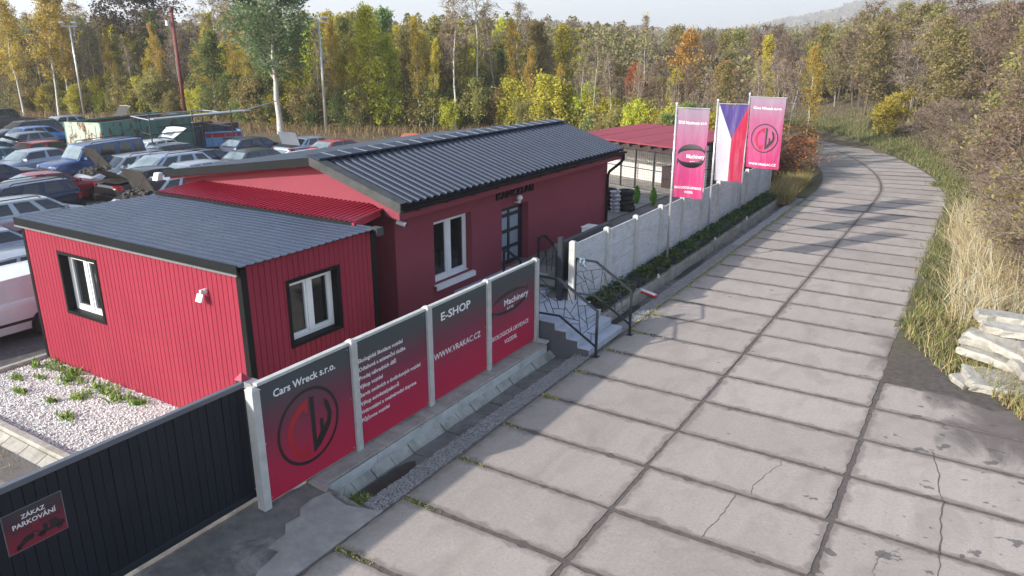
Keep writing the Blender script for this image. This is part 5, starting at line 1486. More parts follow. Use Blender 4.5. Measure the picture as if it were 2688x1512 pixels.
        if wheels:
            for ys in (Y(.80), Y(Lg - .82)):
                ar = MB()
                pts = [(ys + .37 * math.cos(a), .31 + .37 * math.sin(a)) for a in np.linspace(-.25, math.pi + .25, 15)]
                ar.face([(sgn * (hw + .002), p, q) for p, q in pts]); ar.build('wheel_arch', M['dark_gap'], t, local=True)
                w = empty('wheel', (0, 0, 0)); w.parent = t; w.location = (sgn * (hw - .085), ys, .305)
                MB().lathe([(.20, -.09), (.28, -.095), (.305, -.07), (.308, .07), (.28, .095), (.20, .09)], (0, 0, 0), 18, axis='x').build('tyre', M['black_rubber'], w, local=True, smooth=True)
                MB().lathe([(0, sgn * .05), (.06, sgn * .085), (.12, sgn * .055), (.19, sgn * .085), (.205, sgn * .09), (.205, -.05 * sgn)], (0, 0, 0), 16, axis='x').build('rim', M['rim_car'], w, local=True, smooth='auto', fixn=True)
    MB().hexa([(-hw * .86, Y(-.045), .30), (hw * .86, Y(-.045), .30), (hw * .97, Y(.16), .30), (-hw * .97, Y(.16), .30)], [(-hw * .86, Y(-.045), .50), (hw * .86, Y(-.045), .50), (hw * .97, Y(.16), .52), (-hw * .97, Y(.16), .52)]).build('bumper', P if rg.random() < .6 else M['car_black'], t, local=True, fixn=True)
    MB().hexa([(-hw * .97, Y(Lg - .16), .32), (hw * .97, Y(Lg - .16), .32), (hw * .86, Y(Lg + .05), .32), (-hw * .86, Y(Lg + .05), .32)], [(-hw * .97, Y(Lg - .16), .54), (hw * .97, Y(Lg - .16), .54), (hw * .86, Y(Lg + .05), .52), (-hw * .86, Y(Lg + .05), .52)]).build('bumper', P if rg.random() < .6 else M['car_black'], t, local=True, fixn=True)
    MB().box(-hw * .44, hw * .44, Y(.03), Y(-.012), S['nose'] - .22, S['nose'] - .10).build('grille', M['car_black'], t, local=True)
    if hood is not None:
        # engine bay with clutter, bonnet standing open on its hinge
        z = lerp(S['nose'], S['cowl'][1], .6)
        bay = MB(); zz = lambda s: bz(s) + .034
        bay.grid([[(x * hw * .8, Y(s), zz(s) + .004) for x in np.linspace(-1, 1, 3)] for s in (.16, .5, S['cowl'][0] - .02)])
        bay.build('engine_bay', M['dark_gap'], t, local=True)
        en = MB()
        for q in range(26):
            x = rg.uniform(-.72, .72) * hw; s = rg.uniform(.2, S['cowl'][0] - .08); a = rg.uniform(.04, .13); b = rg.uniform(.04, .16); hgt = rg.uniform(.02, .10)
            en.box(x - a, x + a, Y(s) - b / 2, Y(s) + b / 2, zz(s) - .02, zz(s) + hgt)
        for q in range(8):
            x = rg.uniform(-.7, .7) * hw; s = rg.uniform(.2, S['cowl'][0] - .1)
            en.tube([(x, Y(s), zz(s) + .03), (x + rg.uniform(-.2, .2), Y(s + .1), zz(s) + .13), (x + rg.uniform(-.4, .4), Y(s + .25), zz(s) + .05)], .018, 5)
        en.build('engine', M['engine'], t, local=True)['kind'] = 'stuff'
        hd = MB(); n = 7; s1 = S['cowl'][0] - .02; ln = s1 - .12; rowsT = []
        ca, sa = math.cos(hood), math.sin(hood)
        for j in range(6):
            d = ln * j / 5; row = []
            for i in range(n):
                u = -1 + 2 * i / (n - 1); crown = .05 * (1 - u * u) - .10 * (j / 5) ** 3 * .5 + .03 * wreck * math.sin(i * 2 + j * 3)
                row.append((u * hw * (.86 - .06 * (j / 5) ** 2), Y(s1) + d * ca - crown * sa, S['cowl'][1] + .05 + d * sa + crown * ca))
            rowsT.append(row)
        hd.grid(rowsT); hd.grid([[(x, y + .02 * sa, z - .02 * ca) for x, y, z in reversed(r)] for r in rowsT], 1)
        hd.build('bonnet', [P, M['hood_lining']], t, local=True, smooth=True)
        MB().tube([(-hw * .7, Y(.25), bz(.25)), (-hw * .62, Y(s1) + ln * .7 * ca, S['cowl'][1] + .05 + ln * .7 * sa)], .012, 5).build('prop_rod', M['car_black'], t, local=True)
    if gate is not None:
        # open tailgate or boot lid, hinged at the top
        if style == 'sedan': hs, hz, ln, w0 = rb_[0] + .02, bz(rb_[0]) + .02, .75, hw * .82
        else: hs, hz, ln, w0 = rt_[0] + .03, rt_[1] + .04, .95, rw * .98
        ca, sa = math.cos(gate), math.sin(gate)
        rowsT = []
        for j in range(7):
            d = ln * j / 6; row = []
            for i in range(7):
                u = -1 + 2 * i / 6; crown = .06 * (1 - u * u) + (.10 * max(0, j / 6 - .55) if style != 'sedan' else .12 * max(0, j / 6 - .8))
                row.append((u * lerp(w0, gw, j / 6 if style != 'sedan' else 0), Y(hs) - d * ca - crown * sa * .6, hz + d * sa + crown * ca - (.0)))
            rowsT.append(row)
        gm = MB(); gm.grid([list(reversed(r)) for r in rowsT]); gm.grid([[(x, y + .025 * sa, z - .025 * ca) for x, y, z in r] for r in rowsT], 1)
        gp2 = gm.build('tailgate', [P, M['hood_lining']], t, local=True, smooth=True)
        if style != 'sedan':
            wn_ = MB(); wn_.grid([[(x * .82, y - .004 * sa, z + .006) for x, y, z in reversed(r)] for r in rowsT[1:4]]); wn_.grid([[(x * .82, y + .03 * sa, z - .033 * ca) for x, y, z in r] for r in rowsT[1:4]])
            wn_.build('glass', M['car_glass_pale'], gp2, local=True)
        op = MB(); zt = S['tail'][1]
        if style == 'sedan':
            op.face([(-w0, Y(rb_[0] + .05), bz(rb_[0]) + .045), (w0, Y(rb_[0] + .05), bz(rb_[0]) + .045), (w0, Y(Lg - .1), bz(Lg - .1) + .045), (-w0, Y(Lg - .1), bz(Lg - .1) + .045)])
        else:
            op.face([(-hw * .62, Y(Lg + .006), .56), (hw * .62, Y(Lg + .006), .56), (hw * .62, Y(Lg + .006), zt - .08), (-hw * .62, Y(Lg + .006), zt - .08)])
        op.build('boot_opening', M['dark_gap'], t, local=True)
    return t
def place(style, color, x, y, face, label, dz=0., **kw):
    rz = (0 if face > 0 else math.pi) + kw.pop('rot', random.gauss(0, .05))
    z = H(x, y) + .012 + dz
    return make_car(style, color, (x, y, z), rz, label, 'scrap cars in the yard', **kw)
place('wagon', 'silver', -26.7, 12.2, 1, 'silver estate car with black roof rails just behind the cabin roof', noglass=False)
place('wagon', 'navy', -29.3, 12.9, -1, 'navy estate car with chrome window line behind the silver estate')
place('coupe', 'red', -31.8, 15.7, 1, 'dark red coupe with rounded roof beyond the navy estate', pale=True)
place('sedan', 'black', -29.0, 18.4, 1, 'crushed black saloon with torn panels behind the cabin roof', wreck=1.5, noglass=True, gate=.55)
place('hatch', 'silver', -26.7, 17.4, -1, 'stripped silver wreck with its bonnet standing upright over bare engine parts', hood=1.15, wreck=.3, noglass=True)
place('three', 'silverblue', -39.5, 18.6, -1, 'silver three door hatchback facing left beside the blue off-roader', pale=True)
place('three', 'brightred', -42.9, 21.4, 1, 'red three door car with its tailgate open at the back left', gate=.35)
place('hatch', 'grey', -48.2, 22.4, -1, 'grey hatchback behind the open red tailgate')
place('hatch', 'lightblue', -51.6, 25.4, 1, 'bright blue hatchback without bonnet near the green skip', hood=None, wreck=.5)
place('wagon', 'darkgrey', -56.2, 26.6, -1, 'dark grey car with stripped windows at the far left', noglass=True)
place('hatch', 'white', -53.6, 30.4, -1, 'white car with raised tailgate beside the green skip', gate=.9)
place('suv', 'darkgrey', -63.5, 28.5, 1, 'dark off-roader half cut by the left picture edge')
place('suv', 'blue', -35.6, 19.6, -1, 'blue off-road estate with roof rack in the middle of the yard', pale=True)
place('wagon', 'silver', -33.4, 20.0, -1, 'silver estate car with its bonnet raised over the engine', hood=1.0)
place('hatch', 'white', -38.0, 23.8, -1, 'white hatchback with its dark tailgate lifted beside the blue off-roader', gate=.5, rot=.15)
place('hatch', 'darkgrey', -35.7, 24.3, 1, 'dark grey hatchback with bright rear window behind the blue off-roader', pale=True)
place('wagon', 'navy', -32.2, 23.2, 1, 'navy estate car with roof rails in front of the blue skip')
place('mpv', 'silverblue', -31.1, 20.2, -1, 'silver people carrier facing left behind the office gable', pale=True)
place('hatch', 'silver', -28.8, 20.9, 1, 'silver hatchback seen from behind next to the office eave', pale=True)
place('sedan', 'silverblue', -24.2, 17.6, 1, 'silver saloon with damaged wing beside the red lean-to roof', wreck=.8, noglass=True)
place('hatch', 'navy', -34.6, 28.3, 1, 'dark blue hatchback in front of the white poplar trunk')
place('hatch', 'darkgrey', -30.3, 25.0, 1, 'dark grey hatchback with rear spoiler behind the office roof')
place('wagon', 'white', -27.2, 26.2, 1, 'white car whose roof shows just above the office roof')
place('sedan', 'silverblue', -32.3, 30.2, 1, 'silver saloon with its boot lid wide open', gate=1.25)
place('three', 'brightred', -30.0, 30.3, 1, 'boxy red hatchback behind the office roof', pale=True)
place('three', 'orange', -27.4, 31.8, 1, 'rusty orange car with a faded red bonnet raised', hood=.7)
place('sedan', 'silver', -22.4, 9.4, -1, 'pale silver saloon parked behind the white van', pale=True)
place('hatch', 'silverblue', -24.5, 9.0, -1, 'blue grey hatchback at the left edge behind the silver saloon')
place('sedan', 'navy', -35.9, 14.8, -1, 'dark blue saloon at the left edge behind the red coupe')
place('hatch', 'teal', -41.6, 17.3, -1, 'teal hatchback at the left edge beside the silver three door')
place('coupe', 'black', -45.6, 20.0, 1, 'black car below the open red tailgate at the left edge')
place('hatch', 'silver', -58.4, 31.2, 1, 'silver hatchback in the last row before the golden birches')
place('sedan', 'black', -47.6, 27.6, -1, 'black saloon squeezed between blue hatchback and green skip')
van = make_car('van', 'white', (-20.0, 7.3, H(-20, 7) + .03), math.pi, 'white panel van parked left of the red cabin', name='delivery_van', cat='van')

# ------------------------------------------------------------------ skips, scaffold, masts
def rusty(name, col, rust, amt):
    m, nt, n, l, b = nodes_of(name); P = pos(n)
    f = noise(n, l, P, 2.2, 7., .7, .5); f2 = noise(n, l, mapped(n, l, P, (3, 3, .8)), 1.6, 6., .65)
    k = ramp(n, l, mth(n, l, 'ADD', mth(n, l, 'MULTIPLY', f, .6), mth(n, l, 'MULTIPLY', f2, .4)), [(.62 - amt, 0.), (.66 - amt, 1.)])
    c = mixc(n, l, k, col, ramp(n, l, f, [(.3, tuple(.5 * v for v in rust)), (.7, rust)]))
    l.new(c, b.inputs['Base Color']); b.inputs['Roughness'].default_value = .75
    bumpit(n, l, f, b, .4, .02); return m
M['skip_green_shaded'] = rusty('skip_green_shaded', (.10, .20, .165), (.11, .045, .025), .085)  # shaded sides of the green skip: shade put into the colour, plus rust
M['skip_green_sunlit'] = rusty('skip_green_sunlit', (.46, .55, .44), (.22, .075, .03), .115)  # end facing the sun: sunlight painted in as a paler green, plus rust
M['skip_inside'] = rusty('skip_inside', (.06, .03, .025), (.10, .04, .025), .2)
M['skip_blue'] = rusty('skip_blue', (.16, .33, .55), (.12, .05, .035), .06)
M['skip_pale'] = rusty('skip_pale', (.50, .56, .62), (.15, .06, .04), .10)
M['skip_darkblue'] = rusty('skip_darkblue', (.05, .07, .10), (.09, .045, .035), .1)
def skip(name, loc, rz, W, L, Ht, side_m, end_m, label, stripe=None, nr=5):
    t = empty(name, loc, rz, label, 'skip'); g = .06
    B = lambda nm, x0, x1, y0, y1, z0, z1, m: MB().box(x0, x1, y0, y1, z0, z1).build(nm, m, t, local=True)
    w = W / 2
    B('floor', -w, w, 0, L, .12, .2, M['skip_inside'])
    for s in (1, -1):
        B('side_wall', s * w - .03, s * w + .03, 0, L, .2, Ht, side_m)
        B('lining', s * (w - .045) - .01, s * (w - .045) + .01, .06, L - .06, .2, Ht - .02, M['skip_inside'])
        B('top_rail', s * w - .05, s * w + .05, 0, L, Ht, Ht + .08, side_m)
        if stripe: B('stripe', s * (w + .033) - .002, s * (w + .033) + .002, 0, L, Ht - .28, Ht - .02, stripe)
        for i in range(nr + 1):
            y = .04 + (L - .12) * i / nr; B('rib', s * (w + .06) - .03, s * (w + .06) + .03, y, y + .07, .2, Ht, side_m)
        for z in (.55, Ht * .62): B('rib', s * (w + .05) - .018, s * (w + .05) + .018, .12, L - .08, z, z + .07, side_m)
    B('end_wall', -w + .031, w - .031, 0, .06, .2, Ht, end_m); B('end_wall', -w + .031, w - .031, L - .06, L, .2, Ht, side_m)
    B('end_lining', -w + .06, w - .06, L - .08, L - .062, .2, Ht - .02, M['skip_inside'])
    if stripe: B('stripe', -w + .031, w - .031, -.006, -.001, Ht - .28, Ht - .02, stripe)
    B('end_rail', -w + .051, w - .051, -.02, .07, Ht, Ht + .07, end_m)
    for x in (-w * .62, w * .1, w * .7): B('end_rib', x - .025, x + .025, -.022, -.007, .3, Ht - .1, end_m)
    B('latch', -w * .1, w * .45, -.07, -.046, Ht * .62, Ht * .62 + .06, M['skip_inside'])
    return t
skip('green_skip', (-40.25, 21.85, H(-40, 22)), R(17.5), 2.25, 7.2, 2.35, M['skip_green_shaded'], M['skip_green_sunlit'], 'tall green roll-off skip with rust patched end coloured pale as sunlit')
skip('dark_skip', (-42.5, 27.6, H(-42, 28)), R(10), 2.2, 5.6, 1.42, M['skip_darkblue'], M['skip_pale'], 'low dark skip with pale blue ribbed end under the scaffold')
skip('blue_skip', (-41.2, 31.2, H(-41, 31)), R(62), 2.2, 3.4, 1.05, M['skip_blue'], M['skip_blue'], 'light blue skip with a red stripe along its rim', rusty('stripe_red', (.36, .03, .03), (.1, .04, .03), .03), 3)
skip('mottled_skip', (-44.4, 30.6, H(-44, 30)), R(62), 2.2, 3.8, 1.2, M['skip_pale'], M['skip_blue'], 'flaking white and blue skip behind the striped one', None, 3)
sc_ = empty('scaffold', (-39, 25, .95), label='low tube scaffold canopy over the dark skip', cat='scaffold')
zt = 3.5
A_, B_, C_, D_ = (-40.2, 24.6), (-37.0, 23.6), (-37.4, 29.0), (-40.9, 29.6)
for p in (A_, B_, C_, D_, ((B_[0] + C_[0]) / 2, (B_[1] + C_[1]) / 2)): MB().tube([(p[0], p[1], .9), (p[0], p[1], zt + .35)], .035, 7).build('upright', M['cage_steel'], sc_)
for a, b in ((A_, B_), (B_, C_), (C_, D_), (D_, A_)):
    MB().tube([(a[0], a[1], zt), (b[0], b[1], zt)], .035, 7).build('ledger', M['galv'], sc_)
    MB().tube([(a[0], a[1], 2.75), (b[0], b[1], 2.75)], .03, 7).build('ledger', M['cage_steel'], sc_)
MB().hexa([(B_[0] - .4, B_[1] + .2, zt + .02), (B_[0] + .1, B_[1] + .2, zt + .02), (C_[0] + .1, C_[1] + 1.4, zt + .05), (C_[0] - .9, C_[1] + 1.4, zt + .05)], [(B_[0] - .4, B_[1] + .2, zt + .06), (B_[0] + .1, B_[1] + .2, zt + .06), (C_[0] + .1, C_[1] + 1.4, zt + .09), (C_[0] - .9, C_[1] + 1.4, zt + .09)]).build('deck', M['galv'], sc_)
MB().tube([(C_[0], C_[1] + 1.0, zt + .1), (C_[0] + .2, C_[1] + 3.4, zt + .55)], .03, 6).build('loose_tube', M['galv'], sc_)
def mast(x, y, ztop, label, rz):
    t = empty('light_mast', (x, y, H(x, y)), label=label, cat='mast', group='light masts')
    g = H(x, y)
    MB().tube([(x, y, g), (x, y, ztop)], [.12, .075], 10).build('pole', M['flag_pole'], t, smooth=True)
    dx, dy = math.cos(rz), math.sin(rz)
    MB().bar((x - dx * .65, y - dy * .65, ztop), (x + dx * .65, y + dy * .65, ztop), .09).build('crossarm', M['galv'], t)
    for s in (-.5, .5):
        cx, cy = x + dx * s, y + dy * s
        MB().hexa([(cx - .18 * dx, cy - .18 * dy, ztop + .12), (cx + .18 * dx, cy + .18 * dy, ztop + .12), (cx + .18 * dx + .2, cy + .18 * dy - .3, ztop + .26), (cx - .18 * dx + .2, cy - .18 * dy - .3, ztop + .26)],
                  [(cx - .18 * dx, cy - .18 * dy, ztop + .24), (cx + .18 * dx, cy + .18 * dy, ztop + .24), (cx + .18 * dx + .2, cy + .18 * dy - .3, ztop + .40), (cx - .18 * dx + .2, cy - .18 * dy - .3, ztop + .40)]).build('lamp_head', M['white_plastic'], t, fixn=True)
        MB().bar((cx, cy, ztop + .03), (cx, cy, ztop + .2), .04).build('bracket', M['galv'], t)
    return t
mast(-72.2, 39.6, 9.15, 'white lamp mast with two floodlights at the left of the yard', R(60))
mast(-42.6, 41.5, 8.98, 'white lamp mast with two floodlights behind the office roof', R(45))
rp = empty('red_pole', (-58.8, 40.9, .9), label='tall dark red steel pole rising behind the skips', cat='pole')
MB().tube([(-58.8, 40.9, .9), (-59.3, 41.2, 10.1)], [.17, .13], 10).build('shaft', M['rust_pole'], rp, smooth=True)
MB().tube([(-59.3, 41.2, 10.1), (-59.31, 41.21, 10.5)], [.16, .15], 10).build('top_collar', M['rust_pole'], rp, smooth=True)
MB().box(-59.6, -59.35, 40.7, 40.9, 9.0, 9.4).build('lamp', M['white_plastic'], rp)
# ------------------------------------------------------------------ trees
def prisms(A, B, ra, rb):
    """thin three-sided tapered sticks, vectorised; returns verts, faces"""
    A = np.asarray(A, float); B = np.asarray(B, float); N = len(A)
    d = B - A; ln = np.linalg.norm(d, axis=1)[:, None] + 1e-9; d = d / ln
    ref = np.where(np.abs(d[:, 2:3]) < .9, np.array([[0, 0, 1.]]), np.array([[1., 0, 0]]))
    x = np.cross(d, ref); x /= np.linalg.norm(x, axis=1)[:, None]; y = np.cross(d, x)
    V = np.empty((N, 6, 3))
    for k in range(3):
        a = 2 * math.pi * k / 3; q = x * math.cos(a) + y * math.sin(a)
        V[:, k] = A + q * np.asarray(ra)[:, None]; V[:, 3 + k] = B + q * np.asarray(rb)[:, None]
    f = np.array([(0, 1, 4, 3), (1, 2, 5, 4), (2, 0, 3, 5)])
    F = (f[None] + (np.arange(N) * 6)[:, None, None]).reshape(-1, 4)
    return V.reshape(-1, 3), F
class Sticks(MB):
    def __init__(s): super().__init__(); s.A = []; s.B = []; s.ra = []; s.rb = []
    def add(s, a, b, ra, rb): s.A.append(a); s.B.append(b); s.ra.append(ra); s.rb.append(rb)
    def finish(s):
        if s.A:
            V, F = prisms(s.A, s.B, s.ra, s.rb); n = len(s.v)
            s.v += V.tolist(); s.f += (F + n).tolist(); s.m += [0] * len(F)
        return s
def grow(seed, Ht, r0, base, cr, limbs, up, subs, twigs, leaves, lsize, spread, bark, leafm, twigm, stems=1, lean=.03, shape=1., droop=.3, twr=.012, fork=0, aspect=1.6):
    rg = random.Random(seed); nr = np.random.default_rng(seed)
    tm = MB(); tw = Sticks(); anchors = []
    for si in range(stems):
        ang = 2 * math.pi * si / max(1, stems) + rg.random(); off = .0 if stems == 1 else rg.uniform(.1, .35)
        lx, ly = rg.gauss(0, lean) + (math.cos(ang) * .16 if stems > 1 else 0), rg.gauss(0, lean) + (math.sin(ang) * .16 if stems > 1 else 0)
        hs = Ht * (1 if si == 0 else rg.uniform(.65, .95)); pts = []; n = 9
        for i in range(n + 1):
            t = i / n
            pts.append(Vector((off * math.cos(ang) + lx * hs * t + rg.gauss(0, .012) * hs * t, off * math.sin(ang) + ly * hs * t + rg.gauss(0, .012) * hs * t, hs * t * (1 if i else 0) - (.25 if i == 0 else 0))))
        rr_ = [r0 * (1 - .93 * (i / n) ** .9) * (1.25 if i == 0 else 1) / (1 if stems == 1 else 1.3) for i in range(n + 1)]
        tm.tube(pts, rr_, 7, cap=False)
        def at(t):
            f = min(t * n, n - 1e-6); i = int(f); return pts[i].lerp(pts[i + 1], f - i)
        az = rg.random() * 6
        for k in range(limbs // stems):
            t = base + (1 - base) * ((k + rg.random()) / (limbs // stems)) ** .9 * .98
            az += 2.4 + rg.gauss(0, .4)
            u = (t - base) / (1 - base)
            ln = cr * (math.sin(math.pi * min(1, .12 + u * .9) ** .75) ** .8) * rg.uniform(.6, 1.15) * shape + .25
            el = up * rg.uniform(.6, 1.3)
            p = at(t); d = Vector((math.cos(az) * math.cos(el), math.sin(az) * math.cos(el), math.sin(el)))
            path = [p]
            for j in range(4):
                d = (d + Vector((rg.gauss(0, .16), rg.gauss(0, .16), (.10 if up > .3 else .02) - droop * .12 * j))).normalized()
                path.append(path[-1] + d * ln / 4)
            rl = max(.012, r0 * (1 - .9 * t) * .42)
            for j in range(4): tw.add(path[j], path[j + 1], rl * (1 - j / 4.6), rl * (1 - (j + 1) / 4.6))
            for q in range(subs):
                f = rg.uniform(.25, 1.0) * 4; j = min(3, int(f)); s = path[j].lerp(path[j + 1], f - j)
                sd = (d + Vector((rg.gauss(0, .7), rg.gauss(0, .7), rg.gauss(.1, .5) - droop * .5))).normalized()
                sl = ln * rg.uniform(.22, .45); e = s + sd * sl
                tw.add(s, e, twr * 1.3, twr * .8); anchors.append((s, e))
                for w in range(twigs):
                    g = s.lerp(e, rg.uniform(.3, 1)); td = (sd + Vector((rg.gauss(0, .8), rg.gauss(0, .8), rg.gauss(0, .5) - droop * .7))).normalized()
                    tw.add(g, g + td * rg.uniform(.2, .55), twr, twr * .5)
    tw.finish()
    trunk = tm.mesh('trunk', bark, True)
    N = int(leaves * 1.3); lsize = lsize * .86
    ia = nr.integers(0, len(anchors), N); A = np.array([tuple(a) for a, b in anchors])[ia]; B = np.array([tuple(b) for a, b in anchors])[ia]
    tt = nr.uniform(.1, 1.15, (N, 1)); P = A + (B - A) * tt + nr.normal(0, spread, (N, 3)); P[:, 2] -= np.abs(nr.normal(0, spread * droop, N))
    V, rn = leaf_mesh('crown', P, lsize, None, seed, aspect=aspect, droop=droop)
    # clump tone: leaves of one spray share a tint
    rn = np.clip(.55 * nr.random(len(anchors))[ia] + .45 * rn, 0, .999)
    crown = quads_to_mesh('crown', V, rn, [leafm, twigm], tw)
    return trunk, crown
BB, BK, BG = M['birch_bark'], M['bark'], M['bark_grey']
TW, TP, TL = M['twig'], M['twig_purple'], M['twig_pale']
LO, LG, LY = M['leaf_olive'], M['leaf_green'], M['leaf_yellow']
PROTO = {
    'birch_gold': [grow(s, 10, .10, .28, 1.75, 30, .95, 5, 2, 3300, .125, .16, BB, M['leaf_gold'], TW, droop=.7) for s in (1, 2, 3)],
    'birch_bare': [grow(s, 10, .10, .40, 1.7, 34, 1.0, 6, 5, 260, .11, .15, BB, M['leaf_gold'], TP, droop=.8, twr=.011) for s in (4, 5)],
    'olive': [grow(s, 9, .09, .08, 1.9, 36, .8, 5, 2, 4300, .15, .2, BG, M['leaf_olive'], TW, droop=.4) for s in (6, 7, 8)],
    'yellow': [grow(s, 9, .09, .07, 1.7, 36, .85, 5, 1, 4300, .16, .2, BG, M['leaf_yellow'], TW, droop=.4) for s in (9, 10, 11)],
    'green': [grow(s, 9, .10, .06, 2.0, 38, .8, 5, 1, 5200, .15, .2, BG, M['leaf_green'], TW, droop=.4) for s in (12, 13)],
    'brown': [grow(s, 8, .09, .16, 2.1, 34, .75, 6, 5, 1500, .13, .2, BK, M['leaf_brown'], TW, stems=2, droop=.3, twr=.013) for s in (14, 15, 16)],
    'twiggy': [grow(s, 8, .08, .12, 1.9, 40, .85, 6, 6, 700, .12, .18, BG, M['leaf_brown'], TP, stems=3, droop=.2, twr=.012) for s in (17, 18)],
    'rust': [grow(s, 8, .09, .22, 1.6, 30, .9, 5, 2, 2600, .14, .18, BB, M['leaf_rust'], TW, droop=.5) for s in (19, 20)],
    'locust': [grow(s, 8, .09, .15, 2.0, 34, .7, 6, 3, 3000, .13, .2, BK, M['leaf_olive'], TW, droop=.6, aspect=1.9) for s in (21, 22)] ,
    'bush_yellow': [grow(s, 4, .05, .05, 1.6, 34, .7, 5, 1, 4200, .14, .18, BG, M['leaf_yellow'], TW, stems=4, droop=.3) for s in (23,)],
    'bush_olive': [grow(s, 4, .05, .04, 1.5, 34, .75, 5, 2, 3600, .14, .2, BG, LO, TW, stems=4, droop=.3) for s in (30, 31)],
    'bush_green': [grow(s, 4, .05, .04, 1.5, 34, .75, 5, 1, 3800, .13, .2, BG, LG, TW, stems=4, droop=.3) for s in (32,)],
    'bush_rust': [grow(s, 2.6, .04, .05, 1.2, 30, .6, 5, 2, 1500, .10, .15, BK, M['leaf_rust'], TW, stems=4, droop=.3) for s in (24,)],
    'bush_twig': [grow(s, 3.2, .04, .03, 1.5, 40, .6, 6, 6, 1300, .085, .18, BK, M['leaf_olive'] if s == 25 else M['leaf_brown'], TW, stems=5, droop=.3, twr=.008) for s in (25, 26)],
    'poplar': [grow(27, 12.2, .20, .30, 3.1, 46, .75, 8, 1, 11500, .165, .24, BB, M['leaf_poplar'], TL, droop=.3, shape=1.1)],
    'umbrella': [grow(28, 11, .14, .62, 4.2, 22, .25, 7, 2, 3000, .20, .28, BK, M['leaf_dark'], TW, lean=.10, droop=.1)],
}
PH = {'birch_gold': 10, 'birch_bare': 10, 'olive': 9, 'yellow': 9, 'green': 9, 'brown': 8, 'twiggy': 8, 'rust': 8, 'locust': 8, 'bush_yellow': 4, 'bush_olive': 4, 'bush_green': 4, 'bush_rust': 2.6, 'bush_twig': 3.2, 'poplar': 12.2, 'umbrella': 11}
rt = random.Random(99)
# landmarks along the picture, used only to word the labels
LMK = [(0, 'the left picture edge'), (200, 'the first lamp mast'), (370, 'the flat topped tree'), (470, 'the red pole'), (545, 'the green willow'), (730, 'the tall poplar'), (850, 'the second lamp mast'), (970, 'the yellow tree'), (1190, 'the straight white birch'),
       (1265, 'the leaning white birch'), (1450, 'the office ridge end'), (1600, 'the kennel roof'), (1760, 'the nearest banner'), (1910, 'the national flag'), (2010, 'the pink banner'), (2120, 'the bend of the road'), (2310, 'the ochre bush'), (2480, 'the tall reed grass'), (2670, 'the right picture edge')]
def bearing(x, y):
    a = R(32.0); f = Vector((-math.sin(a), math.cos(a))); r = Vector((math.cos(a), math.sin(a)))
    return 1344 + 1958 * (x * r.x + y * r.y) / ((x * f.x + y * f.y) * math.cos(R(17.53)) + 1.8)
def whereabouts(x, y, depth, step=4.0):
    px = bearing(x, y)
    k, nm = min(LMK, key=lambda q: abs(q[0] - px)); d = px - k
    sidew = 'in line with' if abs(d) < 22 else ('left of' if d < 0 else 'right of')
    if 'picture edge' in nm: sidew = 'towards'
    rank = ['front', 'second', 'third', 'fourth', 'fifth', 'rear'][min(5, max(0, int(depth / step)))]
    return '%s rank, %s %s' % (rank, sidew, nm)
def tree(kind, x, y, hgt, label, name=None, cat='tree', group=None, rz=None, var=None, wide=1.0, tilt=(0, 0)):
    tr_m, cr_m = PROTO[kind][var] if var is not None else rt.choice(PROTO[kind])
    k = hgt / PH[kind]
    e = empty(name or ('shrub' if kind.startswith('bush') else 'birch_tree' if kind.startswith('birch') else 'poplar_tree' if kind == 'poplar' else 'tree'), (x, y, H(x, y) - .02), rt.random() * 6.28 if rz is None else rz, label, cat, group)
    e.scale = (k * wide, k * wide, k)
    e.rotation_euler = (tilt[0], tilt[1], e.rotation_euler[2])
    wrap(tr_m, 'trunk', e); wrap(cr_m, 'crown', e)
    return e
# trees that stand out one by one
tree('poplar', -45.5, 39.6, 12.0, 'tall green poplar with pale bare lower trunk behind the yard', var=0, rz=1.0, wide=1.25)
tree('umbrella', -70.5, 46.0, 11.4, 'dark flat topped tree with leaning trunk behind the skips', var=0, rz=2.4)
tree('birch_gold', -74.0, 38.2, 11.6, 'golden birch with two pale stems left of the first lamp mast', var=0)
tree('birch_gold', -75.5, 40.2, 11.2, 'golden birch just behind the leftmost golden birch', var=1)
tree('birch_gold', -77.8, 37.0, 10.6, 'slim golden birch at the far left of the wood', var=2)
tree('birch_bare', -35.2, 48.0, 10.6, 'bare white birch rising straight behind the office roof', var=0, wide=.9)
tree('birch_bare', -34.6, 50.4, 12.2, 'bare white birch leaning right behind the office ridge', var=1, tilt=(-.06, .05))
tree('birch_bare', -61.5, 46.5, 11.8, 'tall bare birch with purple twigs behind the red pole', var=1, wide=1.3)
tree('birch_bare', -57.5, 45.8, 11.2, 'tall bare birch between red pole and poplar', var=0, wide=1.2)
tree('green', -55.6, 41.6, 7.4, 'dense green willow right of the red pole', var=0, wide=1.15)
tree('green', -49.8, 42.0, 7.2, 'green bushy tree left of the white poplar trunk', var=1, wide=1.1)
tree('yellow', -41.0, 44.8, 9.2, 'yellow leaved tree right of the second lamp mast', var=0)
tree('birch_bare', -22.9, 56.0, 8.6, 'thin white birch above the red kennel roof', var=0, wide=.6)
tree('rust', -19.6, 55.5, 7.4, 'orange leaved birch behind the first banner', var=0)
tree('bush_yellow', -27.6, 49.6, 4.3, 'bright yellow green bush behind the end of the office roof', var=0, wide=1.1)
tree('bush_yellow', -25.2, 50.6, 3.6, 'smaller yellow green bush beside the bright yellow one', var=0, wide=1.0)
tree('bush_yellow', -16.4, 45.0, 2.9, 'low yellow green bush behind the kennel roof', var=0, wide=1.2)
tree('birch_bare', -9.9, 45.8, 6.4, 'bare white birch nearest the far banner by the road', var=0, wide=.6, tilt=(0, .10))
tree('birch_bare', -10.4, 47.4, 6.8, 'bare white birch leaning over the bend in the road', var=1, wide=.7, tilt=(-.05, .16))
tree('birch_bare', -11.2, 44.4, 6.0, 'bare white birch half hidden by the pink banner', var=1, wide=.6)
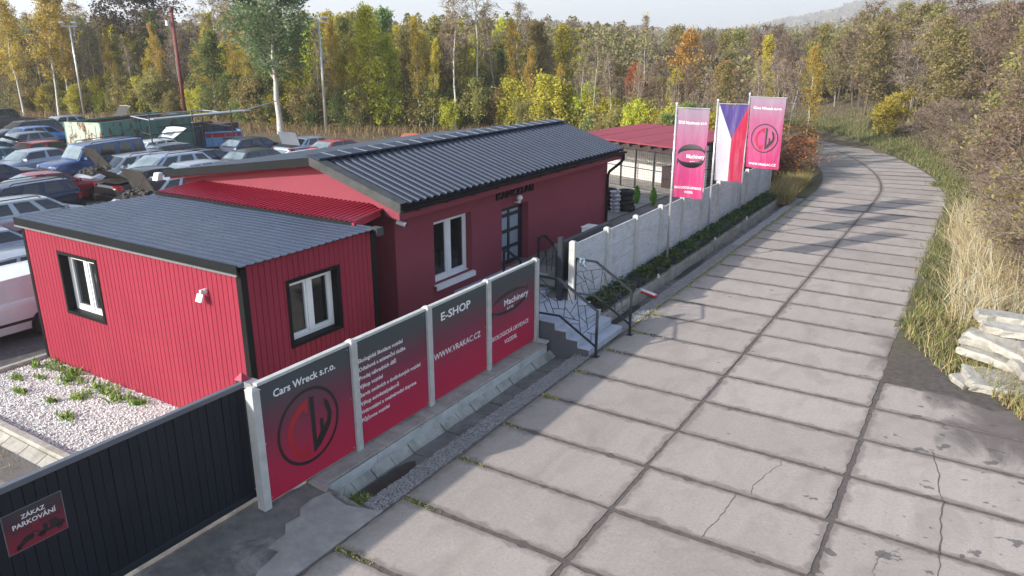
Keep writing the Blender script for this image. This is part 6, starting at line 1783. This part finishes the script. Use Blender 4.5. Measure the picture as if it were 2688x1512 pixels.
tree('birch_bare', -10.8, 50.0, 6.5, 'bare white birch farthest along the bend', var=0, wide=.7, tilt=(0, .12))
tree('birch_gold', -13.6, 55.0, 7.6, 'golden birch above the birches at the bend', var=1, wide=.8)
tree('birch_gold', -10.9, 57.5, 7.3, 'small golden birch above the far end of the road', var=2, wide=.8)
tree('locust', -9.6, 75.5, 8.0, 'yellow green locust tree beyond the bend of the road', var=0, wide=1.2)
tree('bush_yellow', -6.6, 67.5, 3.3, 'round ochre bush on the grass verge beyond the bend', var=0, wide=1.2)
tree('bush_rust', -9.0, 43.6, 2.4, 'rusty red bramble bush under the birches at the bend', var=0, wide=1.2)
tree('bush_rust', -9.8, 48.6, 2.6, 'rusty red bramble bush beside the farthest roadside birch', var=0, wide=1.2)
# the wood: individuals in the front ranks, one mass behind
bx = np.array([-110, -82, -70, -58, -50.5, -44, -37, -33, -28, -22, -16, -9.4]); by = np.array([30, 38.5, 43.5, 45, 42.5, 44.5, 47.5, 52, 51, 48, 44, 43.])
DESC = {'birch_gold': 'golden leaved birch', 'birch_bare': 'bare white stemmed birch', 'olive': 'olive leaved tree', 'yellow': 'yellow leaved tree', 'green': 'green leaved tree', 'brown': 'brown leaved tree',
        'twiggy': 'bare twiggy tree', 'rust': 'orange brown birch', 'locust': 'olive yellow locust'}
WHERE = ['in the wood at the left behind the scrap cars', 'in the wood behind the office roof', 'in the low wood behind kennel and banners', 'in the scrub right of the road']
MIXES = [(('birch_gold', .24), ('olive', .24), ('green', .06), ('yellow', .14), ('birch_bare', .18), ('twiggy', .14)),
         (('yellow', .28), ('olive', .28), ('green', .08), ('birch_gold', .12), ('twiggy', .14), ('birch_bare', .10)),
         (('olive', .24), ('brown', .28), ('locust', .16), ('twiggy', .16), ('rust', .08), ('yellow', .08)),
         (('brown', .42), ('twiggy', .18), ('locust', .30), ('olive', .10))]
HT = [(7.4, 10.0), (6.6, 8.8), (3.9, 5.3), (5.8, 9.2)]
rw = random.Random(12)
back = []; n_ind = 0
step = 2.85
for gx in np.arange(-120, 16, step):
    for gy in np.arange(22, 120, step):
        x = gx + rw.uniform(-1.1, 1.1); y = gy + rw.uniform(-1.1, 1.1)
        az = math.degrees(math.atan2(-x, y))
        if not (-11 < az < 70): continue
        rd = float(road_dist(np.array([x]), np.array([y]))[0])
        if rd < 4.6: continue
        left = x < -9.4 and y > np.interp(x, bx, by)
        # which side of the road is the point on
        i = int(np.argmin((_cl[:, 0] - x) ** 2 + (_cl[:, 1] - y) ** 2)); i = min(i, len(_cl) - 2)
        dv = _cl[i + 1] - _cl[i]; side_ = dv[0] * (y - _cl[i][1]) - dv[1] * (x - _cl[i][0])   # >0: left of the road
        if side_ < 0:
            if rd < 7.0 + (1.5 if y > 55 else 0) - (1.6 if y < 45 else 0) or y < 27.5: continue
            zone = 3; depth = rd - 6
            if x > 9: continue
        else:
            if not left: continue
            zone = 0 if x < -48 else 1 if x < -31 else 2; depth = y - np.interp(x, bx, by)
        if depth > (15 if zone != 3 else 22):
            back.append((x, y, zone)); continue
        r = rw.random(); acc = 0
        for kd, pr in MIXES[zone]:
            acc += pr
            if r <= acc: break
        hgt = rw.uniform(*HT[zone]) * (1 if kd != 'birch_bare' else 1.12) * (.82 if depth < 3 else 1.0)
        tree(kd, x, y, hgt, '%s%s, %s' % ('' if abs(hgt - sum(HT[zone]) / 2) < .22 * (HT[zone][1] - HT[zone][0]) else 'tall ' if hgt > sum(HT[zone]) / 2 else 'short ', DESC[kd], whereabouts(x, y, depth)), group='%s %s' % (DESC[kd] + 's', WHERE[zone]), wide=rw.uniform(.85, 1.2))
        n_ind += 1
# slim pale birches standing in front of the wood
rb3 = random.Random(71)
for k in range(30):
    x = -79 + k * 2.05 + rb3.uniform(-.8, .8)
    if x > -16: continue
    y = np.interp(x, bx, by) + rb3.uniform(-.8, 1.2)
    tree('birch_bare' if rb3.random() < .6 else 'birch_gold', x, y, rb3.uniform(6.5, 9.5) * (1 if x < -31 else .72), 'slim pale birch at the ' + whereabouts(x, y, 0).replace('front rank', 'wood edge'), group='slim birches along the wood edge', wide=rb3.uniform(.5, .7), tilt=(rb3.gauss(0, .05), rb3.gauss(0, .05)))
# shrubs along the edge of the wood
rb2 = random.Random(44)
for k in range(92):
    x = -80 + k * .77 + rb2.uniform(-.4, .4); y = np.interp(x, bx, by) + rb2.uniform(-1.6, 1.4)
    if x > -12 or float(road_dist(np.array([x]), np.array([y]))[0]) < 6: continue
    kd = rb2.choice(['bush_olive', 'bush_olive', 'bush_olive', 'bush_yellow', 'bush_green', 'bush_yellow', 'bush_olive']) if x > -60 else rb2.choice(['bush_olive', 'bush_olive', 'bush_yellow'])
    wh = 'along the wood edge behind the scrap cars' if x < -37 else 'along the wood edge behind office and kennel'
    tree(kd, x, y, rb2.uniform(2.2, 4.2) * (1 if x < -31 else .75), {'bush_olive': 'olive leaved bush ', 'bush_yellow': 'yellow leaved bush ', 'bush_green': 'green leaved bush '}[kd].strip() + ' of the ' + whereabouts(x, y, 0).replace('front rank', 'wood edge'), group=kd[5:] + ' bushes ' + wh, cat='shrub', wide=rb2.uniform(.8, 1.1))
# low scrub under the trees on the right and at the bend
for k in range(70):
    y = rw.uniform(24, 62); x = rw.uniform(.4, 3.5) if y < 45 else np.interp(y, [45, 62], [1.0, -4.0]) + rw.uniform(-.5, 5)
    if float(road_dist(np.array([x]), np.array([y]))[0]) < 5.0: continue
    tree('bush_twig', x, y, rw.uniform(1.8, 3.6), 'tangled bush by the road, ' + whereabouts(x, y, y - 22, 6.), group='twiggy bushes right of the road', cat='shrub', wide=rw.uniform(.9, 1.3))
for k in range(26):
    y = rw.uniform(40, 62); x = np.interp(y, [40, 48, 55, 62], [-8.9, -9.9, -12.5, -16]) - rw.uniform(.2, 5)
    tree('bush_twig', x, y, rw.uniform(1.4, 3.0), 'tangled bush, ' + whereabouts(x, y, y - 40, 4.), group='twiggy bushes left of the bend', cat='shrub')

# alike neighbours are told apart from left to right
_same = {}
for o in list(COL.objects):
    if o.parent is None and o.get('category') in ('tree', 'shrub'): _same.setdefault(o['label'], []).append(o)
for lab, os_ in _same.items():
    if len(os_) < 2: continue
    os_.sort(key=lambda o: bearing(o.location.x, o.location.y))
    for k, o in enumerate(os_):
        pre = {2: ['left hand', 'right hand'], 3: ['left hand', 'middle', 'right hand']}.get(len(os_), [q + ' from left' for q in ORD])[k]
        if len((pre + ' ' + lab).split()) <= 16: o['label'] = pre + ' ' + lab

def mass(name, label, cat, trees, per, size, rad, mats_, seed, hfun, tone=None, base=.15):
    """many tree crowns read as one mass: leaf-sized faces spread through each crown"""
    rg = np.random.default_rng(seed); T = np.asarray(trees, float); N = len(T)
    hh = hfun(T, rg); z0 = height(T[:, 0], T[:, 1])
    n = N * per; idx = np.repeat(np.arange(N), per)
    u = rg.random(n); prof = np.sin(np.pi * np.clip(.15 + .85 * u, 0, 1)) ** .6
    a = rg.random(n) * 6.283; lob = 1 + .35 * np.sin(a * 3 + idx) ; rr = rad[idx] * prof * np.sqrt(rg.random(n)) * lob
    P = np.stack([T[idx, 0] + rr * np.cos(a), T[idx, 1] + rr * np.sin(a), z0[idx] + hh[idx] * (base + (1 - base) * u)], -1)
    V, rn = leaf_mesh(name, P, size[idx], None, seed, aspect=1.3)
    tn = rg.random(N) if tone is None else tone(T, rg)
    rn = np.clip(.78 * tn[idx] + .22 * rn, 0, .999)
    return setp(wrap(quads_to_mesh(name, V, rn, mats_), name), label, cat, kind='stuff')
back = np.array([(x, y) for x, y, z in back]); bz_ = None
zz = np.array([0 if x < -48 else 1 if x < -31 else 2 if x < -9 else 3 for x, y in back])
def hback(T, rg):
    z = np.where(T[:, 0] < -48, 9.5, np.where(T[:, 0] < -31, 8.2, np.where((T[:, 0] > -14) , 7.0, 5.8)))
    return z * rg.uniform(.8, 1.12, len(T))
mass('woodland', 'dense autumn wood behind the front ranks of trees', 'woodland', back, 430, np.full(len(back), .27), np.full(len(back), 1.9), [M['leaf_far']], 51, hback)
rg = np.random.default_rng(8)
def wedge(n, d0, d1, a0, a1):
    d = np.sqrt(rg.uniform(d0 ** 2, d1 ** 2, n)); a = np.radians(rg.uniform(a0, a1, n)); return np.stack([-d * np.sin(a), d * np.cos(a)], -1)
W1 = wedge(1900, 105, 240, -8, 62); W1 = W1[road_dist(W1[:, 0], W1[:, 1]) > 6]
mass('middle_wood', 'brown and yellow wood stretching away beyond the road', 'woodland', W1, 85, np.full(len(W1), .62), np.full(len(W1), 2.4), [M['leaf_far']], 52, lambda T, r: r.uniform(5.2, 7.6, len(T)))
W2 = wedge(5200, 240, 980, -9, 60)
mass('distant_wood', 'hazy distant wood covering the ridge', 'woodland', W2, 34, np.full(len(W2), 1.9), np.full(len(W2), 5.0), [M['leaf_far']], 53, lambda T, r: r.uniform(8, 13, len(T)))
W3 = np.concatenate([wedge(2600, 980, 2500, -9, 60), wedge(2600, 1500, 3300, -9, 22)])
mass('hill_forest', 'blue hazy forest on the far hills', 'woodland', W3, 22, np.full(len(W3), 9.0), np.full(len(W3), 22.0), [M['leaf_far']], 54, lambda T, r: r.uniform(12, 22, len(T)))
# spruces on the ridge: pointed crowns
W4 = np.concatenate([wedge(110, 620, 780, 20, 46), wedge(50, 620, 760, 9, 20)])
rgc = np.random.default_rng(4); n = 130; N = len(W4); idx = np.repeat(np.arange(N), n); u = rgc.random(N * n); hh = rgc.uniform(9, 15, N)
a = rgc.random(N * n) * 6.28; rr_ = (1 - u) ** .9 * hh[idx] * .17 * np.sqrt(rgc.random(N * n))
P = np.stack([W4[idx, 0] + rr_ * np.cos(a), W4[idx, 1] + rr_ * np.sin(a), height(W4[:, 0], W4[:, 1])[idx] + u * hh[idx]], -1)
V, rn = leaf_mesh('spruces', P, 1.1, None, 3, aspect=1.2)
setp(wrap(quads_to_mesh('spruce_stand', V, rn, [M['needle']]), 'spruce_stand'), 'far dark spruces standing above the ridge wood', 'woodland', kind='stuff')

# undergrowth: stems, brush and leaf litter along the edge of the wood
rg = np.random.default_rng(21)
us = rg.uniform(-100, -9.5, 3000); dep = rg.uniform(-.3, 13, 3000) ; uy = np.interp(us, bx, by) + dep
keep = road_dist(us, uy) > 5; us, uy = us[keep], uy[keep]; uz = height(us, uy)
hgt = rg.uniform(1.2, 6.0, len(us)) * np.where(us < -31, 1.15, .75); lean = rg.normal(0, .09, (len(us), 2))
A = np.stack([us, uy, uz - .1], -1); B = np.stack([us + lean[:, 0] * hgt, uy + lean[:, 1] * hgt, uz + hgt], -1)
stk = Sticks(); stk.A = list(A); stk.B = list(B); stk.ra = list(rg.uniform(.012, .028, len(us))); stk.rb = [.008] * len(us); stk.finish()
N = 120000
us = rg.uniform(-100, -9.5, N); uy = np.interp(us, bx, by) + rg.uniform(-1.5, 12, N); keep = road_dist(us, uy) > 5; us, uy = us[keep], uy[keep]
uz = height(us, uy) + np.abs(rg.normal(0, 1.35, len(us))) * np.where(us < -31, 1.2, .8)
V, rn = leaf_mesh('undergrowth', np.stack([us, uy, uz], -1), .14, None, 9, aspect=1.4)
cl = (np.sin(us * .9) + np.sin(us * .37 + 2) + np.sin(uy * .8)) / 6 + .5
rn = np.clip(.6 * cl + .4 * rn, 0, .999)
setp(wrap(quads_to_mesh('undergrowth', V, rn, [M['leaf_under'], M['twig']], stk), 'undergrowth'), 'thin stems and brush along the edge of the wood', 'undergrowth', kind='stuff')

# grasses
def blades(name, label, P, hgt, wid, m, seed, lean=.35, cat='grass'):
    rg = np.random.default_rng(seed); N = len(P); P = np.asarray(P, float)
    a = rg.random(N) * 6.283; w = np.stack([np.cos(a), np.sin(a), np.zeros(N)], -1) * (wid * rg.uniform(.6, 1.4, N))[:, None] * .5
    b = rg.random(N) * 6.283; l1 = np.stack([np.cos(b), np.sin(b), np.zeros(N)], -1) * (hgt * np.abs(rg.normal(0, lean, N)))[:, None]
    up = np.stack([np.zeros(N), np.zeros(N), hgt], -1)
    m1 = P + up * .55 + l1 * .35; t1 = P + up * .95 + l1
    V = np.empty((N, 2, 4, 3))
    V[:, 0, 0] = P - w; V[:, 0, 1] = P + w; V[:, 0, 2] = m1 + w * .8; V[:, 0, 3] = m1 - w * .8
    V[:, 1, 0] = m1 - w * .8; V[:, 1, 1] = m1 + w * .8; V[:, 1, 2] = t1 + w * .1; V[:, 1, 3] = t1 - w * .1
    rn = np.repeat(rg.random(N), 2)
    return setp(wrap(quads_to_mesh(name, V.reshape(-1, 3), rn, [m]), name), label, cat, kind='stuff')
def ground_pts(x, y): return np.stack([x, y, height(x, y) - .01], -1)
rg = np.random.default_rng(33)
# clumps of tall dry reed grass behind the slab pile
cx = rg.uniform(-.35, 4.0, 300); cy = rg.uniform(21.8, 36, 300); k = (cx > .15 - .04 * (cy - 22)); cx, cy = cx[k], cy[k]
i = rg.integers(0, len(cx), 11000); x = cx[i] + rg.normal(0, .18, 11000); y = cy[i] + rg.normal(0, .18, 11000)
blades('dry_reeds', 'tall straw coloured reed grass behind the broken slabs', ground_pts(x, y), rg.uniform(.5, 1.75, 11000) * np.where(cy[i] < 24, .75, 1), .022, M['grass_dry'], 1, .75)
N = 8500; cy_ = 18.6 + 28.4 * rg.random(150) ** 1.2; cx_ = -.95 + np.abs(rg.normal(0, .5, 150)) - np.where(cy_ > 43, (cy_ - 43) * .28, 0) + np.where(cy_ < 20.5, (20.5 - cy_) * .7, 0); i = rg.integers(0, 150, N); x = cx_[i] + rg.normal(0, .16, N); y = cy_[i] + rg.normal(0, .3, N)
blades('verge_grass', 'green grass verge along the right edge of the road', ground_pts(x, y), rg.uniform(.06, .34, N) * (1 - .5 * np.sin(y * 1.3) ** 2), .022, M['grass_mix2'], 2, .6)
N = 22000; i = rg.integers(4, len(CURVE) - 4, N); off = 3.1 + np.abs(rg.normal(0, 2.2, N)); t = rg.uniform(-.8, .8, N)
cc_ = np.array([(c.x, c.y) for c, d in CURVE])[i]; dd = np.array([(d.x, d.y) for c, d in CURVE])[i]
x = cc_[:, 0] + dd[:, 1] * off + dd[:, 0] * t; y = cc_[:, 1] - dd[:, 0] * off + dd[:, 1] * t
blades('bend_grass', 'lush green grass on the verge beyond the bend', ground_pts(x, y), rg.uniform(.12, .42, N), .04, M['grass_mix2'], 3, .5)
N = 7000; y = rg.uniform(36.4, 46, N); x = np.interp(y, [36, 43, 47], [-7.3, -7.7, -8.7]) - np.abs(rg.normal(0, .55, N))
blades('rank_grass', 'rank dry grass at the end of the concrete fence', ground_pts(x, y), rg.uniform(.2, .95, N), .022, M['grass_mix'], 4, .45)
N = 4200; x = rg.uniform(.4, 3.2, N); y = rg.uniform(15.6, 18.4, N); k = (x - .7 > (17.7 - y) * .55) ; x, y = x[k], y[k]
blades('slab_pile_grass', 'tufts of yellow green grass before the broken slabs', ground_pts(x, y), rg.uniform(.08, .4, len(x)), .022, M['grass_mix'], 5, .6)
N = 9000; x = rg.uniform(-80, -18, N); y = np.interp(x, bx, by) - np.abs(rg.normal(0, 2.6, N)) - .3
blades('yard_edge_weeds', 'dry weeds between the scrap cars and the wood', ground_pts(x, y), rg.uniform(.15, .75, N), .05, M['grass_dry2'], 14, .5)
N = 2600; x = rg.uniform(-.9, 2.2, N); y = rg.uniform(18.0, 23.5, N); k = x > -.9 + (20.2 - y) * .45; x, y = x[k], y[k]
blades('pile_weeds', 'withered weeds around the broken slabs', ground_pts(x, y), rg.uniform(.06, .42, len(x)), .02, M['grass_mix'], 15, .8)
# weeds in the pebbles along the cabin
wp = []
for (x, y, n, s) in ((-16.95, 7.72, 80, .26), (-16.2, 7.7, 80, .2), (-15.9, 7.45, 70, .17), (-15.0, 7.6, 70, .25), (-14.6, 7.55, 50, .2), (-14.15, 7.5, 50, .22), (-13.7, 7.6, 60, .15), (-14.9, 7.1, 50, .1), (-17.0, 6.9, 40, .1), (-16.2, 6.6, 40, .09), (-14.2, 6.5, 45, .12), (-16.6, 7.2, 30, .08), (-17.3, 7.5, 40, .1), (-16.9, 5.9, 60, .16), (-15.2, 6.7, 30, .07)):
    wp.append(np.stack([x + rg.normal(0, s, n), y + rg.normal(0, s * .5, n), np.full(n, .09)], -1))
wp = np.concatenate(wp)
blades('pebble_weeds', 'green weeds growing through the white pebbles', wp, rg.uniform(.04, .17, len(wp)), .045, M['grass_green'], 6, .9)
dp_ = np.stack([rg.normal(-14.6, .55, 500), rg.normal(5.05, .12, 500), np.full(500, -.05)], -1)
blades('drain_grass', 'dry grass in the drain channel behind the gate', dp_, rg.uniform(.05, .22, 500), .02, M['grass_mix'], 12, .7)
# moss and sprouts in the joints by the ditch
mp = []
for k in range(-1, 20):
    y0 = 7.95 + 1.5 * k; n = rg.integers(50, 200); ln = rg.uniform(.25, .8)
    mp.append(np.stack([-7.02 + np.abs(rg.normal(0, ln * .5, n)), y0 + rg.normal(0, .035, n), np.full(n, -.02)], -1))
for k in range(900):
    pass
y = rg.uniform(17, 38, 2600); mp.append(np.stack([-7.05 + rg.normal(0, .05, 2600), y, np.full(2600, -.03)], -1))
mp.append(np.stack([rg.normal(-7.62, .10, 420), rg.normal(7.62, .10, 420), np.full(420, -.12)], -1))
mp = np.concatenate(mp)
blades('joint_moss', 'moss and small sprouts in the slab joints by the ditch', mp, rg.uniform(.015, .055, len(mp)), .03, M['grass_mix'], 7, .9, 'moss')
blades('ditch_weeds', 'small green weeds at the mouth of the ditch', np.stack([rg.normal(-7.72, .10, 300), rg.normal(7.6, .12, 300), np.full(300, -.25)], -1), rg.uniform(.06, .24, 300), .03, M['grass_green'], 8, .6)

# ------------------------------------------------------------------ pile of broken concrete slabs
def broken_slab(seed, L_, W_s, T):
    rg = random.Random(seed); pts = []
    per = [(-L_ / 2, -W_s / 2), (L_ / 2, -W_s / 2), (L_ / 2, W_s / 2), (-L_ / 2, W_s / 2)]
    for (p, q) in zip(per, per[1:] + per[:1]):
        k = max(3, int(math.hypot(q[0] - p[0], q[1] - p[1]) / .16))
        for i in range(k):
            t = i / k; pts.append((p[0] + (q[0] - p[0]) * t + rg.gauss(0, .03), p[1] + (q[1] - p[1]) * t + rg.gauss(0, .03)))
    mb = MB(); n = len(pts)
    mb.v = [(x * .97, y * .95, T / 2 + rg.gauss(0, .006)) for x, y in pts] + [(x + rg.gauss(0, .01), y + rg.gauss(0, .01), T / 4 + rg.gauss(0, .01)) for x, y in pts] + [(x + rg.gauss(0, .02), y + rg.gauss(0, .02), -T / 3) for x, y in pts] + [(x * .95, y * .93, -T / 2) for x, y in pts]
    mb.f = [tuple(range(n)), tuple(reversed(range(3 * n, 4 * n)))]
    for r in range(3):
        for i in range(n): j = (i + 1) % n; mb.f.append((r * n + j, r * n + i, (r + 1) * n + i, (r + 1) * n + j))
    mb.m = [0] * len(mb.f)
    return mb.mesh('concrete_slab', M['concrete_pale'])
PILE = [(1.75, 18.0, .10, 2.6, 1.15, .19, .20, (.02, .05)), (2.1, 19.4, .12, 2.8, 1.2, .2, -.22, (-.02, .03)), (1.5, 18.7, .31, 2.5, .85, .18, -.42, (.04, .07)), (2.3, 18.3, .36, 2.0, .8, .19, .28, (.0, .08)),
        (1.75, 19.2, .50, 2.9, .9, .18, -.10, (.03, .06)), (1.25, 18.9, .60, 1.7, .65, .17, -.55, (.05, .12)), (2.3, 18.7, .66, 1.9, .8, .18, .12, (-.04, .05)), (1.95, 19.5, .82, 2.7, .75, .18, -.05, (.03, .03)), (1.0, 19.9, .97, 1.0, .5, .2, .12, (.0, .03)), (.7, 17.9, .04, 1.0, .6, .14, .6, (.05, .06)), (2.6, 18.1, .56, 1.0, .6, .18, .5, (.08, .1))]
PL = ['lowest slab at the front of the broken concrete pile', 'lowest slab at the back of the broken concrete pile', 'slanting slab in the lower middle of the concrete pile', 'short slab wedged at the right of the concrete pile', 'long slab across the middle of the concrete pile',
      'tapered slab end poking left out of the concrete pile', 'slab in the upper right of the concrete pile', 'long smooth slab near the top of the concrete pile', 'small loose block on top of the concrete pile', 'flat fragment on the ground left of the concrete pile', 'rounded lump at the right of the concrete pile']
for k, (x, y, z, l_, w_, t_, rz, (ax_, ay_)) in enumerate(PILE):
    o = wrap(broken_slab(60 + k, l_, w_, t_), 'concrete_slab', None, (x, y, z), (ax_, ay_, rz)); setp(o, PL[k], 'slab', 'broken concrete slabs')

# ------------------------------------------------------------------ haze
hz = MB().box(-5200, 5200, -400, 6300, -8, 330)
hm = bpy.data.materials.new('haze'); hm.use_nodes = True; nt = hm.node_tree
nt.nodes.remove(nt.nodes['Principled BSDF'])
pv = nt.nodes.new('ShaderNodeVolumePrincipled'); pv.inputs['Color'].default_value = (.965, .985, 1, 1); pv.inputs['Density'].default_value = .0005; pv.inputs['Anisotropy'].default_value = .2
nt.links.new(pv.outputs[0], nt.nodes['Material Output'].inputs['Volume'])
setp(hz.build('haze', hm), 'thin pale autumn haze over the whole place', 'haze', kind='stuff')
print('individual trees', n_ind, 'back', len(back))
